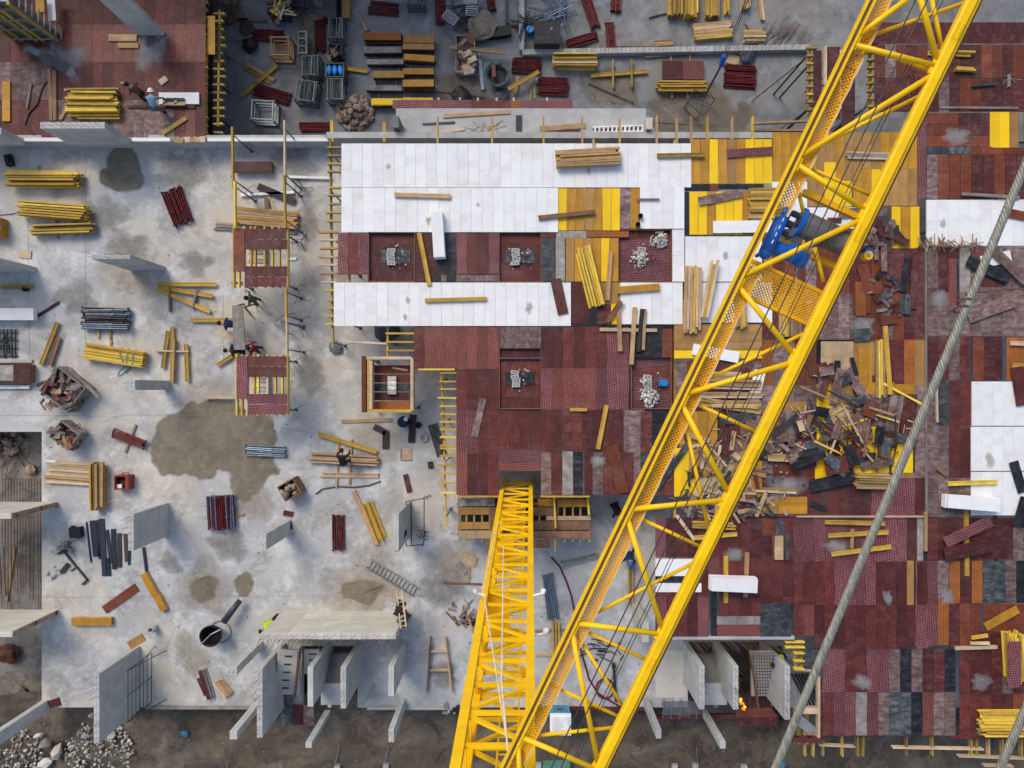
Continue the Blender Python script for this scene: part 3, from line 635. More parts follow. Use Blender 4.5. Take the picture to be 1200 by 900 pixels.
def rock(r, m, sub=1):
    bm = bmesh.new(); bmesh.ops.create_icosphere(bm, subdivisions=sub, radius=r); off = Vector((rnd(0, 50), rnd(0, 50), rnd(0, 50)))
    for v in bm.verts: v.co *= .75 + .5 * mn.noise(v.co / r * .9 + off) + .25; v.co.z *= .7
    me = bpy.data.meshes.new('rock'); bm.to_mesh(me); bm.free(); me.materials.append(MATS[m]); return me
ROCKS_ = [rock(1, 'stone') for _ in range(4)]
# recess boxes
for r, lb in PITS:
    u0, v0, u1, v1 = r; zf = ZD - .2
    root = thing('deck_recess', lb, 'recess', ((P(u0, v0, zf) + P(u1, v1, zf)) / 2), 'recesses in the formwork deck')
    for a, b_ in (((u0, v0), (u1, v0)), ((u1, v0), (u1, v1)), ((u1, v1), (u0, v1)), ((u0, v1), (u0, v0))):
        A, B = P(*a, ZD), P(*b_, ZD); mb = MB(); mb.bar(A + Vector((0, 0, -.12)), B + Vector((0, 0, -.12)), .03, .22); obj('side_board', mb, 'brown_lumber', root)
    fl = [('dark_red_ply', 3), ('rust_ply', 1.5)] if u0 == 432 else [('red_ply', 4), ('plum_ply', 1.5), ('dark_red_ply', 1)]
    sv = OCC; OCC = []
    fill(root, (u0 - 1, v0 - 1, u1 + 1, v1 + 1), 'H', fl, zf, .55, 2.2)
    OCC = sv
    cx, cy = (u0 + u1) / 2, (v0 + v1) / 2
    if u0 != 740 and u0 != 725:
        cx += (5 if u0 == 432 else 0); x0_, x1_ = (cx - 13, cx + 11)
        loose_a, loose_b = P(x0_ - 4, cy, zf + .01), P(x1_ + 6, cy, zf + .01)
        put('floor_strip', boxmesh('floor_strip', (loose_b - loose_a).length, .62, .02, 'black_ply' if u0 == 585 and v0 > 400 else 'slate_ply'), root, (loose_a + loose_b) / 2 + Vector((0, 0, .008)))
    c = P(cx, cy, zf)
    for k in range(4):
        mb = MB(); mb.box(-.19, -.09, 0, .19, .09, .14); mb.box(-.12, -.05, .14, -.02, .05, .145, mi=1); mb.box(.02, -.05, .14, .12, .05, .145, mi=1); put('block', mb.mesh('block', ['plain_concrete', 'dark_concrete']), root, c + Vector((-.2 + rnd(-.05, .05), -.32 + k * .2, .02)), rnd(-.15, .15))
    for k in range(16):
        q_ = rnd(.03, .07); o_ = put('rubble_piece', random.choice(ROCKS_), root, c + Vector((rnd(-.6, .5), rnd(-.6, .6), .03)), (rnd(0, 6), rnd(0, 6), 0)); o_.scale = (q_,) * 3
    rb = MB()
    for k in range(8):
        q = c + Vector((.12 + .07 * (k % 4), -.25 + .3 * (k // 4), .05)); rb.tube([q, q + Vector((rnd(-.03, .03), rnd(-.03, .03), .55))], .012, 4)
    obj('starter_bars', rb, 'rebar_steel', root, kind='stuff')

ROCKS = [rock(1, 'stone') for _ in range(8)]; BROCKS = [rock(1, 'brown_stone') for _ in range(8)]
def heap(name, cat, label, u, v, z, R, n, r0, r1, rocks, piece='stone', hgt=.3):
    c = P(u, v, z); root = thing(name, label, cat, c)
    for i in range(n):
        a = rnd(0, 6.28); d = R * math.sqrt(random.random()); s_ = rnd(r0, r1)
        o = put(piece, random.choice(rocks), root, c + Vector((math.cos(a) * d, math.sin(a) * d, hgt * (1 - d / R) * rnd(.3, 1) + s_ * .3)), (rnd(0, 6), rnd(0, 6), rnd(0, 6))); o.scale = (s_,) * 3
    return root
heap('rubble_heap', 'rubble', 'upper heap of broken concrete in the deck recess', 772, 281, ZD - .18, .42, 70, .05, .11, ROCKS)
heap('rubble_heap', 'rubble', 'lower heap of broken concrete beside the block stub', 749, 304, ZD - .18, .42, 60, .05, .1, ROCKS)
heap('rubble_heap', 'rubble', 'heap of broken concrete beside the blue box', 762, 466, ZD - .18, .45, 70, .05, .11, ROCKS)
heap('rubble_heap', 'rubble', 'small pale rubble above the blue box recess', 756, 447, ZD - .18, .25, 24, .05, .09, ROCKS)

# ---- eastern decks
dD = deckthing('formwork_deck', 'worn mauve and brown deck panels strewn with offcuts beside the jib', 'formwork deck', (893, 290, 1087, 606), ZD)
fill(dD, (893, 290, 1085, 560), 'V', WORN, ZD, sticky=.3)
fill(dD, (805, 378, 893, 606), 'V', [('dark_red_ply', 3), ('red_ply', 3), ('mauve_ply', 2), ('brown_worn', 2), ('rust_ply', 1)], ZD, sticky=.3)
fill(dD, (893, 560, 1085, 606), 'V', [('red_ply', 5), ('plum_ply', 2), ('dark_red_ply', 2)], ZD, plen=1.9)
dE = deckthing('formwork_deck', 'worn mauve deck around the white boards crossed by the steel rope', 'formwork deck', (1087, 290, 1200, 606), ZD)
sp(dE, (1112, 447, 1138, 560), 'V', 'red_ply', .5, 2.2); sp(dE, (1140, 395, 1153, 446), 'V', 'rust_ply'); sp(dE, (1153, 395, 1166, 446), 'V', 'dark_red_ply'); sp(dE, (1180, 395, 1250, 446), 'V', 'orange_ply')
sp(dE, (1107, 303, 1121, 357), 'V', 'brick_ply', .55); sp(dE, (1137, 292, 1160, 303), 'V', 'brick_ply', .5, .5); sp(dE, (1145, 322, 1178, 336), 'V', 'red_ply', .5, .5)
fill(dE, (1087, 290, 1250, 446), 'V', [('mauve_ply', 4), ('brown_worn', 5), ('grey_worn', .6), ('slate_ply', .4), ('dark_red_ply', 3), ('rust_ply', .8)], ZD, sticky=.4)
fill(dE, (1087, 446, 1138, 606), 'V', [('mauve_ply', 4), ('brown_worn', 2), ('slate_ply', 1)], ZD, sticky=.4)
dF = deckthing('formwork_deck', 'rust and dark red deck panels in the far corner behind the jib', 'formwork deck', (950, 25, 1200, 234), ZD)
sp(dF, (1010, 26, 1250, 51), 'H', 'dark_red_ply', .5, 4); sp(dF, (1160, 131, 1183, 173), 'V', 'yellow_ply', .42, 1.7); sp(dF, (1183, 131, 1194, 173), 'V', 'tan_ply', .42, 1.7); sp(dF, (1086, 172, 1138, 180), 'H', 'slate_ply', .33, 1)
for i in range(9): sp(dF, (1086 + i * 13.2, 181, 1099 + i * 13.2, 233), 'V', ('mauve_ply', 'rust_ply', 'rust_ply', 'rust_ply', 'dark_red_ply', 'dark_red_ply', 'rust_ply', 'dark_red_ply', 'dark_red_ply')[i])
sp(dF, (1086, 132, 1160, 172), 'H', [('rust_ply', 5), ('dark_red_ply', 1)], .5, 1.5); sp(dF, (1075.5, 132, 1085.5, 233), 'V', 'plum_ply', .42, 2)
fill(dF, (1025, 52, 1250, 131), 'V', [('dark_red_ply', 5), ('mauve_ply', .8), ('red_ply', 2), ('brown_worn', 1), ('rust_ply', 3)], ZD, sticky=.3)
fill(dF, (1138, 131, 1250, 181), 'V', [('rust_ply', 3), ('dark_red_ply', 3)], ZD)
joists(dF, [1006 + 0 * i for i in range(1)], 0, 0, ZD) if False else None
mb = MB(); A = P(1086, 134, ZD); B = P(1192, 127, ZD); mb.bar((A.x + .6, A.y + .3, ZD + .04), (B.x, B.y, ZD + .04), .1, .06); tag(obj('edge_ledge', mb, 'grey_lumber'), 'pale timber ledge between the dark red and the rust panels', 'board')
dG = deckthing('formwork_deck', 'big red patterned deck with yellow beams and a white block on it', 'formwork deck', (768, 607, 1087, 862), ZD)
sp(dG, (768, 655, 822, 675), 'H', 'foam', .8, 2.2, .05); sp(dG, (768, 675.5, 822, 683), 'H', 'black_ply', .3, 2.2); sp(dG, (768, 683.5, 822, 694), 'H', 'foam', .42, 2.2, .05)
sp(dG, (891, 707, 927, 746), 'V', 'slate_ply', .5, 1.6); sp(dG, (840, 722, 891, 732), 'H', 'grey_worn', .4, 2); sp(dG, (840, 732.5, 891, 745), 'H', 'brick_ply', .5, 2); sp(dG, (833, 690, 840, 745), 'V', 'black_ply', .28, 2.2)
sp(dG, (909, 607, 919, 627), 'V', 'slate_ply', .42, .8); sp(dG, (1059, 657, 1071, 709), 'V', 'tan_ply', .45); sp(dG, (1070, 607, 1082, 657), 'V', 'grey_worn')
sp(dG, (893, 607, 909, 627), 'V', 'rust_ply', .6, .8)
fill(dG, (768, 607, 930, 746), 'V', [('red_ply', 6), ('plum_ply', 2.5), ('dark_red_ply', 1)], ZD)
fill(dG, (930, 607, 1087, 760), 'V', [('red_ply', 7), ('plum_ply', 3), ('brick_ply', 1)], ZD, sticky=.65)
dH = deckthing('formwork_deck', 'lower corner deck of striped red, grey and black panels', 'formwork deck', (960, 760, 1125, 862), ZD)
for i, m in enumerate(('plum_ply', 'plum_ply', 'red_ply', 'red_ply', 'plum_ply', 'plum_ply', 'brown_worn', 'black_ply', 'mauve_ply', 'dark_red_ply', 'dark_red_ply', 'black_ply')): sp(dH, (964 + i * 13, 760.5, 977 + i * 13, 811), 'V', m)
for i, m in enumerate(('red_ply', 'plum_ply', 'plum_ply', 'grey_worn', 'plum_ply', 'mauve_ply', 'slate_ply', 'slate_ply', 'black_ply', 'brick_ply', 'mauve_ply', 'brown_worn')): sp(dH, (964 + i * 13, 811.5, 977 + i * 13, 862), 'V', m)
dI = deckthing('formwork_deck', 'corner deck of orange, brown and slate panels under the yellow stacks', 'formwork deck', (1087, 607, 1200, 866), ZD)
for i, m in enumerate(('mauve_ply', 'orange_ply', 'dark_red_ply', 'orange_ply', 'slate_ply', 'slate_ply', 'mauve_ply', 'black_ply')): sp(dI, (1099 + i * 13.2, 657, 1112 + i * 13.2, 707), 'V', m)
sp(dI, (1099, 704, 1112, 756), 'V', 'orange_ply'); sp(dI, (1153, 707.5, 1250, 740), 'V', 'rust_ply', .5, 1.3)
fill(dI, (1073, 657, 1099, 757), 'V', [('plum_ply', 3), ('red_ply', 1)], ZD)
fill(dI, (1087, 607, 1250, 656), 'V', [('brown_worn', 2), ('mauve_ply', 1), ('dark_red_ply', 4), ('red_ply', 2)], ZD)
fill(dI, (1112, 707, 1250, 866), 'V', [('dark_red_ply', 5), ('mauve_ply', 1), ('red_ply', 3), ('rust_ply', 1)], ZD, sticky=.3)
joists(dH, [942, 952, 963, 985, 1003, 1010, 1060, 1090], 858, 884, ZD - .3, ('olive_wood', 'lumber', 'olive_wood', 'brown_lumber'))
joists(dI, [1136, 1142, 1156, 1172, 1180, 1194], 860, 884, ZD - .3, ('olive_wood', 'lumber'))
for a, b_ in (((958, 871), (1000, 873)), ((1044, 874), (1150, 876)), ((1120, 884), (1200, 887)), ((1150, 895), (1185, 896))):
    stringer(dH if a[0] < 1100 else dI, a, b_, ZD - .5, 'pale_lumber', 'rail')
# long white seam boards
loose('seam_board', 'board', 'long pale seam board along the edge of the red decks', (934, 605.5), (1083, 605.5), 2, 'pale_lumber', ZD, .1)
loose('seam_board', 'board', 'pale upright seam board between the worn decks', (1085.5, 292), (1086, 600), 2, 'grey_lumber', ZD, .08)
loose('seam_board', 'board', 'amber seam board beside the yellow crossed beams', (1085.5, 600), (1085.5, 646), 3, 'lumber', ZD, .12)
# concrete beams carrying the decks (seen through gaps and from the side)
cb = thing('support_frame', 'steel props and timber bearers under the eastern decks', 'falsework', (P(980, 500, 0)))
for u in range(790, 1240, 75):
    stringer(cb, (u, 165), (u, 735), ZD - .5, 'yellow_wood', 'bearer')
    for v in range(175, 745, 95): deck_prop(cb, u, v, ZD - .52, False, 'red_steel')
cb2 = thing('support_frame', 'timber bearers under the white strips and the centre deck', 'falsework', (P(560, 300, 0)))
for u in range(410, 760, 75):
    stringer(cb2, (u, 172), (u, 380), ZD - .5, 'yellow_wood', 'bearer')
    for v in range(185, 390, 65): deck_prop(cb2, u, v, ZD - .52, False, 'red_steel')
# ------------------------------------------------------------------ formwork tables on the open slab
ZT = 2.5
def table(label, u0, v0, m_left, m_top, m_bot):
    root = thing('formwork_table', label, 'formwork table', P((u0 + 337) / 2, v0 + 34, 0), 'formwork tables on the open slab')
    w1 = u0 + 13; sv = list(OCC); OCC.clear()
    fill(root, (u0, v0, w1, v0 + 50), 'V', [(m_left, 1)], ZT, .55, 2.2)
    fill(root, (w1 + .4, v0, 337, v0 + 12), 'H', [(m_top, 1)], ZT, .55, 2.2); fill(root, (w1 + .4, v0 + 12.3, 337, v0 + 24.5), 'H', [(m_top, 1)], ZT, .55, 2.2)
    fill(root, (w1 + .4, v0 + 44, 337, v0 + 56), 'H', [(m_bot, 1)], ZT, .55, 2.2); fill(root, (w1 + .4, v0 + 56.3, 337, v0 + 68), 'H', [(m_bot, 1)], ZT, .55, 2.2)
    OCC.extend(sv)
    for u in (u0 + 2, u0 + 8, u0 + 14, u0 + 22, u0 + 27, u0 + 38, u0 + 47, u0 + 55): stringer(root, (u, v0 - 1.5), (u, v0 + 69), ZT - .24, random.choice(('yellow_wood', 'yellow_wood', 'bright_yellow_wood', 'pale_lumber')), 'joist')
    for v in (v0 + 5, v0 + 64): stringer(root, (u0 - 1, v), (339, v), ZT - .46, 'olive_wood', 'bearer')
    stringer(root, (338.5, v0 - 1), (338.5, v0 + 69), ZT - .2, 'yellow_wood', 'edge_beam')
    for u in (u0 + 4, 332):
        for v in (v0 + 5, v0 + 64): deck_prop(root, u, v, ZT - .48)
    # block stack seen through the opening
    c = P(u0 + 30, v0 + 33, 0)
    for k in range(5):
        mb = MB(); mb.box(-.45, -.1, 0, .45, .1, .2); put('block', mb.mesh('block', 'stone'), root, c + Vector((0, -.5 + k * .23, 0)))
    return root
table('rust coloured formwork table with slatted opening, the farther of two on the slab', 273.5, 268, 'rust_ply', 'dark_red_ply', 'dark_red_ply')
table('patterned plum formwork table with slatted opening, beside the worker in red', 277, 417.5, 'plum_ply', 'red_ply', 'plum_ply')
# primary beams carried on props with tripods
def propbeam(label, a, b, m, z=ZT - .22):
    A, B = P(*a, z), P(*b, z); root = thing('propped_beam', label, 'beam', P((a[0] + b[0]) / 2, (a[1] + b[1]) / 2, 0), 'beams carried on tripod props')
    C = (A + B) / 2; put('beam', ibeam((B - A).length, m, False), root, C, ang(A, B))
    for t in (.12, .85): deck_prop(root, a[0] + (b[0] - a[0]) * t, a[1] + (b[1] - a[1]) * t, z)
propbeam('yellow propped beam crossing the retaining wall, nearer the yellow stacks', (273.5, 150), (274.5, 222), 'yellow_wood')
propbeam('bright yellow propped beam leading to the rust table', (276.5, 213), (277, 268), 'bright_yellow_wood', ZT)
propbeam('pale propped beam crossing the retaining wall beside stacked boards', (334.5, 143), (335, 216), 'pale_lumber')
propbeam('yellow propped beam at the far corner of the rust table', (334, 206), (335.5, 268), 'yellow_wood', ZT)
propbeam('yellow propped beam between the two formwork tables', (336, 338), (336.5, 376), 'yellow_wood')
propbeam('pale propped beam touching the plum table', (337, 374), (337.5, 416), 'pale_lumber', ZT)
# yellow edge posts on the retaining wall top
for a, lb in (((388.5, 141), 'yellow upright beam end by the deck corner on the wall'), ((450, 143), 'yellow beam end by the concrete ledge corner')):
    loose('edge_post', 'post', lb, a, (a[0] + .4, 166), 4, 'yellow_wood', 1.1, .1)

# square shaft box with a sunken rusty floor
root = thing('shaft_form', 'square timber shaft form with orange floor panels beside the joist ladder', 'formwork box', P(460, 450, 0))
zb = ZD - .5
for a, b_, m in (((432, 420), (484, 420), 'pale_lumber'), ((433, 481), (484, 481), 'yellow_wood'), ((434.5, 420), (434.5, 481), 'yellow_wood'), ((484.5, 420), (484.5, 481), 'pale_lumber'), ((429, 418), (429, 483), 'rust_ply'), ((437, 423), (437, 479), 'pale_lumber')):
    A, B = P(*a, zb), P(*b_, zb); mb = MB(); mb.bar(A + Vector((0, 0, .25)), B + Vector((0, 0, .25)), .14 if m != 'rust_ply' else .2, .5 + rnd(0, .04)); obj('side_beam', mb, m, root)
for i, m in enumerate(('orange_ply', 'dark_red_ply', 'slate_ply', 'dark_red_ply', 'rust_ply')):
    sv = list(OCC); OCC.clear(); fill(root, (437, 470 - i * 10.5, 483, 480 - i * 10.5), 'H', [(m, 1)], zb - .2, .5, 2.1); OCC.extend(sv)
c = P(460, 451, zb - .18)
for k in range(4):
    mb = MB(); mb.box(-.2, -.1, 0, .2, .1, .19); put('block', mb.mesh('block', 'stone'), root, c + Vector((0, -.35 + k * .22, 0)))
mb = MB(); A, B = P(460, 431, zb - .17), P(478, 434, zb - .17); mb.bar(A, B, .09, .05); obj('offcut', mb, 'pale_lumber', root)
for u, v in ((432, 422), (483, 422), (432, 479), (483, 479)): deck_prop(root, u, v, zb)
# joist ladder between shaft and white strip
root = thing('joist_ladder', 'yellow joists on a stringer under the lower white strip', 'joists', P(470, 398, 0))
for v, m in ((391, 'yellow_wood'), (401, 'yellow_wood'), (411, 'yellow_wood')): stringer(root, (453, v), (487, v), ZT - .02, m, 'joist')
stringer(root, (455, 383), (455, 417), ZT - .24, 'yellow_wood'); stringer(root, (398, 400), (454, 403), ZT - .2, 'pale_lumber', 'rail')
deck_prop(root, 455, 400, ZT - .26)
# ------------------------------------------------------------------ timber platform below the deck edge
def platform():
    z = 1.9; root = thing('timber_platform', 'brown timber platform with dark gaps beneath the deck edge by the crane mast', 'platform', P(612, 612, 0))
    rows = [((537, 584, 580, 593), 'grey_worn', 5), ((537, 594, 574, 603), 'tan_ply', 2), ((537, 611.5, 574, 620), 'tan_ply', 2), ((537, 621.5, 580, 631), 'pale_ply', 2), ((574, 594, 584, 622), 'brown_lumber', 1),
            ((624, 594, 655, 604), 'brown_lumber', 2), ((624, 610, 692, 621), 'brown_lumber', 3), ((640, 604.5, 692, 609.5), 'pale_ply', 2), ((624, 622, 692, 631), 'brown_lumber', 3), ((610, 633, 645, 642), 'brown_lumber', 2), ((570, 633, 580, 644), 'brown_lumber', 1),
            ((630, 585, 650, 593), 'amber_ply', 1), ((653, 585, 688, 594), 'amber_ply', 2), ((653, 607, 656, 608), 'amber_ply', 1)]
    for (u0, v0, u1, v1), m, n in rows:
        for i in range(n):
            a = u0 + (u1 - u0) * i / n; b_ = u0 + (u1 - u0) * (i + 1) / n
            A, B = P(a, (v0 + v1) / 2, z), P(b_, (v0 + v1) / 2, z)
            put('plank', boxmesh('plank', (B - A).length - .01, px(v1 - v0, z) * .97, .04, m), root, (A + B) / 2 + Vector((0, 0, rnd(-.006, .006))), 0)
    for u in (538, 547, 556, 565, 574, 585, 600, 620, 632, 641, 650, 661, 671, 680, 690): stringer(root, (u, 583), (u + rnd(-.5, .5), 634 if u < 650 or u > 655 else 645), z - .24, random.choice(('yellow_wood', 'olive_wood')), 'joist')
    for v in (590, 625): stringer(root, (536, v), (693, v), z - .46, 'olive_wood', 'bearer')
    for u, b_ in ((649, 618), (688, 602)): stringer(root, (u, 581), (u + 2, b_), z + .1, 'bright_yellow_wood', 'beam')
    for u in (540, 580, 640, 690):
        for v in (590, 625): deck_prop(root, u, v, z - .48, False)
    b = MB(); A = P(540, 630, .9); B = P(688, 584, .9); b.box(A.x, A.y, .86, B.x, B.y, .9); obj('gap_shade_sheet', b, 'dark_lumber', root)  # dark sheet under the planks, standing for the shade in the gaps
platform()
# ------------------------------------------------------------------ stacks on the open slab
YB = ['yellow_wood', 'yellow_wood', 'yellow_wood', 'olive_wood', 'bright_yellow_wood']; OL = ['olive_wood', 'olive_wood', 'yellow_wood', 'lumber']; TB = ['lumber', 'pale_lumber', 'yellow_wood', 'lumber']
BS, TS, PB = 'beam_stack', 'timber_stack', 'prop_bundle'
bundle(BS, 'beam stack', 'yellow beam stack nearest the round damp patch', (12, 212), (99, 213), 17, 'beam', YB, 0, 3, [(.37, 0, 10)])
bundle(BS, 'beam stack', 'bright yellow beam stack in the middle of three beside the slab joint', (27, 246), (108, 252), 18, 'beam', ['yellow_wood', 'bright_yellow_wood'], 0, 3, [(.48, 4, 2), (.75, 2, 2)])
bundle(BS, 'beam stack', 'flat olive beam stack just below the bright yellow one', (40, 271), (114, 268), 12, 'beam', OL, 0, 2, [(.36, 4, 10), (.64, 2, 24)])
mb = MB()
r4 = bundle(BS, 'beam stack', 'yellow stick bundle tied with turquoise rope', (103, 411), (172, 422), 19, 'timber', ['bright_yellow_wood', 'yellow_wood'], 0, 4, [(.35, 2, 6)], n=11, jit=.05)
for t in (.62, .72, .8):
    c = P(103 + 69 * t, 411 + 11 * t, .2); mb.tube([c + Vector((0, -.5, 0)), c + Vector((rnd(-.1, .1), -.25, .33)), c + Vector((rnd(-.1, .1), .2, .33)), c + Vector((rnd(-.1, .1), .48, 0)), ], .022, 5)
c = P(146, 435, .03); mb.tube([c + Vector((.35 * math.cos(a * .7), .25 * math.sin(a * .9), 0)) for a in range(12)], .02, 5)
tag(obj('tie_rope', mb, 'turquoise'), 'turquoise rope tied round the yellow stick bundle', 'rope')
bundle(TS, 'timber stack', 'pale plank stack beside the sunken pit', (54, 552), (124, 557), 26, 'timber', ['pale_lumber', 'pale_lumber', 'lumber'], 0, 2, n=9, jit=.3)
loose('loose_plank', 'plank', 'white plank lying just above the pale plank stack', (53, 540), (109, 546), 2.5, 'white_paint', 0, .06)
bundle(BS, 'beam stack', 'olive beams laid across the ends of the pale planks', (119, 541), (119, 597), 14, 'beam', OL, 0, 3, n=4)
bundle(BS, 'beam stack', 'four yellow beams lying side by side near the brown plank', (430, 588), (448, 634), 13, 'beam', ['yellow_wood'], 0, 1, n=4)
loose('loose_plank', 'plank', 'long brown plank beside four yellow beams', (414, 575), (442, 639), 5, 'lumber', 0, .12)
rT = bundle(TS, 'timber stack', 'brown timbers on two cross bearers where a worker bends', (362, 536), (446, 540), 11, 'timber', ['lumber', 'brown_lumber', 'pale_lumber'], 0, 2, [(.40, 28, 18), (.58, 24, 18)], n=7)
loose('loose_beam', 'beam', 'yellow beam slanting over the cross bearers', (372, 509), (440, 530), 5, 'yellow_wood', .12, .2, 'beam')
bundle(TS, 'timber stack', 'thin pale boards below the bending worker', (374, 556), (445, 557), 6, 'timber', ['pale_lumber', 'lumber'], 0, 1, n=4)
for a, b_, lb, w_, m in (((183, 333), (253, 333), 'uppermost yellow beam of the fan of four', 4, 'yellow_wood'), ((184, 336), (249, 347), 'middle yellow beam of the fan of four', 4, 'yellow_wood'), ((184, 339), (245, 365), 'lowest slanting beam of the fan', 4, 'yellow_wood'), ((199, 335), (199, 365), 'upright brown bearer under the fan of beams', 3, 'brown_lumber'), ((231, 340), (226, 362), 'short dark bearer near the tips of the fanned beams', 3, 'grey_lumber'),
    ((66, 378), (47, 427), 'long yellow beam beside the short brown one near the debris crate', 5, 'yellow_wood'), ((68, 395), (57, 428), 'short brown beam beside the long yellow one', 5, 'brown_lumber'), ((196, 388), (190, 431), 'slim yellow beam, first of the group by the dark wheel', 4, 'olive_wood'), ((201, 383), (201, 447), 'longest yellow beam of the group by the dark wheel', 4.2, 'yellow_wood'), ((205, 398), (203, 446), 'brown beam lying against the longest yellow beam', 3, 'lumber'), ((217, 403), (219, 447), 'yellow beam standing apart by the dark wheel', 4.5, 'yellow_wood'), ((182, 411), (222, 412), 'pale bearer under the yellow beams by the wheel', 3.4, 'pale_lumber'),
    ((222, 375), (274, 375), 'yellow beam pointing at the trestle where workers stand', 4, 'yellow_wood'), ((254, 428), (279, 412), 'short yellow beam at the corner of the plum table', 4.5, 'yellow_wood'), ((240, 466), (276, 466), 'thin pale board at the edge of the big damp patch', 3, 'pale_lumber'), ((0, 336), (37, 335), 'greenish beam at the edge of the slab beside the recess', 4, 'olive_wood')):
    loose('loose_beam', 'beam', lb, a, b_, w_, m, .02 if 'bearer' in lb else .11, .12, 'beam' if 'beam' in lb and 'thin' not in lb else None)
bundle(TS, 'timber stack', 'mixed timber stack between the propped beams above the rust table', (278, 253), (351, 260), 20, 'timber', TB + ['olive_wood'], 0, 3, n=7)
bundle(TS, 'timber stack', 'thin grey boards sticking out above the rust table', (252, 265), (348, 271), 9, 'timber', ['grey_lumber', 'lumber'], 0, 1, n=3)
r_ = thing('panel_stack', 'small stack of brown panels with a yellow edge near the retaining wall', 'panel stack', P(299, 196, 0), 'stacks of formwork panels')
for k in range(6): put('panel', boxmesh('panel', 1.95, .5, .05, 'amber_ply' if k < 5 else 'dark_red_ply'), r_, P(299 + rnd(-.5, .5), 198, 0) + Vector((0, 0, .1 + k * .052)), rnd(-.01, .01))
for a, b_, lb, w_, m in (((281, 228.5), (344, 225), 'white board across the props above the mixed timber stack', 3, 'white_paint'), ((313, 228), (333, 266), 'pale board slanting to the rust table corner', 3, 'pale_lumber'), ((338, 207), (388, 208.5), 'white board between the propped beam and the joists', 3, 'white_paint'), ((302, 218), (345, 236), 'dark plank lying among the props', 8, 'dark_lumber'), ((312, 232), (313, 247), 'short brown plank among the props', 5, 'brown_lumber'), ((335, 304), (347, 303), 'white tube beside the rust table', 3, 'white_paint'),
    ((122, 715), (160, 688), 'rust coloured panel on the slab beside the orange planks', 10, 'rust_ply'), ((168, 641.5), (171.5, 670), 'black steel bar pointing at the orange planks', 3.2, 'navy_steel'), ((90, 360), (38, 376), 'x', 3, 'x'), ((36, 375), (69, 354), 'dark red bar near the white slab edge', 3.2, 'red_ply'), ((8, 706), (18, 638), 'orange beam lying in the sunken pit', 4, 'lumber'), ((438, 500), (452, 507), 'short dark board, upper one of a pair beside the shaft form', 7, 'dark_lumber'), ((452, 505), (452, 526), 'upright dark board of a pair beside the shaft form', 8, 'dark_lumber'), ((475, 556), (480, 577), 'red plank lying apart near the worker at the wall', 6, 'dark_red_ply'), ((507, 497), (518, 534), 'black sheet lying beside the joist ladder', 12, 'slate_ply'), ((504, 541), (505, 549), 'small black offcut by the joists', 6, 'dark_lumber'),
    ((484, 486), (482, 519), 'dark timber leaning below the shaft form', 8, 'dark_lumber'), ((57, 826), (70, 822), 'red offcut at the slab corner', 9, 'dark_red_ply'), ((232, 795), (241, 815), 'small red steel strip near the dark timbers', 4, 'dark_red_ply'), ((332, 601), (343, 603), 'small red offcut beside the slim pier', 6, 'dark_red_ply'), ((336, 617), (342, 616), 'red offcut at the foot of the slim pier', 8, 'dark_red_ply'), ((400, 494), (459, 492), 'brown timber lying below the shaft form', 4, 'lumber'), ((541, 652), (558, 660), 'tan panel near the foot of the mast', 12, 'pale_ply'), ((536, 661), (547, 671), 'worn board beside the tan panel', 8, 'grey_worn'), ((550, 665), (549, 684), 'short pale stick beside the tan panel', 2, 'lumber'), ((520, 683), (567, 685), 'rusty rod lying near the mast', 2, 'brown_lumber'), ((542, 727), (559, 730), 'black scrap near the mast', 9, 'black_ply')):
    if m == 'x': continue
    o_ = loose('loose_plank' if 'panel' not in lb else 'plywood_sheet', 'plank' if 'panel' not in lb else 'panel', lb, a, b_, w_, m, .1 if 'props' in lb or 'white board' in lb else .006, .06)
    if 'pit' in lb: o_.location = (P(13, 672, -2.19))
for (cx, cy, L_, W_, r_a, lb) in ((107.5, 728.5, 47, 9, 0, 'orange hollow timber form lying by the rust panel'), (175, 685, 29, 8, 62, 'upper of two orange forms end to end'), (187.5, 706, 21, 8, 63, 'lower of two orange forms end to end')):
    c = P(cx, cy, .2); root = thing('box_form', lb, 'form', (c.x, c.y, 0), 'small orange box forms'); L2, W2 = px(L_, .2), px(W_, .2); R = Matrix.Rotation(math.radians(-r_a), 3, 'Z')
    put('top_board', boxmesh('top_board', L2, W2 * .96, .04, 'amber_ply'), root, (c.x, c.y, .2), math.radians(-r_a))
    for s_ in (-1, 1): put('side_board', boxmesh('side_board', L2 * .99, .04, .21, 'lumber'), root, Vector((c.x, c.y, 0)) + R @ Vector((0, s_ * W2 * .46, 0)), math.radians(-r_a))
    for s_ in (-.46, 0, .46): put('rib', boxmesh('rib', .05, W2 * .85, .18, 'lumber'), root, Vector((c.x, c.y, .01)) + R @ Vector((s_ * L2, 0, 0)), math.radians(-r_a))
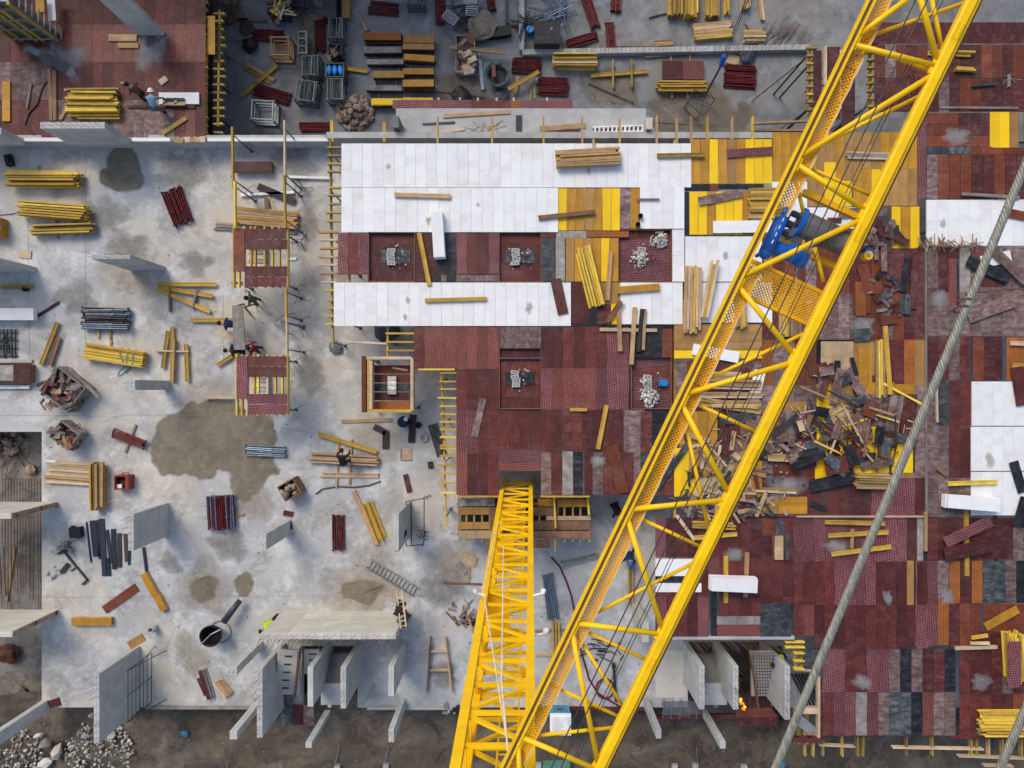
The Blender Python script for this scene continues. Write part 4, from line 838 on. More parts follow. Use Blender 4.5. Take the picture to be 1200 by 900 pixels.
# black steel strips
S_ = [((101, 612), (106.5, 659), 1.8, 'thinnest black strip, first in the row'), ((108.5, 610), (113, 652), 8, 'broad black strip beside the thinnest one'), ((115, 609), (116.5, 655), 2.5, 'narrow black strip between two broad ones'), ((119, 608), (122.5, 675), 6, 'longest black strip in the row'), ((126, 654), (127.5, 675), 5, 'short broad black strip at the foot of the row'), ((125, 621), (130, 660), 4, 'black strip just past the longest one'), ((132.5, 620), (134, 667), 5.5, 'black strip before the spiral ones'), ((139.5, 625), (140, 665), 5, 'spiral brown and black strip near the grooved wall'), ((146.5, 626), (148.5, 658), 4.5, 'brown strip nearly touching the grooved wall'), ((151.5, 645), (151, 662), 2.5, 'shortest black strip beside the grooved wall')]
for a, b_, w_, lb in S_: loose('steel_strip', 'steel strip', lb, a, b_, w_, 'navy_steel' if 'brown' not in lb else 'dark_lumber', .004, .05, group='row of black steel strips')
# dark timbers by the slab edge
bundle(TS, 'timber stack', 'short dark timber bundle near the slab edge', (238, 784), (249, 818), 9, 'timber', ['dark_lumber', 'grey_lumber', 'red_ply'], 0, 2, n=5)
bundle(TS, 'timber stack', 'short pale timber bundle against the wall pier', (256, 797), (270, 814), 12, 'timber', ['lumber', 'pale_lumber'], 0, 2, n=5)
# steel props
bundle(PB, 'prop bundle', 'dark red prop bundle lying alone near the retaining wall', (202, 223), (217, 263), 24, 'prop', 'red_steel', 0, 3, n=9)
bundle(PB, 'prop bundle', 'blue grey prop bundle with two pale bearers sticking out', (99, 373), (154, 374), 26, 'prop', ['blue_steel', 'blue_steel', 'dark_steel'], 0, 3, [(.3, 10, 0), (.55, 12, 0)], n=11)
bundle(PB, 'prop bundle', 'small dark red prop bundle across a grey bearer', (134, 507), (171, 521), 11, 'prop', 'red_steel', 0, 2, [(.5, 12, 12)], n=5)
bundle(PB, 'prop bundle', 'blue galvanised prop bundle at the edge of the big damp patch', (288, 527), (336, 530), 13, 'prop', ['blue_steel', 'galv_steel'], 0, 2, n=6)
bundle(PB, 'prop bundle', 'broad upright bundle of red props below the big damp patch', (259, 580), (261, 620), 33, 'prop', ['red_steel', 'red_steel', 'red_paint', 'red_steel', 'blue_steel'], 0, 3, [(.6, 0, 9)], n=13)
bundle(PB, 'prop bundle', 'narrow upright bundle of red props near the brown plank', (397, 603), (397, 645), 15, 'prop', ['red_steel', 'dark_red_ply'], 0, 2, n=6)
bundle(PB, 'prop bundle', 'blue props lying between mast and jib', (641, 672), (648, 724), 14, 'prop', ['blue_steel', 'galv_steel'], 0, 2, n=6)
bundle(PB, 'prop bundle', 'three galvanised tubes lying under the platform end', (657, 662), (702, 651), 9, 'prop', 'galv_steel', 0, 1, n=4)
bundle(BS, 'beam stack', 'three yellow beams on cross bearers between mast and jib', (651, 727), (652, 770), 10, 'beam', 'yellow_wood', 0, 1, [(.28, 20, 12), (.95, 20, 4)], n=3)
loose('loose_beam', 'beam', 'yellow beam upright under the jib by the kneeling worker', (737, 657), (738, 708), 3, 'olive_wood', 0, .12, 'beam')
loose('loose_beam', 'beam', 'second yellow beam under the jib by the kneeling worker', (741, 660), (741, 706), 2.6, 'lumber', 0, .12, 'beam')
# sawhorse-like trestle
c = P(516, 778, 0); root = thing('timber_trestle', 'brown timber trestle shaped like an H beside the mast', 'trestle', c)
for a, b_ in (((505, 745), (501, 810)), ((522, 745), (530, 810))): stringer(root, a, b_, .12, 'brown_lumber' if a[0] < 510 else 'lumber', 'rail')
for v in (762, 784): stringer(root, (504, v), (526, v), .02, 'pale_lumber', 'rung')
# red tub
c = P(149, 564, 0); root = thing('mortar_tub', 'red mortar tub near the olive beams', 'tub', c)
mb = MB(); mb.box(-.36, -.36, 0, .36, .36, .05); 
for x0_, y0_, x1_, y1_ in ((-.36, -.36, -.3, .36), (.2, -.36, .36, .36), (-.3, .3, .2, .36), (-.3, -.36, .2, -.3)): mb.box(x0_, y0_, .05, x1_, y1_, .55)
put('body', mb.mesh('body', 'red_paint'), root, c); mb = MB(); mb.box(-.29, -.29, .06, .19, .1, .3); put('mortar', mb.mesh('mortar', 'black_rubber'), root, c)
mb = MB(); mb.tube([(.1, .36, .5), (.1, .5, .6), (.4, .5, .6), (.4, .36, .5)], .03, 6); put('handle', mb.mesh('handle', 'red_paint'), root, c)
mb = MB(); mb.box(-.3, -.29, .3, -.05, -.1, .42); put('brick', mb.mesh('brick', 'foam'), root, c)
# concrete pouring bucket
c = P(256, 738, 0); root = thing('concrete_bucket', 'black round concrete bucket with a long dark spout', 'bucket', c)
mb = MB(); mb.lathe([(.18, .1), (.5, .75), (.53, 1.0), (.50, 1.0), (.46, .75), (.15, .14), (0, .14)], 26); put('drum', mb.mesh('drum', 'black_rubber', True), root, c)
mb = MB(); p0 = P(262, 729, .7); p1 = P(281, 704, .5); mb.tube([p0 - c, p1 - c], .17, 12, r2=.14); put('spout', mb.mesh('spout', 'dark_steel', True), root, c)
mb = MB(); mb.tube([(-.5, -.42, 1.0), (.1, .15, 1.1), (.52, .35, 1.0)], .03, 6); put('handle', mb.mesh('handle', 'galv_steel'), root, c)
mb = MB(); mb.tube([(.55 * math.cos(k * .4) + .1, .55 * math.sin(k * .4) - .1, .03) for k in range(17)], .03, 6); put('foot_ring', mb.mesh('foot_ring', 'galv_steel'), root, c)
c = P(182, 735, 0); root = thing('pipe_stub', 'short grey pipe stub with a dark mouth standing on the slab', 'pipe', c)
mb = MB(); mb.lathe([(.17, 0), (.17, .5), (.12, .5), (.12, .02)], 14); put('pipe_wall', mb.mesh('pipe_wall', 'plain_concrete', True), root, c); mb = MB(); mb.lathe([(0, .06), (.119, .06)], 12); put('inside', mb.mesh('inside', 'black_rubber'), root, c)
# bits and tools near the pit
c = P(92, 623, 0); mb = MB(); mb.box(-.3, -.26, 0, .28, .26, .3); mb.box(-.25, .26, .05, -.1, .34, .22); mb.box(.05, -.3, .1, .2, -.26, .3); tag(put('tool_box', mb.mesh('tool_box', 'black_rubber'), None, c, .1), 'small black box near the black strips', 'box')
mb = MB(); mb.bar(P(74, 645, .05), P(103, 680, .05), .09, .09); mb.bar(P(103, 679, .05), P(96.5, 685, .05), .09, .09); mb.bar(P(75, 645, .05), P(68, 649, .05), .12, .12); mb.bar(P(90, 664, .05), P(83, 669, .05), .06, .06); tag(obj('steel_bracket', mb, 'dark_steel'), 'angled dark steel bracket lying near the wire tangle', 'bracket')
mb = MB()
for k in range(16):
    c = P(80 + rnd(-9, 9), 641 + rnd(-7, 7), .05); mb.tube([c + Vector((rnd(-.3, .3), rnd(-.3, .3), rnd(0, .15))) for _ in range(4)], .012, 4)
tag(obj('wire_tangle', mb, 'dark_steel'), 'grey wire tangle near the steel bracket', 'wire')
mb = MB(); mb.bar(P(72, 671, .06), P(80, 661, .06), .2, .12); tag(obj('dark_offcut', mb, 'dark_lumber'), 'dark offcut beside the steel bracket', 'offcut')
heap('rubble_heap', 'rubble', 'handful of grey scraps beside the dark offcut', 63, 671, 0, .35, 16, .04, .12, ROCKS, hgt=.1)
mb = MB(); mb.tube([P(u, v, .012) for u, v in ((0, 252), (14, 251), (24, 248))], .03, 5); tag(obj('cable', mb, 'dark_steel'), 'short dark cable at the edge beside the brown crate', 'cable')

# ------------------------------------------------------------------ debris crates and net bags
SCR = ['brown_worn', 'dark_lumber', 'mauve_ply', 'brown_lumber', 'grey_lumber', 'rust_ply', 'lumber', 'slate_ply', 'grey_worn']
def scraps(root, c, ax, ay, n, l0, l1, w0, w1, mats, h=.3, rot=0, name='offcut', flat=.25):
    R = Matrix.Rotation(rot, 3, 'Z')
    for i in range(n):
        p = R @ Vector((rnd(-ax, ax), rnd(-ay, ay), 0)); L_ = round(rnd(l0, l1), 1) or .1; W_ = round(rnd(w0, w1), 2)
        put(name, boxmesh(name, L_, W_, .03, random.choice(mats)), root, c + p + Vector((0, 0, .03 + h * random.random())), (rnd(-flat, flat), rnd(-flat, flat), rnd(0, 6.28)))
def crate(name, label, cat, cu, cv, lu, lv, deg, h, z=0.0, m='grey_lumber', fill_=None, n=30, th=.06, group='crates and pallets with site scrap', open_=False):
    c = P(cu, cv, z); root = thing(name, label, cat, c, group); L_, W_ = px(lu, z + h), px(lv, z + h); r = math.radians(-deg); R = Matrix.Rotation(r, 3, 'Z')
    put('base', boxmesh('base', L_, W_, .08, m), root, c + Vector((0, 0, .05)), r)
    for s_ in (-1, 1):
        if open_:
            for zz in (.12, h * .5, h - .07):
                put('rail', boxmesh('rail', L_, .06, .07, m), root, c + R @ Vector((0, s_ * (W_ / 2 - .03), 0)) + Vector((0, 0, zz)), r + rnd(-.01, .01)); put('rail', boxmesh('rail', .06, W_ - .125, .07, m), root, c + R @ Vector((s_ * (L_ / 2 - .03), 0, 0)) + Vector((0, 0, zz + .002)), r)
            for sx in (-1, 1): put('post', boxmesh('post', .07, .07, h, m), root, c + R @ Vector((sx * (L_ / 2 + .006), s_ * (W_ / 2 + .006), 0)), r)
            continue
        put('side', boxmesh('side', L_, th, h - .13, m), root, c + R @ Vector((0, s_ * (W_ / 2 - th / 2), 0)) + Vector((0, 0, .13)), r)
        put('end', boxmesh('end', th, W_ - 2 * th - .01, h - .13, m), root, c + R @ Vector((s_ * (L_ / 2 - th / 2), 0, 0)) + Vector((0, 0, .13)), r)
    if fill_ == 'scrap': scraps(root, c + Vector((0, 0, .2)), L_ * .42, W_ * .42, n, .2, .8, .08, .3, SCR, h * .75, r, flat=.5)
    elif fill_ == 'stone':
        for k in range(n):
            p = R @ Vector((rnd(-L_ * .38, L_ * .38), rnd(-W_ * .38, W_ * .38), rnd(.2, h))); o = put('stone', random.choice(BROCKS), root, c + p, (rnd(0, 6), rnd(0, 6), rnd(0, 6))); s_ = rnd(.14, .24); o.scale = (s_,) * 3
    elif fill_ == 'rods':
        k = max(3, round(L_ / .11))
        for j in range(2):
            for i in range(k):
                mb = MB(); y = W_ * .47; mb.tube([(0, -y, 0), (rnd(-.03, .03), y, 0)], .035, 6)
                put('rod', mb.mesh('rod', random.choice(('dull_steel', 'dull_steel', 'grey_lumber', 'dark_steel', 'galv_steel'))), root, c + R @ Vector((-L_ * .45 + L_ * .9 * (i + .5) / k, 0, 0)) + Vector((0, 0, h - .06 - .2 * j + rnd(-.12, .1))), (rnd(-.06, .06), rnd(-.05, .05), r + rnd(-.09, .09)))
    elif fill_ == 'bag':
        for i in range(3):
            mb = MB(); mb.lathe([(0, .0), (.13, .02), (.155, .1), (.14, .17), (.06, .2), (0, .19)], 12); me = mb.mesh('bag', 'cyan_bag', True)
            o = put('bag', me, root, c + R @ Vector((-L_ * .3 + i * L_ * .3, 0, 0)) + Vector((0, 0, h - .13)), (0, 0, rnd(-.1, .1))); o.scale = (.9, W_ * 2.4, 1)
    return root
c2 = crate('debris_crate', 'big broken debris crate heaped with offcuts, a long board on its side', 'crate', 86, 456, 42, 36, 38, .9, 0, 'grey_lumber', 'scrap', 95)
scraps(c2, P(68, 458, .5), .7, .9, 40, .2, .6, .08, .25, SCR, .3, flat=.6)
loose('loose_plank', 'plank', 'long grey board on the side of the big debris crate', (81, 432), (116, 466), 4, 'grey_lumber', .95, .1)
crate('debris_crate', 'smaller debris crate with offcuts below the big one', 'crate', 87, 509, 28, 24, 35, .8, 0, 'grey_lumber', 'scrap', 50)
crate('stone_crate', 'wooden crate of pale stones below the big damp patch', 'crate', 345.5, 571, 22, 20, -30, .9, 0, 'brown_lumber', 'stone', 26)
heap('stone_net', 'stones', 'big round net bag heaped with pale stones in the yard', 417, 133, ZL, .95, 150, .14, .24, BROCKS, hgt=.9)
for cu, cv, lu, lv, lb, m in ((398, 42, 17, 24, 'galvanised crate of rods beside the tan stacked panels', 'dull_steel'), (369, 85, 19, 23, 'grey crate of rods in the middle of the yard', 'dull_steel'), (397.5, 112, 19, 25, 'grey crate of rods just below the blue bags', 'dull_steel'), (364, 114, 24, 24, 'tilted grey crate of rods beside the stone net', 'dull_steel'), (490, 6, 20, 18, 'crate of rods at the top edge above the tan panel stacks', 'dull_steel')):
    crate('rod_crate', lb, 'crate', cu, cv, lu, lv, 0 if cu != 364 else 8, .9, ZL, m, 'rods', group='crates of steel rods', open_=True)
crate('rod_crate', 'dark small crate with a turquoise lid piece near the tan stacks', 'crate', 397, 66, 16, 13, 0, .8, ZL, 'dark_lumber', 'scrap', 14)
crate('bag_crate', 'crate topped with bright blue bags', 'crate', 397.5, 91, 22, 17, 0, .95, ZL, 'dark_steel', 'bag')
crate('timber_crate', 'open empty wooden crate frame beside the tan boards', 'crate', 335, 64, 22, 22, 0, 1.0, ZL, 'lumber', None, open_=True)
crate('debris_crate', 'yard crate full of yellow and pale offcuts', 'crate', 332, 17, 24, 18, 8, .9, ZL, 'dark_steel', 'scrap', 40)
scraps(thing('offcut_heap', 'loose pale offcuts on top of the yard crate', 'offcuts', P(328, 12, ZL)), P(330, 12, ZL + .9), .5, .35, 16, .3, .9, .05, .12, ['pale_lumber', 'bright_yellow_wood', 'lumber'], .2)
crate('steel_frame_crate', 'empty grey steel frame standing beside the retaining wall', 'crate', 315, 137, 26, 23, 3, 1.0, ZL, 'galv_steel', None, open_=True)
root = thing('rack', 'narrow pale rack with three openings in the yard', 'rack', P(355, 51, ZL))
for a, b_ in (((351, 39), (351, 65)), ((360, 39), (360, 65)), ((351, 39), (360, 39)), ((351, 47), (360, 47)), ((351, 56), (360, 56)), ((351, 64), (360, 64))): stringer(root, a, b_, ZL + .8, 'grey_lumber', 'rail')
put('shelf', boxmesh('shelf', .35, 1.1, .04, 'dark_steel'), root, P(355.5, 52, ZL + .4))
def fibre_bag(name, label, cat, u, v, r, z, m, flat=.7):
    bm = bmesh.new(); bmesh.ops.create_icosphere(bm, subdivisions=3, radius=r); off = Vector((rnd(0, 50), 3, 8))
    for q in bm.verts:
        q.co *= 1 + .35 * mn.noise(q.co / r * 1.6 + off) + .12 * mn.noise(q.co / r * 5 + off); q.co.z = max(q.co.z * flat, -r * .5)
    me = bpy.data.meshes.new(name); bm.to_mesh(me); bm.free(); me.materials.append(MATS[m]); return tag(put(name, me, None, P(u, v, z + r * .5)), label, cat)
fibre_bag('waste_sack', 'black waste sack beside the red props', 'sack', 293, 53, .40, ZL, 'black_rubber')
fibre_bag('waste_sack', 'black plastic sack half under the lower white strip', 'sack', 452, 387, .62, 0, 'plastic_sheet', .4)
fibre_bag('earth_heap', 'small brown earth heap with tufts in the yard', 'earth', 565, 32, .75, ZL, 'mud_stain', .4)
fibre_bag('plastic_heap', 'crumpled dark plastic sheet beside the round tub', 'plastic', 588, 111, .4, ZL, 'plastic_sheet', .3)
fibre_bag('dark_heap', 'low dark rag heap beside the patterned edge strip', 'rags', 540, 112, .5, ZL, 'black_rubber', .3)
fibre_bag('rag_heap', 'dark rags under the propped joist end', 'rags', 393, 407, .3, 0, 'dull_steel', .2)
fibre_bag('rag_heap', 'brown rope heap near the red props in the yard', 'ropes', 288, 33, .4, ZL, 'dark_lumber', .25)
# round tub with torn lining
c = P(583, 93, ZL); root = thing('round_tub', 'round tub with torn dark lining and a red board across it', 'tub', c)
mb = MB(); mb.lathe([(.35, 0), (.62, .5), (.66, .62), (.52, .6), (.3, .15), (0, .12)], 18); me = mb.mesh('tub_wall', 'plastic_sheet')
for q in me.vertices: q.co *= 1 + .14 * mn.noise(Vector(q.co) * 3)
put('tub_wall', me, root, c); mb = MB(); mb.lathe([(0, .3), (.45, .3)], 14); put('inside', mb.mesh('inside', 'black_rubber'), root, c)
loose('loose_plank', 'plank', 'red board standing in the round tub', (578, 76), (579, 90), 4.5, 'brick_ply', ZL + .65, .05)
# yard stacks of panels
A_ = [(426, 470, 37.5, 46, 'orange_ply', .75, 'tan_ply', 'orange topped panel stack at the corner of the near column'), (425.5, 470, 54.5, 61.5, 'grey_worn', .55, 'tan_ply', 'weathered panel stack with pale bands below the orange one'), (430, 473, 69.5, 75.5, 'grey_worn', .45, 'tan_ply', 'weathered panel stack with a pale board lying across'), (437, 473, 83, 91, 'tan_ply', .5, 'amber_ply', 'short brown panel stack between grey and worn ones'), (429, 471, 100, 106, 'grey_worn', .5, 'slate_ply', 'grey smeared panel stack above the yellow one'), (435, 471, 115.5, 123, 'yellow_ply', .5, 'yellow_ply', 'bright yellow panel stack touching the ledge'),
      (472, 509, 41, 50, 'tan_ply', .55, 'orange_ply', 'tan panel stack at the head of the far column'), (472, 508.5, 51.5, 58, 'tan_ply', .55, 'orange_ply', 'tan panel stack tight below the head stack'), (473.5, 509, 63.5, 70.5, 'amber_ply', .65, 'amber_ply', 'amber panel stack set slightly askew'), (472, 508, 80, 87, 'amber_ply', .55, 'tan_ply', 'amber panel stack above the tallest one'), (472, 508, 93, 101, 'amber_ply', .95, 'amber_ply', 'tallest amber panel stack with a deep dark side'), (472, 507, 114, 118, 'yellow_ply', .4, 'yellow_ply', 'low yellow panel stack at the foot of the far column')]
for u0, u1, v0, v1, m, h, m2, lb in A_:
    zt = ZL + h; A, B = P(u0, v1, zt), P(u1, v0, zt); c = (A + B) / 2; root = thing('panel_stack', lb, 'panel stack', (c.x, c.y, ZL), GROUPS['panel_stack']); n = max(4, int(h / .1)); rr = -.06 if 'askew' in lb else 0
    for k in range(n): put('panel', boxmesh('panel', round(B.x - A.x, 2), round(B.y - A.y, 2), round(h * .8 / n - .008, 3), m if k == n - 1 else random.choice(('dark_lumber', 'dark_lumber', m2))), root, (c.x + rnd(-.02, .02), c.y + rnd(-.02, .02), ZL + .1 + (h - .1) * k / n), rr + rnd(-.012, .012))
    for t in (.2, .8): put('bearer', boxmesh('bearer', .1, B.y - A.y + .5, .09, 'lumber'), root, (A.x + (B.x - A.x) * t, c.y + .3, ZL), 0)
bundle('panel_stack', 'panel stack', 'long tan board stack at the top edge beside the dark crate', (407, -12), (407, 25), 9, 'panel', 'tan_ply', ZL, 12, n=1, jit=.01)
c = P(391, 8, ZL); mb = MB(); mb.box(-.35, -1.0, 0, .35, 1.0, .9); mb.box(-.38, -1.03, .9, .38, 1.03, .95)
for k in range(6): mb.box(-.39, -.95 + k * .36, .05, .39, -.87 + k * .36, .86)
tag(put('steel_bin', mb.mesh('steel_bin', 'dark_steel'), None, c), 'dark steel bin at the top edge beside the long tan boards', 'bin')
crate('steel_bin', 'large black lidded bin beside the blue cap in the yard corner', 'bin', 640, 48, 30, 27, 0, .9, ZL, 'black_ply', 'scrap', 6)
mb = MB()
for x in (-.32, .34): mb.box(x - .33, -.6, .9, x + .33, .6, .94)
tag(put('bin_cover', mb.mesh('bin_cover', 'black_ply'), None, P(641, 48, ZL)), 'two black lids lying on the large yard bin', 'lid')
# red props in the yard
Y = [((297, 42), (334, 44), 14, 'red prop bundle beside the black waste sack'), ((375, 25), (376, 62), 12, 'upright red prop bundle between the grey crates'), ((299, 105), (341, 118), 15, 'slanting red prop bundle below the tan boards'), ((352, 150), (387, 149), 11, 'red prop bundle against the retaining wall'), ((433, 10), (467, 13), 16, 'red prop bundle at the top edge above the stacks'), ((516, -4), (517, 30), 13, 'upright red prop bundle at the top edge by the grey racks'), ((574, -8), (577, 14), 10, 'short red prop bundle at the top edge by the earth heap'), ((600, 77), (634, 79), 19, 'red prop bundle with a yellow beam lying over it'), ((630, 102), (666, 103), 22, 'red prop bundle close to the patterned edge strip'), ((685, -6), (698, 34), 12, 'long slanting red prop bundle at the top edge'), ((722, -8), (721, 15), 12, 'short red prop bundle cut by the top edge'), ((714, 28), (716, 59), 11, 'upright red prop bundle on its own'), ((664, 54), (700, 43), 12, 'fanned red prop bundle beside the black bin'), ((848, 90), (885, 92), 28, 'broad red prop bundle under the lifting hook')]
for a, b_, w_, lb in Y: bundle(PB, 'prop bundle', lb, a, b_, w_, 'prop', ['red_steel', 'red_steel', 'red_steel', 'dark_red_ply'], ZL, 2)
bundle(TS, 'timber stack', 'tan boards laid across a yellow beam in the yard', (287, 77), (321, 97), 9, 'plank', ['tan_ply', 'lumber'], ZL, 3, n=2)
for a, b_, w_, lb, m in (((283, 112), (325, 75), 4.5, 'yellow beam under the tan boards in the yard', 'yellow_wood'), ((595, 104), (632, 83), 4.5, 'yellow beam slanting over the red props', 'yellow_wood'), ((604, 110), (607, 88), 4, 'upright yellow beam under the slanting one', 'olive_wood'), ((692, 88), (760, 83), 4, 'long yellow beam of the yard cross', 'yellow_wood'), ((718, 70), (718.5, 103), 3.2, 'short pale beam of the yard cross', 'olive_wood'), ((740, 70), (740.5, 102), 3.2, 'second pale beam under the long yellow beam', 'olive_wood'), ((407, 80), (430, 83), 4, 'short amber beam beside the panel stacks', 'yellow_wood'), ((527, 54), (593, 61), 5, 'long pale beam across the debris cart', 'lumber')):
    loose('loose_beam', 'beam', lb, a, b_, w_, m, ZL + (.5 if 'over' in lb or 'across' in lb else .1), .12, 'beam')
for a, b_, w_, lb, m in (((623, 95), (622, 117), 2.5, 'pale yellow lath beside the red props', 'olive_wood'), ((626, 92), (626.5, 116), 4, 'grey plank by the pale lath', 'grey_lumber'), ((274, 45), (296, 43), 6, 'grey plank beside the black sack', 'grey_lumber'), ((276, 22), (312, 24), 3, 'brown lath near the rope heap', 'brown_lumber'), ((240, 28), (290, 22), 3, 'brown lath near the deck scaffold', 'brown_lumber'), ((285, 84), (310, 72), 1.5, 'x', 'x'), ((561, 62), (566, 105), 4, 'grey shovel-like tube with a round foot', 'blue_steel'), ((485, 28), (500, 22), 2, 'y', 'x'), ((424, 25), (430, 36), 3.5, 'short tan lath above the panel stacks', 'lumber'), ((800, 38), (800, 38), 1, 'z', 'x'), ((875, 25), (893, 54), 5, 'grey board slanting over the small timber pile', 'grey_lumber'), ((760, 18), (781, 13), 4, 'grey board lying beside the yellow piles', 'grey_lumber'), ((756, 66), (826, 60), 4, 'grey wooden rail along the yard kerb', 'grey_lumber')):
    if m == 'x': continue
    loose('loose_plank', 'plank', lb, a, b_, w_, m, ZL + .08, .05)
for a, b_, w_, lb, k, ms in (((647, 68), (699, 67), 8, 'x', 'x', 0), ((647, 75), (699, 75), 16, 'pale yellow beam stack near the kerb', 'beam', ['bright_yellow_wood', 'olive_wood', 'pale_lumber']), ((789, -14), (789, 23), 17, 'upright yellow beam stack at the top edge, first of the row', 'beam', OL), ((808, -14), (808, 25), 15, 'upright yellow beam stack at the top edge, second of the row', 'beam', YB), ((833, -14), (833, 24), 17, 'upright brown beam stack at the top edge between yellow ones', 'beam', OL + ['lumber']), ((850.5, -14), (851, 19), 7, 'narrow yellow beam stack at the top edge', 'beam', YB), ((872, -14), (872, 14), 10, 'short pale beam stack at the top edge', 'beam', TB), ((811, 40), (858, 36), 19, 'loose heap of pale timbers in the yard', 'timber', TB + ['olive_wood']), ((870, 44), (896, 44), 14, 'small pale timber pile under the grey board', 'timber', TB), ((768, 103), (829, 103), 11, 'yellow beam row on bearers below the red panels', 'beam', YB), ((889, -8), (893, 26), 5, 'thin timber pair at the top edge by the hoist ropes', 'timber', TB), ((766, 53), (788, 51), 7, 'few brown laths on the rebar mat', 'timber', ['lumber', 'brown_lumber'])):
    if k == 'x': continue
    bundle(BS if k == 'beam' else TS, 'beam stack' if k == 'beam' else 'timber stack', lb, a, b_, w_, k, ms, ZL, 3 if w_ > 12 else 2, [(.32, 7, 14), (.62, 7, 14)] if 'bearers' in lb else ())
root = thing('panel_stack', 'pair of red patterned panels lying on bearers in the yard', 'panel stack', P(799, 82, ZL), GROUPS['panel_stack'])
for k in range(3):
    for i, m in enumerate(('red_ply', 'brick_ply')): put('panel', boxmesh('panel', 1.1, 1.0, .03, m), root, P(788.5 + i * 24, 82, ZL + .3) + Vector((0, 0, k * .034 - .1)), 0)
for u in (786, 808): put('bearer', boxmesh('bearer', .1, 2.2, .1, 'lumber'), root, P(u, 82, ZL), 0)
# debris cart
c = crate('debris_cart', 'flat cart loaded with dark rags and pale boards', 'cart', 546, 68, 23, 44, 0, .5, ZL, 'grey_lumber', 'scrap', 40)
for k in range(5): put('pale_sheet', boxmesh('pale_sheet', rnd(.3, .6), rnd(.25, .5), .03, 'pale_lumber'), c, P(546 + rnd(-8, 8), 68 + rnd(-18, 18), ZL + .55) + Vector((0, 0, rnd(0, .1))), rnd(0, 3))
# tube tangle and grey racks at the top edge
for nm, lb, cu, cv, n, m, sp_, L_ in (('tube_tangle', 'tangle of pale blue tubes beside the black bin', 650, 12, 30, 'blue_steel', 15, 1.6), ('tube_tangle', 'tangle of grey tubes among the racks at the top edge', 545, 14, 22, 'dark_steel', 16, 1.2), ('tube_tangle', 'dark tangle of tubes by the yard crate', 352, 3, 22, 'dark_steel', 12, 1.2), ('tube_tangle', 'dark rods tangled beside the blue cap', 618, 28, 22, 'dark_steel', 7, 1.4), ('tube_tangle', 'brown rods tangled at the foot of the deck scaffold', 262, 10, 26, 'rebar_steel', 18, 1.3)):
    root = thing(nm, lb, 'tubes', P(cu, cv, ZL))
    for k in range(n):
        a = rnd(0, 3.14); mb = MB(); d = Vector((math.cos(a), math.sin(a), rnd(-.1, .1))) * L_ * rnd(.3, .6); q = P(cu + rnd(-sp_, sp_), cv + rnd(-sp_, sp_) * .8, ZL + .1 + rnd(0, .35)); mb.tube([q - d, q + d], .028, 5); obj('tube', mb, m, root)
for cu, cv, w_, h_, dg, lb in ((553, 14, 13, 10, 0, 'upper small grey rack frame at the top edge'), (528, 22, 16, 10, 35, 'tilted grey rack frame beside the red props'), (551, 3, 15, 6, 0, 'grey rack frame cut by the top edge')):
    c = P(cu, cv, ZL + .5); root = thing('rack', lb, 'rack', (c.x, c.y, ZL), 'grey rack frames'); W_, H_ = px(w_, ZL) / 2, px(h_, ZL) / 2; R = Matrix.Rotation(math.radians(-dg), 3, 'Z')
    for k in range(5):
        for zz in (.1, .6):
            mb = MB(); mb.bar((-W_, -H_ + k * H_ / 2, zz), (W_, -H_ + k * H_ / 2, zz), .06, .06); put('rail', mb.mesh('rail', 'galv_steel'), root, (c.x, c.y, ZL), math.radians(-dg))
    for sx in (-W_, W_):
        mb = MB(); mb.bar((sx, -H_, .35), (sx, H_, .35), .06, .6); put('end_rail', mb.mesh('end_rail', 'galv_steel'), root, (c.x, c.y, ZL), math.radians(-dg))
mb = MB(); mb.box(-.62, -.22, 0, .62, .22, .35); mb.box(-.66, -.26, .35, .66, .26, .4); mb.box(-.2, -.3, .1, .2, -.22, .3); tag(put('drum_box', mb.mesh('drum_box', 'black_rubber'), None, P(585, 41, ZL), .15), 'black oblong box beside the brown earth heap', 'box')
mb = MB(); mb.lathe([(0, .4), (.2, .4), (.22, .25), (.18, 0)], 12); tag(put('blue_cap', mb.mesh('blue_cap', 'cyan_bag'), None, P(621, 38, ZL)), 'small blue cap on the rods beside the black bin', 'cap')  # blue cap resting on the rods
for a, b_, lb in (((594, 0), (594, 31), 'dark steel channel standing by the kerb corner'), ((594, 28), (607, 30), 'short dark steel channel at the kerb corner')): loose('steel_channel', 'channel', lb, a, b_, 4, 'dark_steel', ZL, .1)
# yard kerb with starter bars
for a, b_, lb in (((611.5, -40), (611.5, 62), 'upright concrete kerb with bars at the top edge'), ((612, 64.5), (945, 58.5), 'long concrete kerb with a row of bars across the yard')):
    r_ = wall(lb, a, b_, .35, .28, ZL, 'plain_concrete', top=True, name='kerb_wall')
rb = MB()
for k in range(34):
    p = P(905 + rnd(-22, 35), 46 + rnd(-4, 10), ZL + .05); rb.tube([p, p + Vector((rnd(.3, .8), rnd(.5, 1.0), rnd(0, .3)))], .012, 4)
for k in range(9): rb.tube([P(720, 54 + k * .9, ZL + .04), P(800 + rnd(-9, 5), 54 + k * .9, ZL + .04)], .012, 4)
tag(obj('rebar_mat', rb, 'rebar_steel'), 'loose rusty rebar mats along the yard kerb', 'rebar')
fibre_bag('plastic_heap', 'blue and black plastic scraps beside the broad red props', 'plastic', 876, 64, .42, ZL, 'plastic_sheet', .3)
loose('plywood_sheet', 'panel', 'tan board scrap beside the plastic scraps', (853, 68), (866, 72), 11, 'pale_ply', ZL, .05)
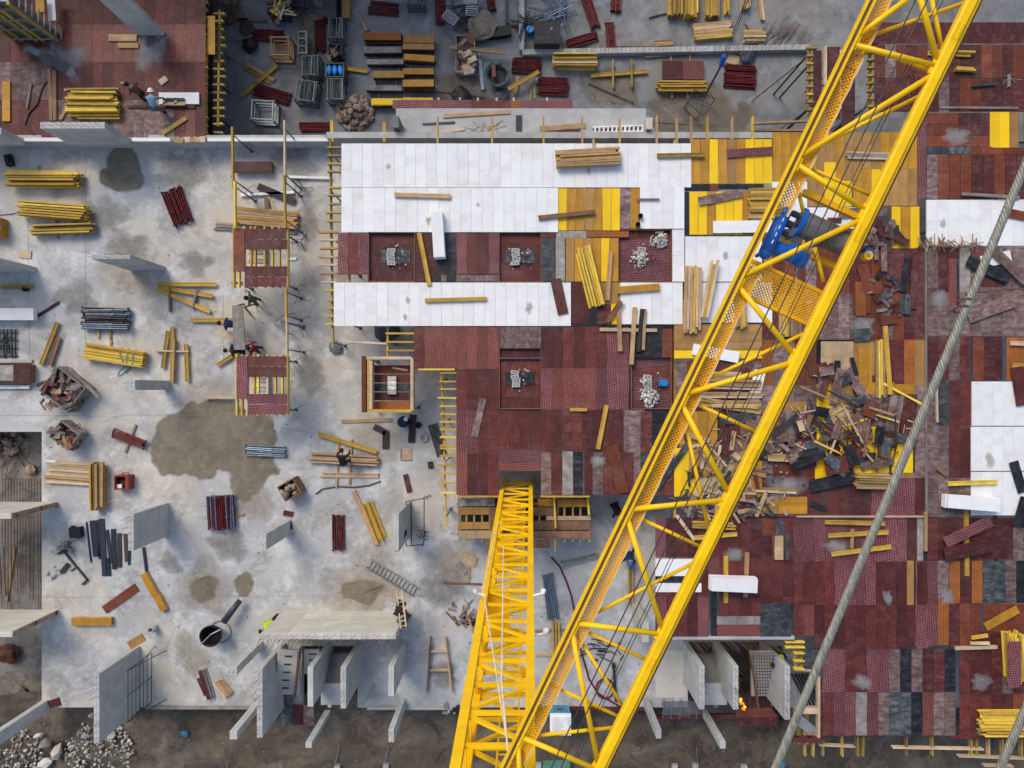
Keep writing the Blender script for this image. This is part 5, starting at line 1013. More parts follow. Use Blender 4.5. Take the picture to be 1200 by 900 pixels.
# concrete ledge beside the retaining wall
b = MB(); A, B = P(464, 163.5, .35), P(757, 127, .35); b.box(A.x, A.y, ZL, B.x, B.y, .35)
tag(obj('concrete_ledge', b, 'plain_concrete'), 'broad concrete ledge between the yard and the white strips', 'ledge')
root = thing('edge_strip', 'strip of plum patterned panels along the concrete ledge', 'panel strip', P(565, 122, .3))
sv = list(OCC); OCC.clear()
fill(root, (460, 117, 598, 127.5), 'H', [('red_ply', 2), ('plum_ply', 1)], .3, .5, 2); fill(root, (598, 117, 611, 127.5), 'H', [('orange_ply', 1)], .3, .5, .6); fill(root, (611, 117, 671, 127.5), 'H', [('plum_ply', 1)], .3, .5, 2); OCC.extend(sv)
mb = MB(); A, B = P(461, 127, .2), P(670, 117.5, .2); mb.box(A.x, A.y, .0, B.x, B.y, .24); obj('edge_beam', mb, 'brown_lumber', root)
for u in (514, 539, 560, 582, 602, 641): mb = MB(); p = P(u, 116.5, .25); mb.box(p.x - .05, p.y - .1, .0, p.x + .05, p.y + .08, .3); obj('peg', mb, 'pale_lumber', root)
for a, b_, w_, lb, m in (((519, 136), (598, 131), 4, 'long grey timber on the concrete ledge', 'lumber'), ((488, 158), (544, 151), 3, 'pale lath on the concrete ledge', 'pale_lumber'), ((633, 151), (686, 147), 6, 'two pale boards on the concrete ledge', 'lumber'), ((632, 157), (680, 154), 5, 'dark red board on the concrete ledge', 'dark_red_ply'), ((495, 145), (533, 143), 2, 'dark bar on the concrete ledge', 'dark_steel'), ((580, 162), (636, 163), 2.5, 'pale lath along the foot of the ledge', 'pale_lumber'), ((608, 135), (608, 162), 7, 'grey steel shoe standing on the ledge', 'dark_steel')): loose('loose_plank', 'plank', lb, a, b_, w_, m, .36, .06)
root = thing('ladder', 'white ladder lying on the concrete ledge', 'ladder', P(720, 153, .36))
for v in (150.5, 157): stringer(root, (694, v), (757, v - 2), .37, 'white_paint', 'rail')
for k in range(12): stringer(root, (697 + k * 5, 150.5), (697 + k * 5, 157), .4, 'white_paint', 'rung')
wall('short dark wall at the near end of the concrete ledge', (470, 150), (470, 163), 1.6, .3, .0, 'dark_concrete'); wall('short pale wall at the far end of the concrete ledge', (755, 150), (755, 163), 1.4, .3, .0, 'pale_concrete')
rb = MB()
for k in range(26):
    p = P(565 + rnd(-20, 20), 152 + rnd(-7, 7), .37); d = Vector((rnd(-.5, .5), rnd(-.4, .4), .03)); rb.tube([p - d, p + d], .015, 4)
tag(obj('lath_litter', rb, 'pale_lumber'), 'thin pale laths littering the concrete ledge', 'laths')
# ------------------------------------------------------------------ things on the decks
zd = ZD + .02
bundle(TS, 'timber stack', 'tan timber stack on the upper white field', (651, 188), (727, 184), 20, 'timber', ['lumber', 'yellow_wood', 'olive_wood', 'lumber'], ZD + .06, 3, [(.6, 0, 12)], n=7)
for a, b_, w_, lb, m, dz in (((462, 228), (528, 230), 5, 'brown beam on the upper white field', 'lumber', .06), ((631, 255), (697, 248), 5, 'brown beam half on white, half on amber panels', 'brown_lumber', .06), ((491, 273), (503, 334), 4.5, 'yellow beam across the red recess strip', 'yellow_wood', .06), ((498, 352), (570, 350), 4.5, 'yellow brown beam on the lower white strip', 'yellow_wood', .06), ((770, 182), (826, 181), 4, 'yellow beam from the white field to the amber panels', 'olive_wood', .08),
    ((716, 294), (712, 352), 4, 'pale beam leaning by the yellow stack on amber panels', 'lumber', .05), ((711, 378), (728, 352), 5, 'rust coloured beam crossing the pale timbers', 'brown_lumber', .1), ((725, 358), (727, 412), 7, 'pale timber below the rust coloured beam', 'lumber', .06), ((744, 360), (740, 427), 5, 'yellow edged timber beside the black one', 'lumber', .05), ((753, 362), (748, 412), 5, 'black timber among pale ones by the white square', 'dark_lumber', .05), ((756, 362), (754, 410), 3.5, 'slim pale timber beside the black one', 'lumber', .05), ((703, 386), (770, 387), 4, 'thin pale bearer under the timbers by the white square', 'pale_lumber', .0), ((723, 340), (773, 336), 8, 'orange plank laid on the small white square', 'amber_ply', .08),
    ((668, 480), (688, 480), 4, 'short yellow offcut on the red deck', 'yellow_wood', .0), ((701, 526), (711, 475), 4, 'slanting yellow beam on the red deck', 'yellow_wood', .0), ((1038, 382), (1044, 462), 5.5, 'long yellow beam beside the offcut pile', 'yellow_wood', .1), ((1112, 567), (1169, 565), 4, 'yellow beam lying over the edge of the white boards', 'bright_yellow_wood', .1), ((1133, 598), (1134, 675), 5, 'upright yellow beam under the plum panel', 'yellow_wood', .0),
    ((967, 612), (1038, 614), 5, 'uppermost of three yellow beams by the steel rope', 'yellow_wood', .08), ((971, 628), (1042, 624), 5, 'middle of three yellow beams by the steel rope', 'yellow_wood', .08), ((975, 650), (1045, 641), 5, 'lowest of three yellow beams by the steel rope', 'yellow_wood', .08), ((999, 620), (998, 642), 3.5, 'short pale bearer between the yellow beams', 'lumber', .0), ((1017, 622), (1016, 640), 3.5, 'second pale bearer behind the steel rope', 'lumber', .0),
    ((812, 631), (864, 626), 4, 'yellow beam below the twin beams beside the jib', 'yellow_wood', .0), ((851, 652), (851, 707), 5.5, 'upright yellow beam under the white block', 'yellow_wood', .0), ((876, 648), (874, 700), 5.5, 'upright pale beam under the white block', 'lumber', .0), ((793, 604), (814, 633), 4, 'pale board slanting beside the jib chord', 'pale_lumber', .08), ((1139, 748), (1158, 745), 4, 'short yellow offcut above the pale boards', 'yellow_wood', .12), ((1120, 760), (1169, 758.5), 4, 'pale board at the head of the corner deck', 'pale_lumber', .0), ((1138, 754), (1160, 754), 3.5, 'short pale board stacked on another', 'pale_lumber', .08), ((1185, 402), (1215, 403), 5, 'pale beam end on the orange panel', 'pale_lumber', .05), ((1188, 428), (1215, 429), 6, 'yellow beam end on the red board', 'yellow_wood', .05),
    ((1128, 227), (1195, 231), 3.5, 'grey lath along the top of the white boards', 'grey_lumber', .06), ((1098, 453), (1099, 495), 2, 'thin pale lath on the mauve deck', 'pale_lumber', .0), ((1140, 100), (1168, 98), 3, 'dark lath on the far corner deck', 'dark_lumber', .0), ((746, 233), (773, 233), 1.5, 'thin wire lath on the white boards', 'grey_lumber', .06), ((1099, 548), (1111, 557), 5, 'short brown offcut on the mauve deck', 'brown_lumber', .02)):
    loose('loose_beam' if 'beam' in lb or 'timber' in lb else 'loose_plank', 'beam' if 'beam' in lb or 'timber' in lb else 'plank', lb, a, b_, w_, m, zd + dz, .1, 'beam' if 'beam' in lb and 'brown beam' not in lb else None)
bundle(BS, 'beam stack', 'slanting yellow beam stack on the amber panels beside the white strip', (681, 290), (699, 360), 19, 'beam', ['bright_yellow_wood', 'yellow_wood', 'bright_yellow_wood'], zd, 2, n=6)
bundle(TS, 'timber stack', 'tall pale timber stack on white boards left of the jib', (812, 312), (810, 391), 20, 'timber', TB, zd + .05, 2, n=6)
bundle(TS, 'timber stack', 'slanting pale timbers across the tall pale stack', (838, 304), (825, 372), 10, 'timber', ['lumber', 'yellow_wood', 'pale_lumber'], zd + .28, 1, n=3)
bundle(TS, 'timber stack', 'pale timbers partly hidden under the jib walkway', (866, 330), (868, 386), 14, 'timber', TB, zd + .05, 2, n=5)
bundle(TS, 'timber stack', 'tan upright timber stack under the winch platform', (925, 345), (925, 395), 26, 'timber', TB + ['brown_lumber'], zd + .05, 2, n=8)
bundle(TS, 'timber stack', 'yellowish boards stacked crosswise beside the black frame strip', (876, 239), (913, 239), 36, 'timber', OL, zd, 2, n=10)
bundle(TS, 'timber stack', 'pale timber stack under the jib, upper one of two', (828, 450), (892, 451), 12, 'timber', TB, zd, 2, n=4)
bundle(TS, 'timber stack', 'pale boards on edge in front of the white square', (832, 473), (892, 474), 9, 'timber', TB, zd, 2, n=4)
bundle(TS, 'timber stack', 'pale timber stack under the jib, lower one of two', (816, 463), (893, 463), 7, 'timber', TB, zd, 2, n=3)
bundle(TS, 'timber stack', 'olive timbers fanned out under the jib', (815, 469), (892, 481), 10, 'timber', OL, zd, 2, n=4)
bundle(TS, 'timber stack', 'pale board stack on amber panels behind the jib ropes', (830, 440), (868, 440), 9, 'timber', TB, zd, 1, n=3)
bundle(TS, 'timber stack', 'pale timbers lying on the amber deck behind the big chord', (990, 182), (1050, 184), 9, 'timber', ['pale_lumber', 'grey_lumber'], zd, 1, n=3)
bundle(TS, 'timber stack', 'pale board stack at the debris behind the big chord', (898, 535), (934, 537), 9, 'timber', TB, zd, 2, n=4)
bundle(TS, 'timber stack', 'twin pale boards at the foot of the debris', (884, 573), (933, 576), 6, 'timber', ['pale_lumber', 'olive_wood'], zd, 1, n=2)
bundle(TS, 'timber stack', 'upright pale boards beside the long yellow beam', (1031, 398), (1031, 468), 11, 'timber', ['lumber', 'pale_lumber', 'bright_yellow_wood'], zd, 1, n=4)
bundle(BS, 'beam stack', 'pale beam stack at the foot of the offcut pile', (999, 562), (1040, 563), 17, 'beam', ['lumber', 'olive_wood', 'pale_lumber'], zd, 2, n=6)
bundle(BS, 'beam stack', 'twin yellow beams on the red deck beside the jib', (808, 614), (861, 616), 9, 'beam', YB, zd, 1, n=3)
bundle(BS, 'beam stack', 'upright bright yellow beam stack beside the plum panel in the corner', (1181, 738), (1184, 797), 17, 'beam', ['bright_yellow_wood', 'yellow_wood', 'bright_yellow_wood'], zd, 3, n=6)
bundle(BS, 'beam stack', 'wide yellow beam stack in the lower corner behind the steel rope', (1144, 845), (1215, 845), 30, 'beam', ['yellow_wood', 'bright_yellow_wood', 'lumber'], zd, 2, n=8)
bundle(BS, 'beam stack', 'yellow beams on the red deck near the far corner', (1086, 62), (1140, 64), 4, 'beam', 'yellow_wood', zd, 1, n=2)
bundle(BS, 'beam stack', 'second yellow beam pair near the far corner', (1118, 82), (1140, 83), 4, 'beam', 'yellow_wood', zd, 1, n=2)
bundle(BS, 'beam stack', 'yellow beam stack lying on the upper red deck', (80, 124), (144, 124), 36, 'beam', ['yellow_wood', 'olive_wood', 'bright_yellow_wood'], ZU + .02, 2, n=10, jit=.25)
for a, b_, w_, lb, m in (((57, 80), (60, 141), 4, 'long brown timber beside the yellow stack on the red deck', 'lumber'), ((63, 82), (63.5, 141), 5, 'second brown timber beside the yellow stack', 'brown_lumber'), ((7, 95), (7, 142), 9, 'amber plank at the edge of the red deck', 'amber_ply'), ((36, 98), (31, 127), 2, 'grey lath near the hose on the red deck', 'grey_lumber'), ((190, 156), (218, 138), 5, 'olive beam slanting near the light clad worker', 'olive_wood'), ((70, 140), (79, 124), 4, 'short brown lath by the yellow stack', 'lumber'), ((75, 105), (138, 104), 2.5, 'pale lath along the head of the yellow stack', 'pale_lumber'), ((141, 97), (150, 97), 2.5, 'tiny pale lath on the red deck', 'lumber'), ((187, 97), (195, 91), 7, 'small pale square offcut on the red deck', 'pale_lumber'), ((127, 44), (160, 44), 8, 'brown plank at the foot of the grey wall', 'lumber'), ((138, 53), (162, 53), 6, 'second brown plank at the foot of the grey wall', 'lumber'), ((150, 125), (228, 125), 3, 'dark red edge board by the white panel', 'dark_red_ply')):
    loose('loose_plank', 'plank', lb, a, b_, w_, m, ZU + .02, .06)
mb = MB(); mb.tube([P(u, v, ZU + .03) for u, v in ((55, 95), (49, 105), (44, 122), (34, 133), (29, 147), (40, 158))], .03, 6); tag(obj('hose', mb, 'black_rubber'), 'black hose curling on the upper red deck', 'hose')
# white board with a small window form on the upper deck
loose('foam_board', 'board', 'white board lying on the upper red deck', (186, 115), (233, 115), 13.5, 'foam', ZU + .02, .1)
root = thing('window_form', 'small pale timber frame lying on the white board', 'frame', P(205, 119, ZU + .13))
for a, b_ in (((191, 116.5), (216, 116.5)), ((191, 122.5), (217, 122.5)), ((192.5, 116), (192.5, 123)), ((206.5, 116), (206.5, 123))):
    A, B = P(*a, ZU + .19), P(*b_, ZU + .19); mb = MB(); mb.bar(A, B, .1, .12); obj('frame_bar', mb, 'lumber' if a[0] == b_[0] or a[1] > 120 else 'dark_lumber', root)
# white foam blocks
def block(lb, cu, cv, lu, lv, deg, h, z=ZD + .06):
    c = P(cu, cv, z); L_, W_ = px(lu, z), px(lv, z); root = thing('foam_block', lb, 'foam block', c, 'white foam blocks'); r = math.radians(-deg)
    for k in range(3): put('foam_slab', boxmesh('foam_slab', L_ * (1 if k < 2 else .975), W_, h / 3 - .004, 'foam'), root, c + Vector((0, 0, h / 3 * k)), r + (0, .012, -.01)[k])
block('white foam block standing across the recess strip', 514.5, 277, 54, 13, 86, .5)
block('white foam block on two beams behind the jib chord', 857, 682, 54, 16, 2, .55, ZD + .2)
block('white foam block beside the plum panel and the white boards', 1134, 588, 62, 15, 4, .5, ZD + .1)
loose('foam_board', 'board', 'white board under the walkway of the jib', (812, 409), (866, 419), 13, 'foam', zd + .05, .08)
loose('foam_board', 'board', 'white board below the yellow panels beside the jib', (836, 266), (905, 265), 14, 'foam', zd + .05, .08)
loose('foam_board', 'board', 'white board tucked under the brown planks beside the rope', (1150, 307), (1185, 300), 14, 'foam', zd + .03, .05)
loose('foam_board', 'board', 'white board under the olive timbers', (880, 452), (893, 455), 40, 'foam', zd - .005, .012)
# loose panels
for a, b_, w_, lb, m, dz in (((852, 180), (905, 176.5), 9.5, 'patterned panel lying on the amber and yellow panels', 'plum_ply', .04), ((819, 236), (870, 226), 10, 'worn brown panel lying on the yellow panels', 'brown_worn', .05), ((651, 327), (660, 368), 12.5, 'patterned panel hanging over the lower white strip', 'red_ply', .08), ((717, 521), (730, 578), 14, 'brick red panel slanting at the deck edge', 'rust_ply', .05), ((566, 467), (556, 512), 8, 'smeared pale strip on the red deck', 'mauve_ply', .012), ((1108, 636), (1162, 610), 13, 'purple patterned panel lying over the yellow beam', 'plum_ply', .2), ((1107, 650), (1163, 639), 16, 'dark brown panel lying over the yellow beam', 'dark_red_ply', .2), ((1155, 735), (1193, 714), 10, 'orange panel slanting beside the yellow stack', 'amber_ply', .05), ((1189, 752), (1189, 806), 15, 'purple panel lying on the corner beams', 'plum_ply', .66),
    ((1164, 292), (1206, 333), 11, 'worn brown plank slanting across the white board', 'brown_worn', .2), ((1134, 305), (1183, 327), 13, 'black panel under the slanting brown plank', 'black_ply', .1), ((1135, 371), (1188, 352), 16, 'brown panel lying askew beside the steel rope', 'brown_worn', .06), ((1177, 248), (1215, 256), 10, 'rust plank overlapping the white boards', 'rust_ply', .1), ((1188, 541), (1199, 577), 11, 'black panel on the white boards, upper one', 'black_ply', .1), ((1203, 583), (1193, 617), 13, 'black panel on the white boards, lower one', 'black_ply', .12), ((1192, 430), (1199, 475), 15, 'red patterned panel overlapping the white boards', 'red_ply', .1), ((913, 628), (913, 656), 10, 'pale panel standing out on the red deck', 'pale_ply', .05), ((923, 625), (923, 656), 5, 'smeared grey strip beside the pale panel', 'slate_ply', .04), ((770, 572), (806, 521), 7, 'slate board slanting under the jib walkway', 'slate_ply', .06), ((895, 480), (896, 500), 1, 'x', 'x', 0), ((845, 492), (893, 488), 12, 'slate panel smeared with cement behind the big chord', 'slate_ply', .05), ((984, 250), (1040, 247), 11, 'dark patterned panel stack behind the big chord', 'brown_worn', .1), ((970, 258), (986, 258), 6, 'red panel scrap beside the drum', 'dark_red_ply', .06), ((1010, 310), (1020, 345), 13, 'rust panel below the yellow hoist box', 'rust_ply', .05), ((1028, 326), (1040, 308), 6, 'black strip below the hoist box', 'black_ply', .1), ((1064, 303), (1058, 342), 7, 'long black strip beside the seam board', 'black_ply', .06), ((1073, 299), (1070, 362), 8, 'upright red plank beside the seam board', 'dark_red_ply', .06), ((1062, 345), (1061, 368), 12, 'dark green smeared scrap beside the red plank', 'slate_ply', .1), ((1000, 349), (1020, 349), 36, 'orange panel with grid lines behind the chord', 'rust_ply', .03), ((1008, 330), (1009, 370), 12, 'orange panel standing out on the mauve deck', 'orange_ply', .04), ((1032, 376), (1052, 374), 10, 'short rust panel near the long yellow beam', 'rust_ply', .06), ((1001, 393), (1020, 392), 15, 'slate square on the worn deck', 'slate_ply', .05), ((1012, 408), (1011, 460), 11, 'amber plank upright at the offcut pile', 'amber_ply', .05), ((948, 436), (970, 430), 13, 'rust scrap on the amber panels', 'rust_ply', .06), ((994, 432), (1004, 448), 9, 'brown scrap beside the amber plank', 'brown_worn', .08), ((998, 419), (1004, 440), 5, 'black lath beside the amber plank', 'black_ply', .1), ((978, 428), (985, 428), 11, 'small black square on the amber panels', 'black_ply', .03), ((1016, 488), (1024, 470), 17, 'bright rust panel in the offcut pile', 'rust_ply', .3), ((967, 548), (994, 543), 20, 'patterned square panel at the foot of the offcut pile', 'red_ply', .3), ((949, 570), (998, 560), 14, 'black panel at the foot of the offcut pile', 'black_ply', .15), ((950, 590), (967, 597), 6, 'black offcut alone on the red deck', 'black_ply', .02), ((1044, 512), (1052, 463), 16, 'mauve panel lying beside the rust one', 'mauve_ply', .1), ((1062, 512), (1066, 463), 14, 'dark rust panel beside the seam board', 'dark_red_ply', .08), ((944, 523), (969, 522), 12, 'slate panel at the near side of the offcut pile', 'slate_ply', .2)):
    if m == 'x': continue
    loose('plywood_sheet', 'panel', lb, a, b_, w_, m, zd + dz, .035, tilt=0)
pile = thing('offcut_pile', 'big pile of mauve, black and rust panel offcuts on the worn deck', 'offcuts', P(1005, 490, zd))
scraps(pile, P(985, 468, zd), 1.2, 1.4, 14, .6, 1.7, .2, .5, ['mauve_ply', 'slate_ply', 'brown_worn', 'slate_ply', 'black_ply', 'mauve_ply', 'dark_red_ply'], .3, flat=.25)
scraps(pile, P(1005, 522, zd), 2.5, 1.0, 20, .5, 2.0, .2, .5, ['mauve_ply', 'slate_ply', 'brown_worn', 'black_ply', 'dark_red_ply', 'dark_red_ply', 'rust_ply', 'black_ply'], .35, flat=.22)
scraps(pile, P(1005, 505, zd), 2.2, 1.8, 26, .8, 2.6, .04, .12, ['lumber', 'dark_lumber', 'brown_lumber', 'pale_lumber', 'bright_yellow_wood'], .35, flat=.15)
def splinters(root, c, ax, ay, n, m, l0=.08, l1=.5):
    mb = MB()
    for k in range(n):
        q = c + Vector((random.gauss(0, .45) * ax, random.gauss(0, .45) * ay, rnd(.02, .22))); a = rnd(0, 6.28); l = rnd(l0, l1) / 2; d = Vector((math.cos(a), math.sin(a), rnd(-.15, .15))) * l; mb.bar(q - d, q + d, rnd(.015, .06), .015)
    obj('splinters', mb, m, root, kind='stuff')
for m_ in ('brown_lumber', 'pale_lumber', 'dark_lumber', 'grey_lumber', 'rust_ply'): splinters(pile, P(1000, 505, zd), 2.8, 2.4, 22, m_)
mb = MB()
for k in range(5):
    q = P(1005 + rnd(-22, 22), 505 + rnd(-20, 20), zd + .5); pts = [q + Vector((rnd(-.8, .8), rnd(-.8, .8), rnd(-.2, .2))) for _ in range(5)]; mb.tube(pts, .012, 4)
obj('bent_wire', mb, 'rebar_steel', pile)
p2 = thing('offcut_pile', 'wood waste pile with pale splinters just behind the big chord', 'offcuts', P(915, 515, zd))
scraps(p2, P(917, 512, zd), 1.4, .9, 30, .4, 1.7, .05, .35, ['brown_lumber', 'grey_lumber', 'brown_worn', 'dark_lumber', 'pale_lumber', 'mauve_ply'], .4, flat=.4)
for m_ in ('brown_lumber', 'pale_lumber', 'dark_lumber', 'grey_lumber'): splinters(p2, P(915, 512, zd), 2.6, 1.6, 24, m_)
p3 = thing('offcut_pile', 'scattered splinters and boards under the jib tubes', 'offcuts', P(850, 545, zd))
scraps(p3, P(850, 545, zd), 1.9, 1.5, 46, .2, 1.1, .04, .25, ['pale_lumber', 'brown_worn', 'dark_lumber', 'lumber', 'pale_ply', 'tan_ply', 'dark_red_ply'], .12, flat=.12)
for m_ in ('brown_lumber', 'pale_lumber', 'dark_lumber', 'grey_lumber'): splinters(p3, P(850, 550, zd), 3.6, 2.8, 34, m_)
p4 = thing('offcut_pile', 'dirty offcuts along the lower edge of the amber panels', 'offcuts', P(860, 595, zd))
scraps(p4, P(855, 594, zd), 2.6, .4, 45, .3, 1.2, .05, .2, ['grey_lumber', 'brown_worn', 'slate_ply', 'dark_lumber', 'lumber'], .15, flat=.15)
p5 = thing('offcut_pile', 'grey scraps behind the yellow hoist box', 'offcuts', P(1020, 285, zd))
scraps(p5, P(1024, 283, zd), 1.1, .8, 30, .4, 1.4, .1, .35, ['mauve_ply', 'grey_lumber', 'brown_worn', 'dark_lumber', 'dark_red_ply'], .2, flat=.25)
p6 = thing('offcut_pile', 'thin scraps around the white lamp on the mauve deck', 'offcuts', P(1038, 340, zd))
scraps(p6, P(1036, 345, zd), .9, .9, 16, .2, .8, .05, .25, ['mauve_ply', 'brown_worn', 'dark_red_ply', 'slate_ply'], .06, flat=.15)
p7 = thing('twig_heap', 'brown brushwood along the lower edge of the white boards', 'brushwood', P(1110, 285, zd))
scraps(p7, P(1112, 286, zd + .05), 1.5, .12, 40, .3, .9, .015, .04, ['brown_lumber', 'lumber'], .1, flat=.2, name='twig')
c = P(776, 449, ZD - .18); mb = MB(); mb.box(-.2, -.13, 0, .2, .13, .22); mb.box(-.05, -.14, .22, .05, .14, .25); mb.box(-.2, -.05, .22, .2, .05, .245); tag(put('cool_box', mb.mesh('cool_box', 'cyan_bag'), None, c), 'small blue box beside the rubble in the deck recess', 'box')
for u, v, lb in ((750, 254, 'upper of two small black pots on the white board edge'), (747, 264, 'lower of two small black pots on the white board edge')):
    mb = MB(); mb.lathe([(0, 0), (.1, 0), (.12, .2), (.09, .2), (.08, .05), (0, .05)], 10); tag(put('pot', mb.mesh('pot', 'black_rubber'), None, P(u, v, ZD + .06)), lb, 'pot')
# pole lying in the middle recess and barrel
mb = MB(); mb.tube([P(582, 420, ZD - .1), P(634, 420, ZD - .1)], .05, 7); tag(obj('pole', mb, 'dark_steel'), 'dark pole across the middle recess of the red deck', 'pole')
mb = MB(); mb.tube([P(588, 421, ZD - .3), P(599, 427, ZD - .4)], .03, 6); mb.tube([P(599, 425, ZD - .4), P(606, 425, ZD - .4)], .05, 6); tag(obj('short_pole', mb, 'lumber'), 'short pale stick below the dark pole', 'stick')
root = thing('blue_drum', 'blue drum with a white cap beside the shaft form', 'drum', P(474, 494, 0))
mb = MB(); mb.lathe([(0, 0), (.27, 0), (.29, .3), (.27, .62), (.2, .65), (0, .65)], 16); put('drum_body', mb.mesh('drum_body', 'cloth_navy', True), root, P(474, 494, 0)); mb = MB(); mb.lathe([(.1, 0), (.12, .1), (0, .1)], 10); put('cap', mb.mesh('cap', 'white_paint'), root, P(476, 491, .65))
mb = MB(); mb.lathe([(.2, 0), (.24, .1), (.14, .12), (.12, .02), (.2, 0)], 16); tag(put('rope_coil', mb.mesh('rope_coil', 'plain_concrete', True), None, P(497, 513, 0)), 'grey ring lying beside the black sheet', 'ring')
mb = MB(); mb.lathe([(0, 0), (.15, 0), (.17, .22), (.13, .22), (.12, .05), (0, .05)], 12); tag(put('pail', mb.mesh('pail', 'black_rubber'), None, P(491, 498, 0)), 'small black pail beside the leaning dark timber', 'pail')
mb = MB(); mb.box(-.3, -.3, 0, .3, .3, .03); mb.box(-.3, -.3, .03, .3, -.26, .1); mb.box(-.3, -.26, .03, -.26, .3, .1); tag(put('mortar_tray', mb.mesh('mortar_tray', 'pale_lumber'), None, P(476, 532, 0)), 'small tray of mortar near the shaft form', 'tray')
# ------------------------------------------------------------------ trestle with planks where workers stand
c = P(280, 385, 0); root = thing('work_trestle', 'two grey scaffold planks on trestles between the formwork tables', 'trestle', c)
for u0, u1 in ((275.5, 277), (282, 283.5)): stringer_b = None; A, B = P(u0, 358, 1.2), P(u1 + 1, 410, 1.2); put('plank', boxmesh('plank', (B - A).length, .27, .05, 'grey_lumber'), root, (A + B) / 2, ang(A, B))
for v in (360, 406):
    mb = MB(); A, B = P(273, v, 1.14), P(287, v, 1.14); mb.bar(A, B, .08, .1)
    for q in (A, B):
        for s_ in (-.3, .3): mb.bar(q, (q.x + s_ * .3, q.y + s_, .02), .06, .06)
    obj('trestle_leg', mb, 'dark_steel', root)
loose('plywood_sheet', 'panel', 'pale board beside the scaffold planks', (257, 393), (277, 393), 10, 'pale_lumber', .5, .05)
mb = MB()
for a, b_ in (((334, 345), (334, 415)),): pass
mb.tube([P(322, 378, .3), P(331, 370, 1.6), P(345, 367, .05)], .03, 5); mb.tube([P(322, 380, .3), P(332, 388, 1.4), P(344, 393, .05)], .03, 5); mb.tube([P(330, 377, .8), P(358, 382, .05)], .03, 5)
tag(obj('tripod_stand', mb, 'galv_steel'), 'folded steel tripod under the propped beam between the tables', 'tripod')
for i, (u, v) in enumerate(((355, 220), (352, 284))):
    mb = MB(); 
    for k in range(3):
        a = k * 2.1 + i; mb.tube([P(u, v, .35), P(u, v, .03) + Vector((.5 * math.cos(a), .5 * math.sin(a), 0))], .02, 5)
    mb.tube([P(u, v, .05), P(u, v, .5)], .035, 6)
    tag(obj('tripod_stand', mb, 'dark_steel'), ('spread tripod foot by the dark planks', 'spread tripod foot by the rust table corner', 'tripod foot between the propped beams', 'tripod foot by the lower corner of the plum table', 'tripod foot by the upper corner of the plum table')[i], 'tripod')
# edge things west: recess of the neighbouring stair, brown crate
loose('foam_board', 'board', 'white slab edge reaching in above the dark recess', (-60, 368), (39, 368), 14, 'foam', .3, .3)
b = MB(); A, B = P(-60, 420, .012), P(21, 386, .012); b.box(A.x, A.y, -.02, B.x, B.y, .012); tag(obj('dark_recess', b, 'dark_concrete'), 'dark recess floor with bars under the white slab edge', 'recess')
rb = MB()
for k in range(7): rb.tube([P(-10 + k * 4.6, 386, .05), P(-10 + k * 4.6 + rnd(-2, 2), 420, .05)], .02, 4)
for k in range(4): rb.tube([P(-20, 390 + k * 9, .07), P(22, 390 + k * 9, .07)], .02, 4)
for k in range(16): q = P(rnd(0, 12), rnd(392, 415), .1); rb.tube([q, q + Vector((rnd(-.4, .4), rnd(-.4, .4), rnd(0, .2)))], .025, 4)
tag(obj('rebar_mat', rb, 'dark_steel'), 'bars lying in the dark recess at the slab edge', 'rebar')
loose('plywood_sheet', 'panel', 'pale ledge below the dark recess', (-60, 423), (37, 423), 4, 'plain_concrete', .02, .1)
root = thing('panel_box', 'dark red panel box below the dark recess', 'form', P(17, 437, 0)); A, B = P(-60, 449, .4), P(36.5, 426, .4)
put('lid', boxmesh('lid', B.x - A.x, B.y - A.y, .04, 'dark_red_ply'), root, ((A.x + B.x) / 2, (A.y + B.y) / 2, .4)); put('body', boxmesh('body', B.x - A.x - .1, B.y - A.y - .1, .38, 'brown_lumber'), root, ((A.x + B.x) / 2, (A.y + B.y) / 2, .01))
put('grey_inset', boxmesh('grey_inset', px(16), px(18), .012, 'grey_worn'), root, P(8, 437, .43) + Vector((0, 0, .014)))
loose('loose_plank', 'plank', 'white rail below the dark red panel box', (-60, 454), (34, 453.5), 4, 'white_paint', .05, .1)
crate('brown_crate', 'small brown and amber crate cut by the picture edge', 'crate', 1, 269, 18, 22, 0, .6, 0, 'amber_ply', 'scrap', 10)
loose('plywood_sheet', 'panel', 'small pale square board near the wall end', (21.5, 297), (36, 298.5), 9, 'pale_lumber', .02, .05)
mb = MB(); mb.lathe([(.12, 0), (.15, .2), (.11, .2), (.1, .03), (0, .03)], 10); tag(put('pail', mb.mesh('pail', 'black_rubber'), None, P(32, 339, 0)), 'black pail at the end of the greenish beam', 'pail')
mb = MB(); mb.box(-.16, -.28, 0, .16, .28, .25); mb.box(-.06, -.1, .25, .06, .1, .3); tag(put('battery_box', mb.mesh('battery_box', 'black_rubber'), None, P(13, 189, 0), .25), 'small black box under the retaining wall corner', 'box')
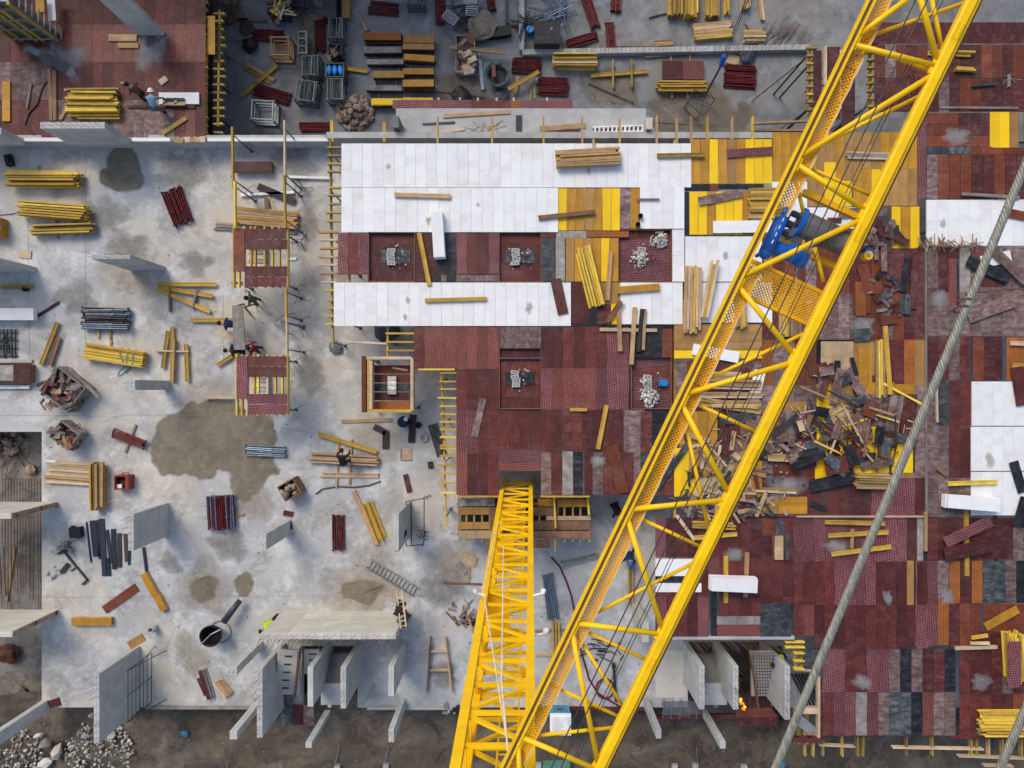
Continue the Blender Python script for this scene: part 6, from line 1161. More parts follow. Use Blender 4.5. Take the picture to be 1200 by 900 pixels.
# pit contents
rb = MB()
for k in range(40):
    q = P(rnd(-8, 46), rnd(512, 560), -2.15); rb.tube([q, q + Vector((rnd(-1.2, 1.2), rnd(-1.5, 1.5), rnd(0, .3)))], .014, 4)
for k in range(14):
    u = 3 + k * 3.4; rb.tube([P(u, 560, -2.1), P(u + rnd(-2, 2), 700 + rnd(-20, 20), -2.1)], .016, 4)
tag(obj('rebar_mat', rb, 'rebar_steel'), 'rusty bars lying in the sunken pit', 'rebar')
heap('stone_heap', 'stones', 'dark stones in the corner of the sunken pit', 6, 518, -2.2, .9, 40, .1, .3, BROCKS, hgt=.3)
fibre_bag('earth_heap', 'reddish earth clod in the sunken pit', 'earth', 36, 551, .28, -2.2, 'brown_stone'); fibre_bag('earth_heap', 'rust coloured heap at the far end of the pit', 'earth', 10, 766, .55, -2.2, 'rust_ply', .4); fibre_bag('earth_heap', 'small dark heap at the far end of the pit', 'earth', 22, 812, .4, -2.2, 'mud_stain', .3)
bundle(TS, 'timber stack', 'long grey planks standing in the sunken pit', (-6, 640), (-4, 700), 22, 'plank', ['grey_lumber', 'brown_lumber'], -2.2, 1, n=5)
# rebar frame beside the grooved wall
rb = MB()
for z_ in (.05, .45, .8, 1.15, 1.5, 1.85, 2.2): rb.tube([P(178, 765, 0) + Vector((0, 0, z_)), P(178, 822, 0) + Vector((0, 0, z_))], .016, 5)
for v in (765, 793, 822): rb.tube([P(178, v, 0), P(178, v, 0) + Vector((0, 0, 2.3))], .02, 5)
for v in (765, 822): rb.tube([P(178, v, 0) + Vector((0, 0, 2.3)), P(186, v - 3, 0) + Vector((.4, 0, 0))], .022, 5)
rb.tube([P(178, 765, 0) + Vector((.1, 0, 1.2)), P(182, 757, 0)], .02, 5)
tag(obj('rebar_cage', rb, 'dark_steel'), 'upright dark bar grid beside the tall grooved wall', 'rebar')
loose('plywood_sheet', 'panel', 'tan board leaning on the head of the tall grooved wall', (151, 757), (168, 747), 10, 'tan_ply', 1.2, .08)
# guard frame around the climbing worker
rb = MB()
for a, b_ in (((476, 588, 1), (476, 640, 1)), ((497, 583, 1), (497, 632, 1)), ((476, 640, .6), (497, 638, .6)), ((497, 583, .1), (505, 580, .1)), ((482, 588, .6), (482, 640, .6)), ((476, 588, 1), (497, 584, 1)), ((497, 632, .8), (495, 640, .1))): rb.tube([P(*a), P(*b_)], .025, 5)
tag(obj('guard_frame', rb, 'dark_steel'), 'grey tube frame in front of the wall with the climbing worker', 'scaffold')
rb = MB()
for k in range(8): q = P(497 + rnd(-5, 5), 628 + rnd(-5, 5), .05); rb.tube([q, q + Vector((rnd(-.4, .4), rnd(-.4, .4), .1))], .02, 4)
tag(obj('wire_tangle', rb, 'dark_steel'), 'small wire tangle at the foot of the tube frame', 'wire')
# ladders
def ladder(lb, a, b_, w_, z0, z1, m, n=11, up=.06):
    A, B = P(*a, z0), P(*b_, z1); d = (B - A); s_ = Vector((-d.y, d.x, 0)).normalized() * px(w_) / 2; root = thing('ladder', lb, 'ladder', A, 'ladders')
    for k in (-1, 1): mb = MB(); mb.bar(A + s_ * k, B + s_ * k, .06, .08); obj('rail', mb, m, root)
    for i in range(n): q = A + d * ((i + .5) / n); mb = MB(); mb.bar(q - s_, q + s_, .035, .035); obj('rung', mb, m, root)
ladder('grey ladder lying near the irregular puddle', (432, 660), (488, 694), 11, .06, .06, 'galv_steel', 13)
ladder('pale ladder leaning on the outer stair wall', (468, 692), (473, 736), 6, 1.6, 2.6, 'pale_lumber', 8)
# ------------------------------------------------------------------ stair shells at the slab edge
def sloped(name, root, u0, u1, v0, v1, z0, z1, t, m):
    A0, A1, B0, B1 = P(u0, v0, z0), P(u1, v0, z0), P(u0, v1, z1), P(u1, v1, z1); dz = Vector((0, 0, t)); mb = MB()
    mb.add([A0 - dz, A1 - dz, B1 - dz, B0 - dz, A0, A1, B1, B0], [(0, 1, 2, 3), (7, 6, 5, 4), (4, 5, 1, 0), (5, 6, 2, 1), (6, 7, 3, 2), (7, 4, 0, 3)]); return obj(name, mb, m, root)
root = thing('stair_flight', 'white stair flight with five dark step slots in the stair shell', 'stairs', P(340, 790, 0))
sloped('slab', root, 325, 351, 762, 814, 2.0, .6, .18, 'pale_concrete')
for k in range(5):
    t = (k + .75) / 5.6; z = 2.0 - 1.4 * t; v = 762 + 52 * t; mb = MB(); A, B = P(334 - 1.5 * k * .6, v, z + .01), P(342 - 1.5 * k * .6, v, z + .01); mb.bar(A, B, .09, .04); obj('step_slot', mb, 'dark_lumber', root)
mb = MB(); mb.bar(P(351.5, 761, 2.0), P(346, 815, .6), .07, .35); obj('side_board', mb, 'brown_lumber', root)
sv = list(OCC); OCC.clear()
root = thing('landing_form', 'red formwork panels at the foot of the stair flight', 'formwork', P(345, 830, 0)); fill(root, (330, 826, 343, 850), 'V', [('slate_ply', 1)], .2, .5, 1.1); fill(root, (343, 826, 368, 850), 'V', [('dark_red_ply', 1), ('brown_worn', 1)], .25, .5, 1.1); fill(root, (322, 814, 342, 826), 'H', [('mauve_ply', 1)], .35, .5, 1)
root = thing('landing_form', 'dark red formwork floor below the rebar ramp and the flame', 'formwork', P(885, 840, 0)); fill(root, (862, 829, 912, 852), 'H', [('rust_ply', 1), ('dark_red_ply', 2)], .2, .5, 2); fill(root, (874, 812, 912, 829), 'H', [('dark_red_ply', 1)], .25, .5, 2)
OCC.extend(sv)
root = thing('stair_flight', 'grey second stair flight deep in the stair shell', 'stairs', P(364, 770, 0)); sloped('slab', root, 356, 374, 762, 790, 1.4, .3, .18, 'pale_concrete')
for k in range(3):
    t = (k + .6) / 4; mb = MB(); A, B = P(362, 762 + 28 * t, 1.41 - 1.1 * t), P(371, 762 + 28 * t, 1.41 - 1.1 * t); mb.bar(A, B, .09, .03); obj('step_slot', mb, 'dark_lumber', root)
for lb, u0, u1, v0, v1 in (('pale stair landing between two walls of the stair shell', 388, 420, 795, 820), ('pale stair landing between two walls beside the flame', 805, 838, 795, 820)):
    root = thing('landing', lb, 'landing', P((u0 + u1) / 2, 805, 0)); mb = MB(); A, B = P(u0 - (12 if u0 < 600 else -12), v1 + 6, 1.4), P(u1 - (12 if u0 < 600 else -14), v0 + 6, 1.4); mb.box(A.x, A.y, 1.15, B.x, B.y, 1.4); obj('slab', mb, 'plain_concrete', root)
    sloped('flight', root, u0 - (8 if u0 < 600 else -8), u1 - (8 if u0 < 600 else -10), 766, 800, .2, 1.3, .2, 'dark_concrete')
root = thing('stair_flight', 'grey ramp covered with a rebar grid in the stair core', 'stairs', P(885, 790, 0)); sloped('slab', root, 881, 906, 764, 816, 2.2, .8, .2, 'pale_concrete')
for k in range(8): mb = MB(); mb.tube([P(883 + k * 3.1, 765, 2.25), P(885 + k * 3.1, 816, .85)], .014, 4); obj('long_bar', mb, 'rebar_steel', root)
for k in range(15): t = k / 14; mb = MB(); mb.tube([P(882 + t * 2, 765 + t * 51, 2.27 - 1.4 * t), P(906 + t * 3, 765 + t * 51, 2.27 - 1.4 * t)], .014, 4); obj('cross_bar', mb, 'dark_steel', root)
mb = MB(); mb.bar(P(879, 764, 2.2), P(888, 828, .6), .07, .3); obj('side_board', mb, 'brown_lumber', root)
b = MB(); A, B = P(800, 858, -1.0), P(925, 748, -1.0); b.box(A.x, A.y, -3.1, B.x, B.y, -2.9)
tag(obj('lower_floor', b, 'soil'), 'dark floor below the stair core', 'floor'); bpy.data.objects['lower_floor']['kind'] = 'structure'
for k in ('label', 'category'): del bpy.data.objects['lower_floor'][k]
# overhanging bars along the deck edge above the stair core and edge beam
rb = MB()
for k in range(46): p = P(806 + k * 2.7, 748, ZD - .15); rb.tube([p, p + Vector((rnd(.35, .6), -rnd(.35, .75), rnd(-.1, .15)))], .013, 4)
tag(obj('starter_row', rb, 'rebar_steel'), 'row of rusty bars along the deck edge above the stair core', 'rebar')
b = MB(); A, B = P(770, 749.5, ZD - .03), P(931, 745.5, ZD - .03); b.box(A.x, A.y, ZD - .5, B.x, B.y, ZD - .03); tag(obj('edge_beam', b, 'plain_concrete'), 'grey concrete edge beam above the stair core', 'beam')
rb = MB()
for k in range(34): p = P(306 + k * 4.8, 747, 3.2); rb.tube([p, p + Vector((-rnd(.2, .45), -rnd(.3, .7), rnd(-.3, 0)))], .012, 4)
tag(obj('starter_row', rb, 'rebar_steel'), 'row of rusty bars along the head of the broad back wall', 'rebar')
# well beside the stair core: dark frame with pale board, yellow ladder
root = thing('well_form', 'open form with pale cross board and red panel rim beside the steel rope', 'formwork', P(945, 820, 0))
for a, b_, m, w_ in (((930, 832), (958, 832), 'pale_lumber', .28), ((958.5, 792), (958.5, 866), 'pale_lumber', .12), ((962, 795), (962, 866), 'dark_red_ply', .22), ((928, 866), (962, 866), 'red_ply', .22), ((930, 784), (960, 785), 'pale_lumber', .08)):
    A, B = P(*a, ZD - .2), P(*b_, ZD - .2); mb = MB(); mb.bar(A, B, w_, .22 + rnd(0, .04)); obj('board', mb, m, root)
for k in range(7): mb = MB(); A, B = P(928 + k * 4, 790, .4), P(946 + k * 4, 826, .2); mb.bar(A, B, .1, .1); obj('strut', mb, 'dark_steel', root)
mb = MB(); mb.bar(P(930, 838, .6), P(958, 862, .6), .5, .06); obj('pale_sheet', mb, 'plain_concrete', root)
for u in (936, 945): mb = MB(); mb.bar(P(u, 838, .3), P(u, 872, .3), .2, .1); obj('post', mb, 'olive_wood', root)
root = thing('joist_ladder', 'short yellow joist ladder beside the stair core worker', 'joists', P(935, 770, ZD))
stringer(root, (929, 757), (931, 783), ZD - .5); stringer(root, (938, 757), (938, 784), ZD - .5)
for v in (751, 757, 764, 773, 782): stringer(root, (919 if v < 760 else 929, v), (941, v), ZD - .24, 'bright_yellow_wood', 'joist')
deck_prop(root, 930, 780, ZD - .55, False)
sv = list(OCC); OCC.clear(); dwell = thing('formwork_deck', 'slate panels beside the yellow joist ladder', 'formwork deck', P(950, 772, 0), 'formwork decks'); fill(dwell, (941, 760, 961, 784), 'V', [('slate_ply', 1)], ZD - .05, .5, 1); OCC.extend(sv)
# flame on the landing
root = thing('fire', 'small orange flame burning at the bars of the stair core', 'fire', P(870, 826, 1.0))
for k in range(8):
    q = P(867 + k * .8, 820 + k * 1.6, 1.05) + Vector((rnd(-.08, .08), rnd(-.08, .08), 0)); mb = MB(); mb.lathe([(0, 0), (.09, .04), (.11, .14), (.06, .3), (0, .5)], 7); o_ = put('flame_tongue', mb.mesh('flame_tongue', 'flame' if k % 5 else 'flame_core', True), root, q, (rnd(-.5, .5), rnd(-.5, .5), rnd(0, 3))); o_.scale = (rnd(.4, .75),) * 3
# ------------------------------------------------------------------ deck scaffolds in the yard (joist ladders)
root = thing('joist_ladder', 'yellow scaffold ladder of joists along the edge of the upper red deck', 'joists', P(256, 80, ZL))
for k in range(16): stringer(root, (251 + rnd(-1.5, 1), 18 + k * 9.2), (264 + rnd(-2, 2), 18 + k * 9.2 + rnd(-1, 1)), .3, random.choice(('yellow_wood', 'olive_wood', 'olive_wood')), 'joist')
stringer(root, (259, 14), (257, 150), .3, 'olive_wood'); 
for v in (20, 60, 100, 140): mb = MB(); mb.tube([P(258, v, .3), P(258, v, ZL)], .05, 6); mb.tube([P(258, v, .2), P(275, v + 12, ZL)], .025, 5); mb.tube([P(258, v, -.5), P(270, v + 10, ZL)], .025, 5); obj('prop', mb, 'dark_steel', root)
A, B = P(247.5, 19, .82), P(247.5, 64, .82); put('walk_plank', boxmesh('walk_plank', (B - A).length, .4, .04, 'amber_ply'), root, (A + B) / 2, ang(A, B))
b = MB(); A, B = P(241, 163, ZL), P(250, -30, ZL); b.box(A.x, A.y, ZL + .004, B.x, B.y, ZL + .02); obj('painted_shadow', b, 'dark_lumber', root)  # dark sheet laid on the yard floor as the deck edge's shadow
for uu, vv, n, lb in ((947, 55, 9, 'yellow scaffold ladder at the edge of the far corner deck'), (1018, 42, 10, 'olive scaffold ladder between the jib chords')):
    root = thing('joist_ladder', lb, 'joists', P(uu, vv + 40, ZL))
    for k in range(n): stringer(root, (uu - 3, vv + 3 + k * 9), (uu + 9, vv + 3 + k * 9), ZD - .5, random.choice(('yellow_wood', 'olive_wood')), 'joist')
    stringer(root, (uu, vv), (uu, vv + n * 9), ZD - .7, 'yellow_wood')
    for k in (1, n - 1): mb = MB(); q = P(uu, vv + k * 9, ZD - .7); mb.tube([q, (q.x, q.y, ZL)], .05, 6); mb.tube([q - Vector((0, 0, .6)), (q.x - 1.2, q.y - .4, ZL)], .025, 5); obj('prop', mb, 'dark_steel', root)
sv = list(OCC); OCC.clear()
root = thing('panel_wall', 'upright wall form of rust panels and pale studs beside the far corner deck', 'formwork', P(960, 90, 0))
fill(root, (953, 59, 963, 125), 'V', [('dark_red_ply', 1)], ZD - .3, .5, 1.4); fill(root, (968, 55, 985, 140), 'V', [('dark_red_ply', 2), ('red_ply', 1)], ZD - .35, .5, 2); fill(root, (986, 60, 1002, 150), 'V', [('dark_red_ply', 1)], ZD - .3, .6, 2); OCC.extend(sv)
stringer(root, (966, 56), (966, 100), ZD - .4, 'pale_lumber', 'stud'); stringer(root, (983, 60), (983, 130), ZD - .5, 'pale_lumber', 'stud')
for u, v in ((958, 65), (958, 118), (994, 70), (994, 140)): q = P(u, v, ZD - .4); mb = MB(); mb.tube([q, (q.x, q.y, ZL)], .05, 6); obj('prop', mb, 'dark_steel', root)
mb = MB()
for k in range(60): q = P(rnd(1062, 1078), rnd(85, 130), ZD + .05); mb.tube([q, q + Vector((rnd(-.25, .25), rnd(-.5, .5), rnd(0, .5)))], .013, 4)
tag(obj('rebar_bundle', mb, 'plum_ply'), 'upright thin bars sprouting on the far corner deck behind the tubes', 'rebar')
mb = MB()
for k in range(9): q = P(1184, 92, zd); a = rnd(0, 6.28); mb.tube([q, q + Vector((rnd(.2, .6) * math.cos(a), rnd(.2, .6) * math.sin(a), .1))], .018, 4)
mb.bar(P(1182, 87, zd + .04), P(1182, 102, zd + .04), .12, .08); tag(obj('wire_tangle', mb, 'grey_lumber'), 'pale wires and a short board on the far corner deck', 'wire')
# slanted timber clad wall form at the far corner of the red deck
root = thing('wall_form', 'slanting wall form with yellow studs at the corner of the upper red deck', 'formwork', P(44, 44, ZU))
A, B = P(18, 45, ZU), P(68, 45, ZU)
mb = MB(); mb.box(A.x, A.y - .02, ZU, B.x, A.y + .3, ZU + 3.4); obj('panel_face', mb, 'galv_steel', root)
for u in (18, 26, 43, 51, 67): q = P(u, 45.5, ZU); mb = MB(); mb.bar((q.x, q.y - .08, ZU), (q.x, q.y - .08, ZU + 3.4), .16, .12, up=Vector((0, 1, 0))); obj('stud', mb, 'olive_wood' if u != 43 else 'yellow_wood', root)
for z in (.3, 1.2, 2.1, 3.0): mb = MB(); mb.bar((A.x, A.y - .18, ZU + z), (B.x, A.y - .18, ZU + z), .05, .09); obj('waler', mb, 'galv_steel', root)
for k in range(8): q = P(70, 45, ZU); mb = MB(); mb.bar((q.x + .15, q.y - .1, ZU + .1 + k * .42), (q.x + .15, q.y + .5, ZU + .1 + k * .42), .06, .06); obj('side_bracket', mb, 'grey_lumber', root)
loose('loose_plank', 'plank', 'amber board propped behind the slanting wall form', (46, -6), (47, 14), 10, 'amber_ply', ZU + 1, .05); loose('loose_plank', 'plank', 'white board propped behind the slanting wall form', (59, -6), (61, 24), 9, 'white_paint', ZU + .6, .05)
# small offcuts on the wall capping
for k, (u, lb) in enumerate(((204, 'x'), (219, 'row of pale timber offcuts on the retaining wall corner'))):
    if lb == 'x': continue
    root = thing('offcut_row', lb, 'offcuts', P(u, 164, 1.0))
    for j in range(9): put('offcut', boxmesh('offcut', rnd(.12, .3), rnd(.2, .35), .08, random.choice(('lumber', 'grey_lumber', 'pale_lumber'))), root, P(203 + j * 4.4, 164 + rnd(-1, 1), 1.02) + Vector((0, 0, j * .002)), rnd(-.3, .3))
# ------------------------------------------------------------------ lower bank: rubble, cabin, bars
heap('rubble_heap', 'rubble', 'pale heap of broken concrete on the soil below the tall wall', 116, 880, -1.2, 1.8, 420, .03, .11, ROCKS + BROCKS[:2], hgt=.35)
heap('rubble_heap', 'rubble', 'scattered rubble at the corner of the soil bank', 18, 885, -1.2, 1.5, 260, .03, .11, ROCKS + BROCKS[:3], hgt=.25)
for u, v, r, lb in ((66, 882, .65, 'largest pale boulder on the soil bank'), (53, 872, .45, 'brown boulder beside the largest one'), (45, 862, .3, 'small brown boulder above the others'), (52, 894, .5, 'boulder cut by the lower edge'), (130, 862, .35, 'long pale stone under the tall wall'), (108, 838, .28, 'white stone close to the slab edge')):
    o_ = put('boulder', random.choice(ROCKS), None, P(u, v, -1.0), (rnd(0, 6), rnd(0, 6), 0)); o_.scale = (r * .75, r * .6, r * .6); tag(o_, lb, 'boulder', 'boulders on the soil bank')
pebb = MB()
for k in range(1300):
    p = P(rnd(-20, 1220), rnd(832, 905), -1.2); z = -1.25 + .28 * mn.noise(Vector((p.x * .5, p.y * .6, 1))) + .12 * mn.noise(Vector((p.x * 2, p.y * 2, 4))); r = rnd(.015, .05) if random.random() < .93 else rnd(.05, .1)
    R = Matrix.Rotation(rnd(0, 3), 4, 'Z'); R.translation = Vector((p.x, p.y, z + r * .3))
    pebb.add([R @ Vector((r, 0, 0)), R @ Vector((0, r * .8, 0)), R @ Vector((-r * .9, 0, 0)), R @ Vector((0, -r, 0)), R @ Vector((0, 0, r * .8))], [(0, 1, 4), (1, 2, 4), (2, 3, 4), (3, 0, 4)])
obj('gravel', pebb, 'brown_stone', kind='stuff')
root = thing('portable_cabin', 'small white roofed blue cabin behind the crane mast', 'cabin', P(655, 835, -1.2)); c = P(654, 826, -1.2)
put('walls', boxmesh('walls', .98, 1.0, 2.1, 'cabin_blue'), root, c); put('roof', boxmesh('roof', 1.04, 1.06, .1, 'foam'), root, c + Vector((0, 0, 2.1))); put('roof_dome', boxmesh('roof_dome', .8, .8, .08, 'white_paint'), root, c + Vector((0, 0, 2.2)))
put('door', boxmesh('door', .7, .03, 1.9, 'tarp_blue'), root, c + Vector((0, .515, .05))); put('vent', boxmesh('vent', .3, .02, .15, 'rust_ply'), root, c + Vector((0, .53, 1.6)))
for u, v, lb in ((217, 860, 'blue plastic scrap on the soil bank'), (916, 897, 'blue plastic scrap by the yellow posts')):
    me = rock(.2, 'tarp_blue', 2); tag(put('plastic_scrap', me, None, P(u, v, -1.0)), lb, 'scrap')
mb = MB(); A = P(636, 905, -1.1); B = P(668, 893, -1.1); mb.box(A.x, A.y, -1.3, B.x, B.y, -.3); mb.box(A.x + .1, A.y + .1, -.3, B.x - .1, B.y - .1, -.24); tag(obj('green_bin', mb, 'teal'), 'teal box cut by the lower edge beside the mast', 'box')
for a, b_, lb in (((271, 877), (264, 905), 'pale rod in the soil below the short pier'), ((397, 873), (391, 905), 'pale rod in the soil in the middle of the bank'), ((455, 876), (451, 895), 'pale rod in the soil below the slender pier'), ((816, 874), (818, 897), 'pale rod in the soil near the stair core'), ((147, 884), (142, 902), 'pale rod by the rubble heap'), ((29, 884), (22, 902), 'pale rod in the corner rubble')):
    mb = MB(); mb.tube([P(*a, -.9), P(*b_, -.95)], .025, 5); tag(obj('marker_rod', mb, 'galv_steel'), lb, 'rod', 'rods in the soil bank')
for u, v, lb in ((396, 898, 'small grey block at the foot of the middle rod'), (453, 896, 'larger grey block at the foot of the pier rod'), (814, 897, 'grey block at the foot of the stair core rod'), (871, 898, 'grey block alone at the lower edge'), (631, 896, 'grey block with a hole beside the mast'), (790, 897, 'pale block at the lower edge')):
    mb = MB(); mb.box(-.14, -.14, 0, .14, .14, .25); mb.box(-.05, -.05, .25, .05, .05, .28); tag(put('marker_block', mb.mesh('marker_block', 'plain_concrete'), None, P(u, v, -1.15)), lb, 'block', 'blocks on the soil bank')
# slab edge formwork strip with dark board
for a, b_, lb, m in (((170, 829.5), (300, 829.5), 'brown edge board of the slab by the rubble', 'grey_lumber'), ((620, 830), (760, 831), 'dark red edge board of the slab below the jib', 'dark_red_ply'), ((770, 841), (862, 839), 'dark red edge board in front of the stair core', 'dark_red_ply'), ((430, 830), (530, 830), 'pale edge board of the slab by the mast', 'plain_concrete')):
    loose('edge_board', 'board', lb, a, b_, 4, m, -.1, .18)
rb = MB()
for k in range(14): rb.tube([P(776 + rnd(-2, 2), 822 + k * 1.4, .05), P(822 + rnd(-6, 4), 822 + k * 1.3, .05)], .016, 4)
for k in range(5): rb.tube([P(778 + k * 10, 818, .1), P(776 + k * 10 + rnd(-3, 3), 842, .1)], .018, 4)
tag(obj('rebar_mat', rb, 'galv_steel'), 'pale bar mat at the slab edge before the stair core', 'rebar')
b = MB(); A, B = P(768, 818, .02), P(806, 762, .02); b.box(A.x, A.y, .005, B.x, B.y, .03); tag(obj('screed_field', b, 'pale_concrete'), 'pale screed strip in the open grey bay', 'screed')
# hoses and coil
mb = MB(); mb.tube([P(*p, .04) for p in ((646, 653), (656, 664), (664, 682), (670, 700), (673, 716), (680, 760), (690, 795), (700, 812), (716, 822), (735, 833), (748, 836))], .045, 7); tag(obj('hose', mb, 'hose_red'), 'long dark red hose running under the jib', 'hose')
mb = MB(); mb.tube([P(709 + 10.5 * math.cos(a * .5), 807 + 11.5 * math.sin(a * .5), .05 + .003 * a) for a in range(27)], .045, 7); tag(obj('hose_coil', mb, 'hose_red'), 'dark red hose coil under the jib', 'hose')
mb = MB(); mb.bar(P(719, 781, .1), P(722, 822, .1), .12, .12); mb.bar(P(719, 781, .1), P(719, 778, .3), .18, .16); tag(obj('dark_bar', mb, 'dark_steel'), 'dark upright bar beside the hose coil', 'bar')
mb = MB(); mb.tube([P(*p, .03) for p in ((370, 579), (378, 573), (395, 570), (415, 571), (432, 569), (446, 564))], .04, 6); tag(obj('hose', mb, 'dark_steel'), 'grey hose curving below the thin pale boards', 'hose')
rb = MB()
for k in range(26): q = P(rnd(686, 735), rnd(745, 775), .04); rb.tube([q, q + Vector((rnd(-.7, .7), rnd(-.3, .3), .05))], .03, 4)
tag(obj('steel_scrap', rb, 'dark_steel'), 'dark steel scrap under the jib tubes', 'scrap')
scr = thing('offcut_pile', 'small splinter heap beside the mast foot', 'offcuts', P(548, 718, 0)); scraps(scr, P(548, 718, .0), .9, .6, 26, .2, 1.0, .03, .12, ['lumber', 'grey_lumber', 'dark_lumber', 'brown_lumber'], .15)
scr = thing('offcut_pile', 'black and pale scraps by the slab edge near the mast', 'offcuts', P(528, 830, 0)); scraps(scr, P(528, 829, .0), .4, .25, 9, .1, .35, .08, .2, ['black_ply', 'grey_lumber', 'plain_concrete'], .1)
# small litter on the open slab: stray stones and chips nobody would count
lit = MB()
for k in range(900):
    u, v = rnd(55, 760), rnd(180, 825)
    if rnd(0, 1) > .35 + .5 * mn.noise(Vector((u * .02, v * .02, 3))): continue
    p = P(u, v, .0); r = rnd(.012, .05); R = Matrix.Rotation(rnd(0, 3), 4, 'Z'); R.translation = p
    if u > 385 and v < 582: continue
    lit.add([R @ Vector((r * 1.8, 0, 0)), R @ Vector((0, r * .6, 0)), R @ Vector((-r * 1.6, 0, 0)), R @ Vector((0, -r * .6, 0)), R @ Vector((0, 0, r * .5))], [(0, 1, 4), (1, 2, 4), (2, 3, 4), (3, 0, 4)])
obj('litter', lit, 'dark_lumber', kind='stuff')
# ------------------------------------------------------------------ tower crane
crane = thing('tower_crane', 'big yellow tower crane with lattice mast, jib and blue hoist winch', 'tower crane', P(606, 556, -1.5))
def cpart(name, A, B, w_, h_, m='crane_yellow', up=Vector((0, 0, 1))):
    mb = MB(); mb.bar(A, B, w_, h_, up=up); return obj(name, mb, m, crane)
def ctube(name, A, B, r, m='crane_yellow', n=12):
    mb = MB(); mb.tube([A, B], r, n); return obj(name, mb, m, crane, smooth=True)
bl, br_ = P(591.5, 556, -1.5), P(622, 556, -1.5); tl, tr = P(534, 900, 23.8), P(621, 900, 23.8)
ML = lambda z: bl + (tl - bl) * ((z + 1.5) / 25.3); MR = lambda z: br_ + (tr - br_) * ((z + 1.5) / 25.3)
BK = Vector((0, -1.35, 0))
LEG = [lambda z: ML(z), lambda z: MR(z), lambda z: MR(z) + BK, lambda z: ML(z) + BK]
ZTOP = 24.0
for i, f in enumerate(LEG): cpart('mast_leg', f(-2.9), f(ZTOP), .19, .19, up=Vector((0, 1, 0)))
zs = [-1.5 + 1.12 * k for k in range(23)]
for k, z in enumerate(zs):
    for i in range(4):
        f, g = LEG[i], LEG[(i + 1) % 4]
        n_ = (g(z) - f(z)).normalized().cross(Vector((0, 0, 1)))
        cpart('mast_rung', f(z), g(z), .07, .11)
        if z + 1.12 < ZTOP:
            a, b_ = (f(z + .06), g(z + 1.06)) if (k + (i % 2)) % 2 else (g(z + .06), f(z + 1.06))
            cpart('mast_brace', a, b_, .06, .10)
# ladder and inner platforms of the mast
lc = lambda z: (ML(z) * .35 + MR(z) * .65) + BK * .62
for s_ in (-.2, .2): cpart('ladder_rail', lc(-1) + Vector((s_, 0, 0)), lc(ZTOP) + Vector((s_, 0, 0)), .04, .04, up=Vector((0, 1, 0)))
rg = MB(); z = -.8
while z < ZTOP: rg.tube([lc(z) + Vector((-.2, 0, 0)), lc(z) + Vector((.2, 0, 0))], .016, 5); z += .3
obj('ladder_rungs', rg, 'crane_yellow', crane, kind='stuff')
for z in (4.2, 9.8, 15.4):
    mb = MB(); c_ = (ML(z) + MR(z)) / 2 + BK / 2; mb.box(c_.x - .62, c_.y - .62, z, c_.x + .05, c_.y + .62, z + .03); obj('mast_platform', mb, 'crane_orange', crane)
# mast cables and floodlights
for A, B in ((P(566, 690, 17), P(597, 886, 23.9)), (P(590, 640, 14), P(588, 800, 22.2)), (P(588, 800, 22.2), P(596, 890, 23.9)), (P(567, 690, 17), P(583, 612, 10))):
    mb = MB(); mb.tube([A, B], .018, 6); obj('mast_cable', mb, 'white_cord', crane)
for u, v, z, s_ in ((569, 698, 16.5, -1), (625, 698, 16.5, 1), (627, 745, 18.3, 1)):
    q = P(u, v, z); mb = MB(); mb.tube([q, q + Vector((s_ * .22, .06, 0))], .025, 6); fl = obj('floodlight', mb, 'white_paint', crane)
    mb = MB(); mb.lathe([(0, .06), (.05, .05), (.065, 0), (.03, -.09), (0, -.09)], 10); o_ = put('lamp_head', mb.mesh('lamp_head', 'white_paint', True), fl, q + Vector((s_ * .28, .1, 0)), (.5, s_ * .9, 0)); o_.scale = (1, 1.7, 1)
# jib
JA, JB = P(600, 880, 24.55), P(1021, 0, 25.7); KA, KB = P(711, 880, 24.55), P(1138, 0, 25.7)
JL = lambda t: JA + (JB - JA) * t; JR = lambda t: KA + (KB - KA) * t
T0, T1 = -.42, 1.55
jd = (JB - JA).normalized(); js = Vector((jd.y, -jd.x, 0)).normalized()
UZ = Vector((0, 0, 1))
for off in (-.042, .042): cpart('chord_flange', JL(T0) + js * off, JL(T1) + js * off, .036, .1)
cpart('chord_web', JL(T0) + UZ * .028, JL(T1) + UZ * .028, .047, .016, 'crane_shade')  # web coloured brown for the shade inside the channel
mb = MB(); prof = [(-.068, -.08), (.068, -.08), (.072, -.05), (.072, .06), (.06, .075), (-.045, .075), (-.072, .05), (-.072, -.07)]
qs = [[E_ + js * a_ + UZ * b_ for a_, b_ in prof] for E_ in (JR(T0), JR(T1))]
mb.add(qs[0] + qs[1], [tuple(range(7, -1, -1)), tuple(range(8, 16))] + [(i, (i + 1) % 8, 8 + (i + 1) % 8, 8 + i) for i in range(8)]); obj('main_chord', mb, 'crane_yellow', crane)
cpart('chord_strip', JR(T0) + js * .077 - UZ * .01, JR(T1) + js * .077 - UZ * .01, .012, .04, 'crane_shade')  # thin brown strip painted as shade in the gap beside the chord
cpart('chord_strip', JR(T0) + js * .106 - UZ * .01, JR(T1) + js * .106 - UZ * .01, .044, .04, 'crane_yellow')
cpart('chord_strip', JR(T0) + js * .15 - UZ * .06, JR(T1) + js * .15 - UZ * .06, .045, .04, 'crane_shade')  # brown strip painted as the shadow along the chord's lower edge
def jz(v): return 25.7 - 1.15 * v / 880
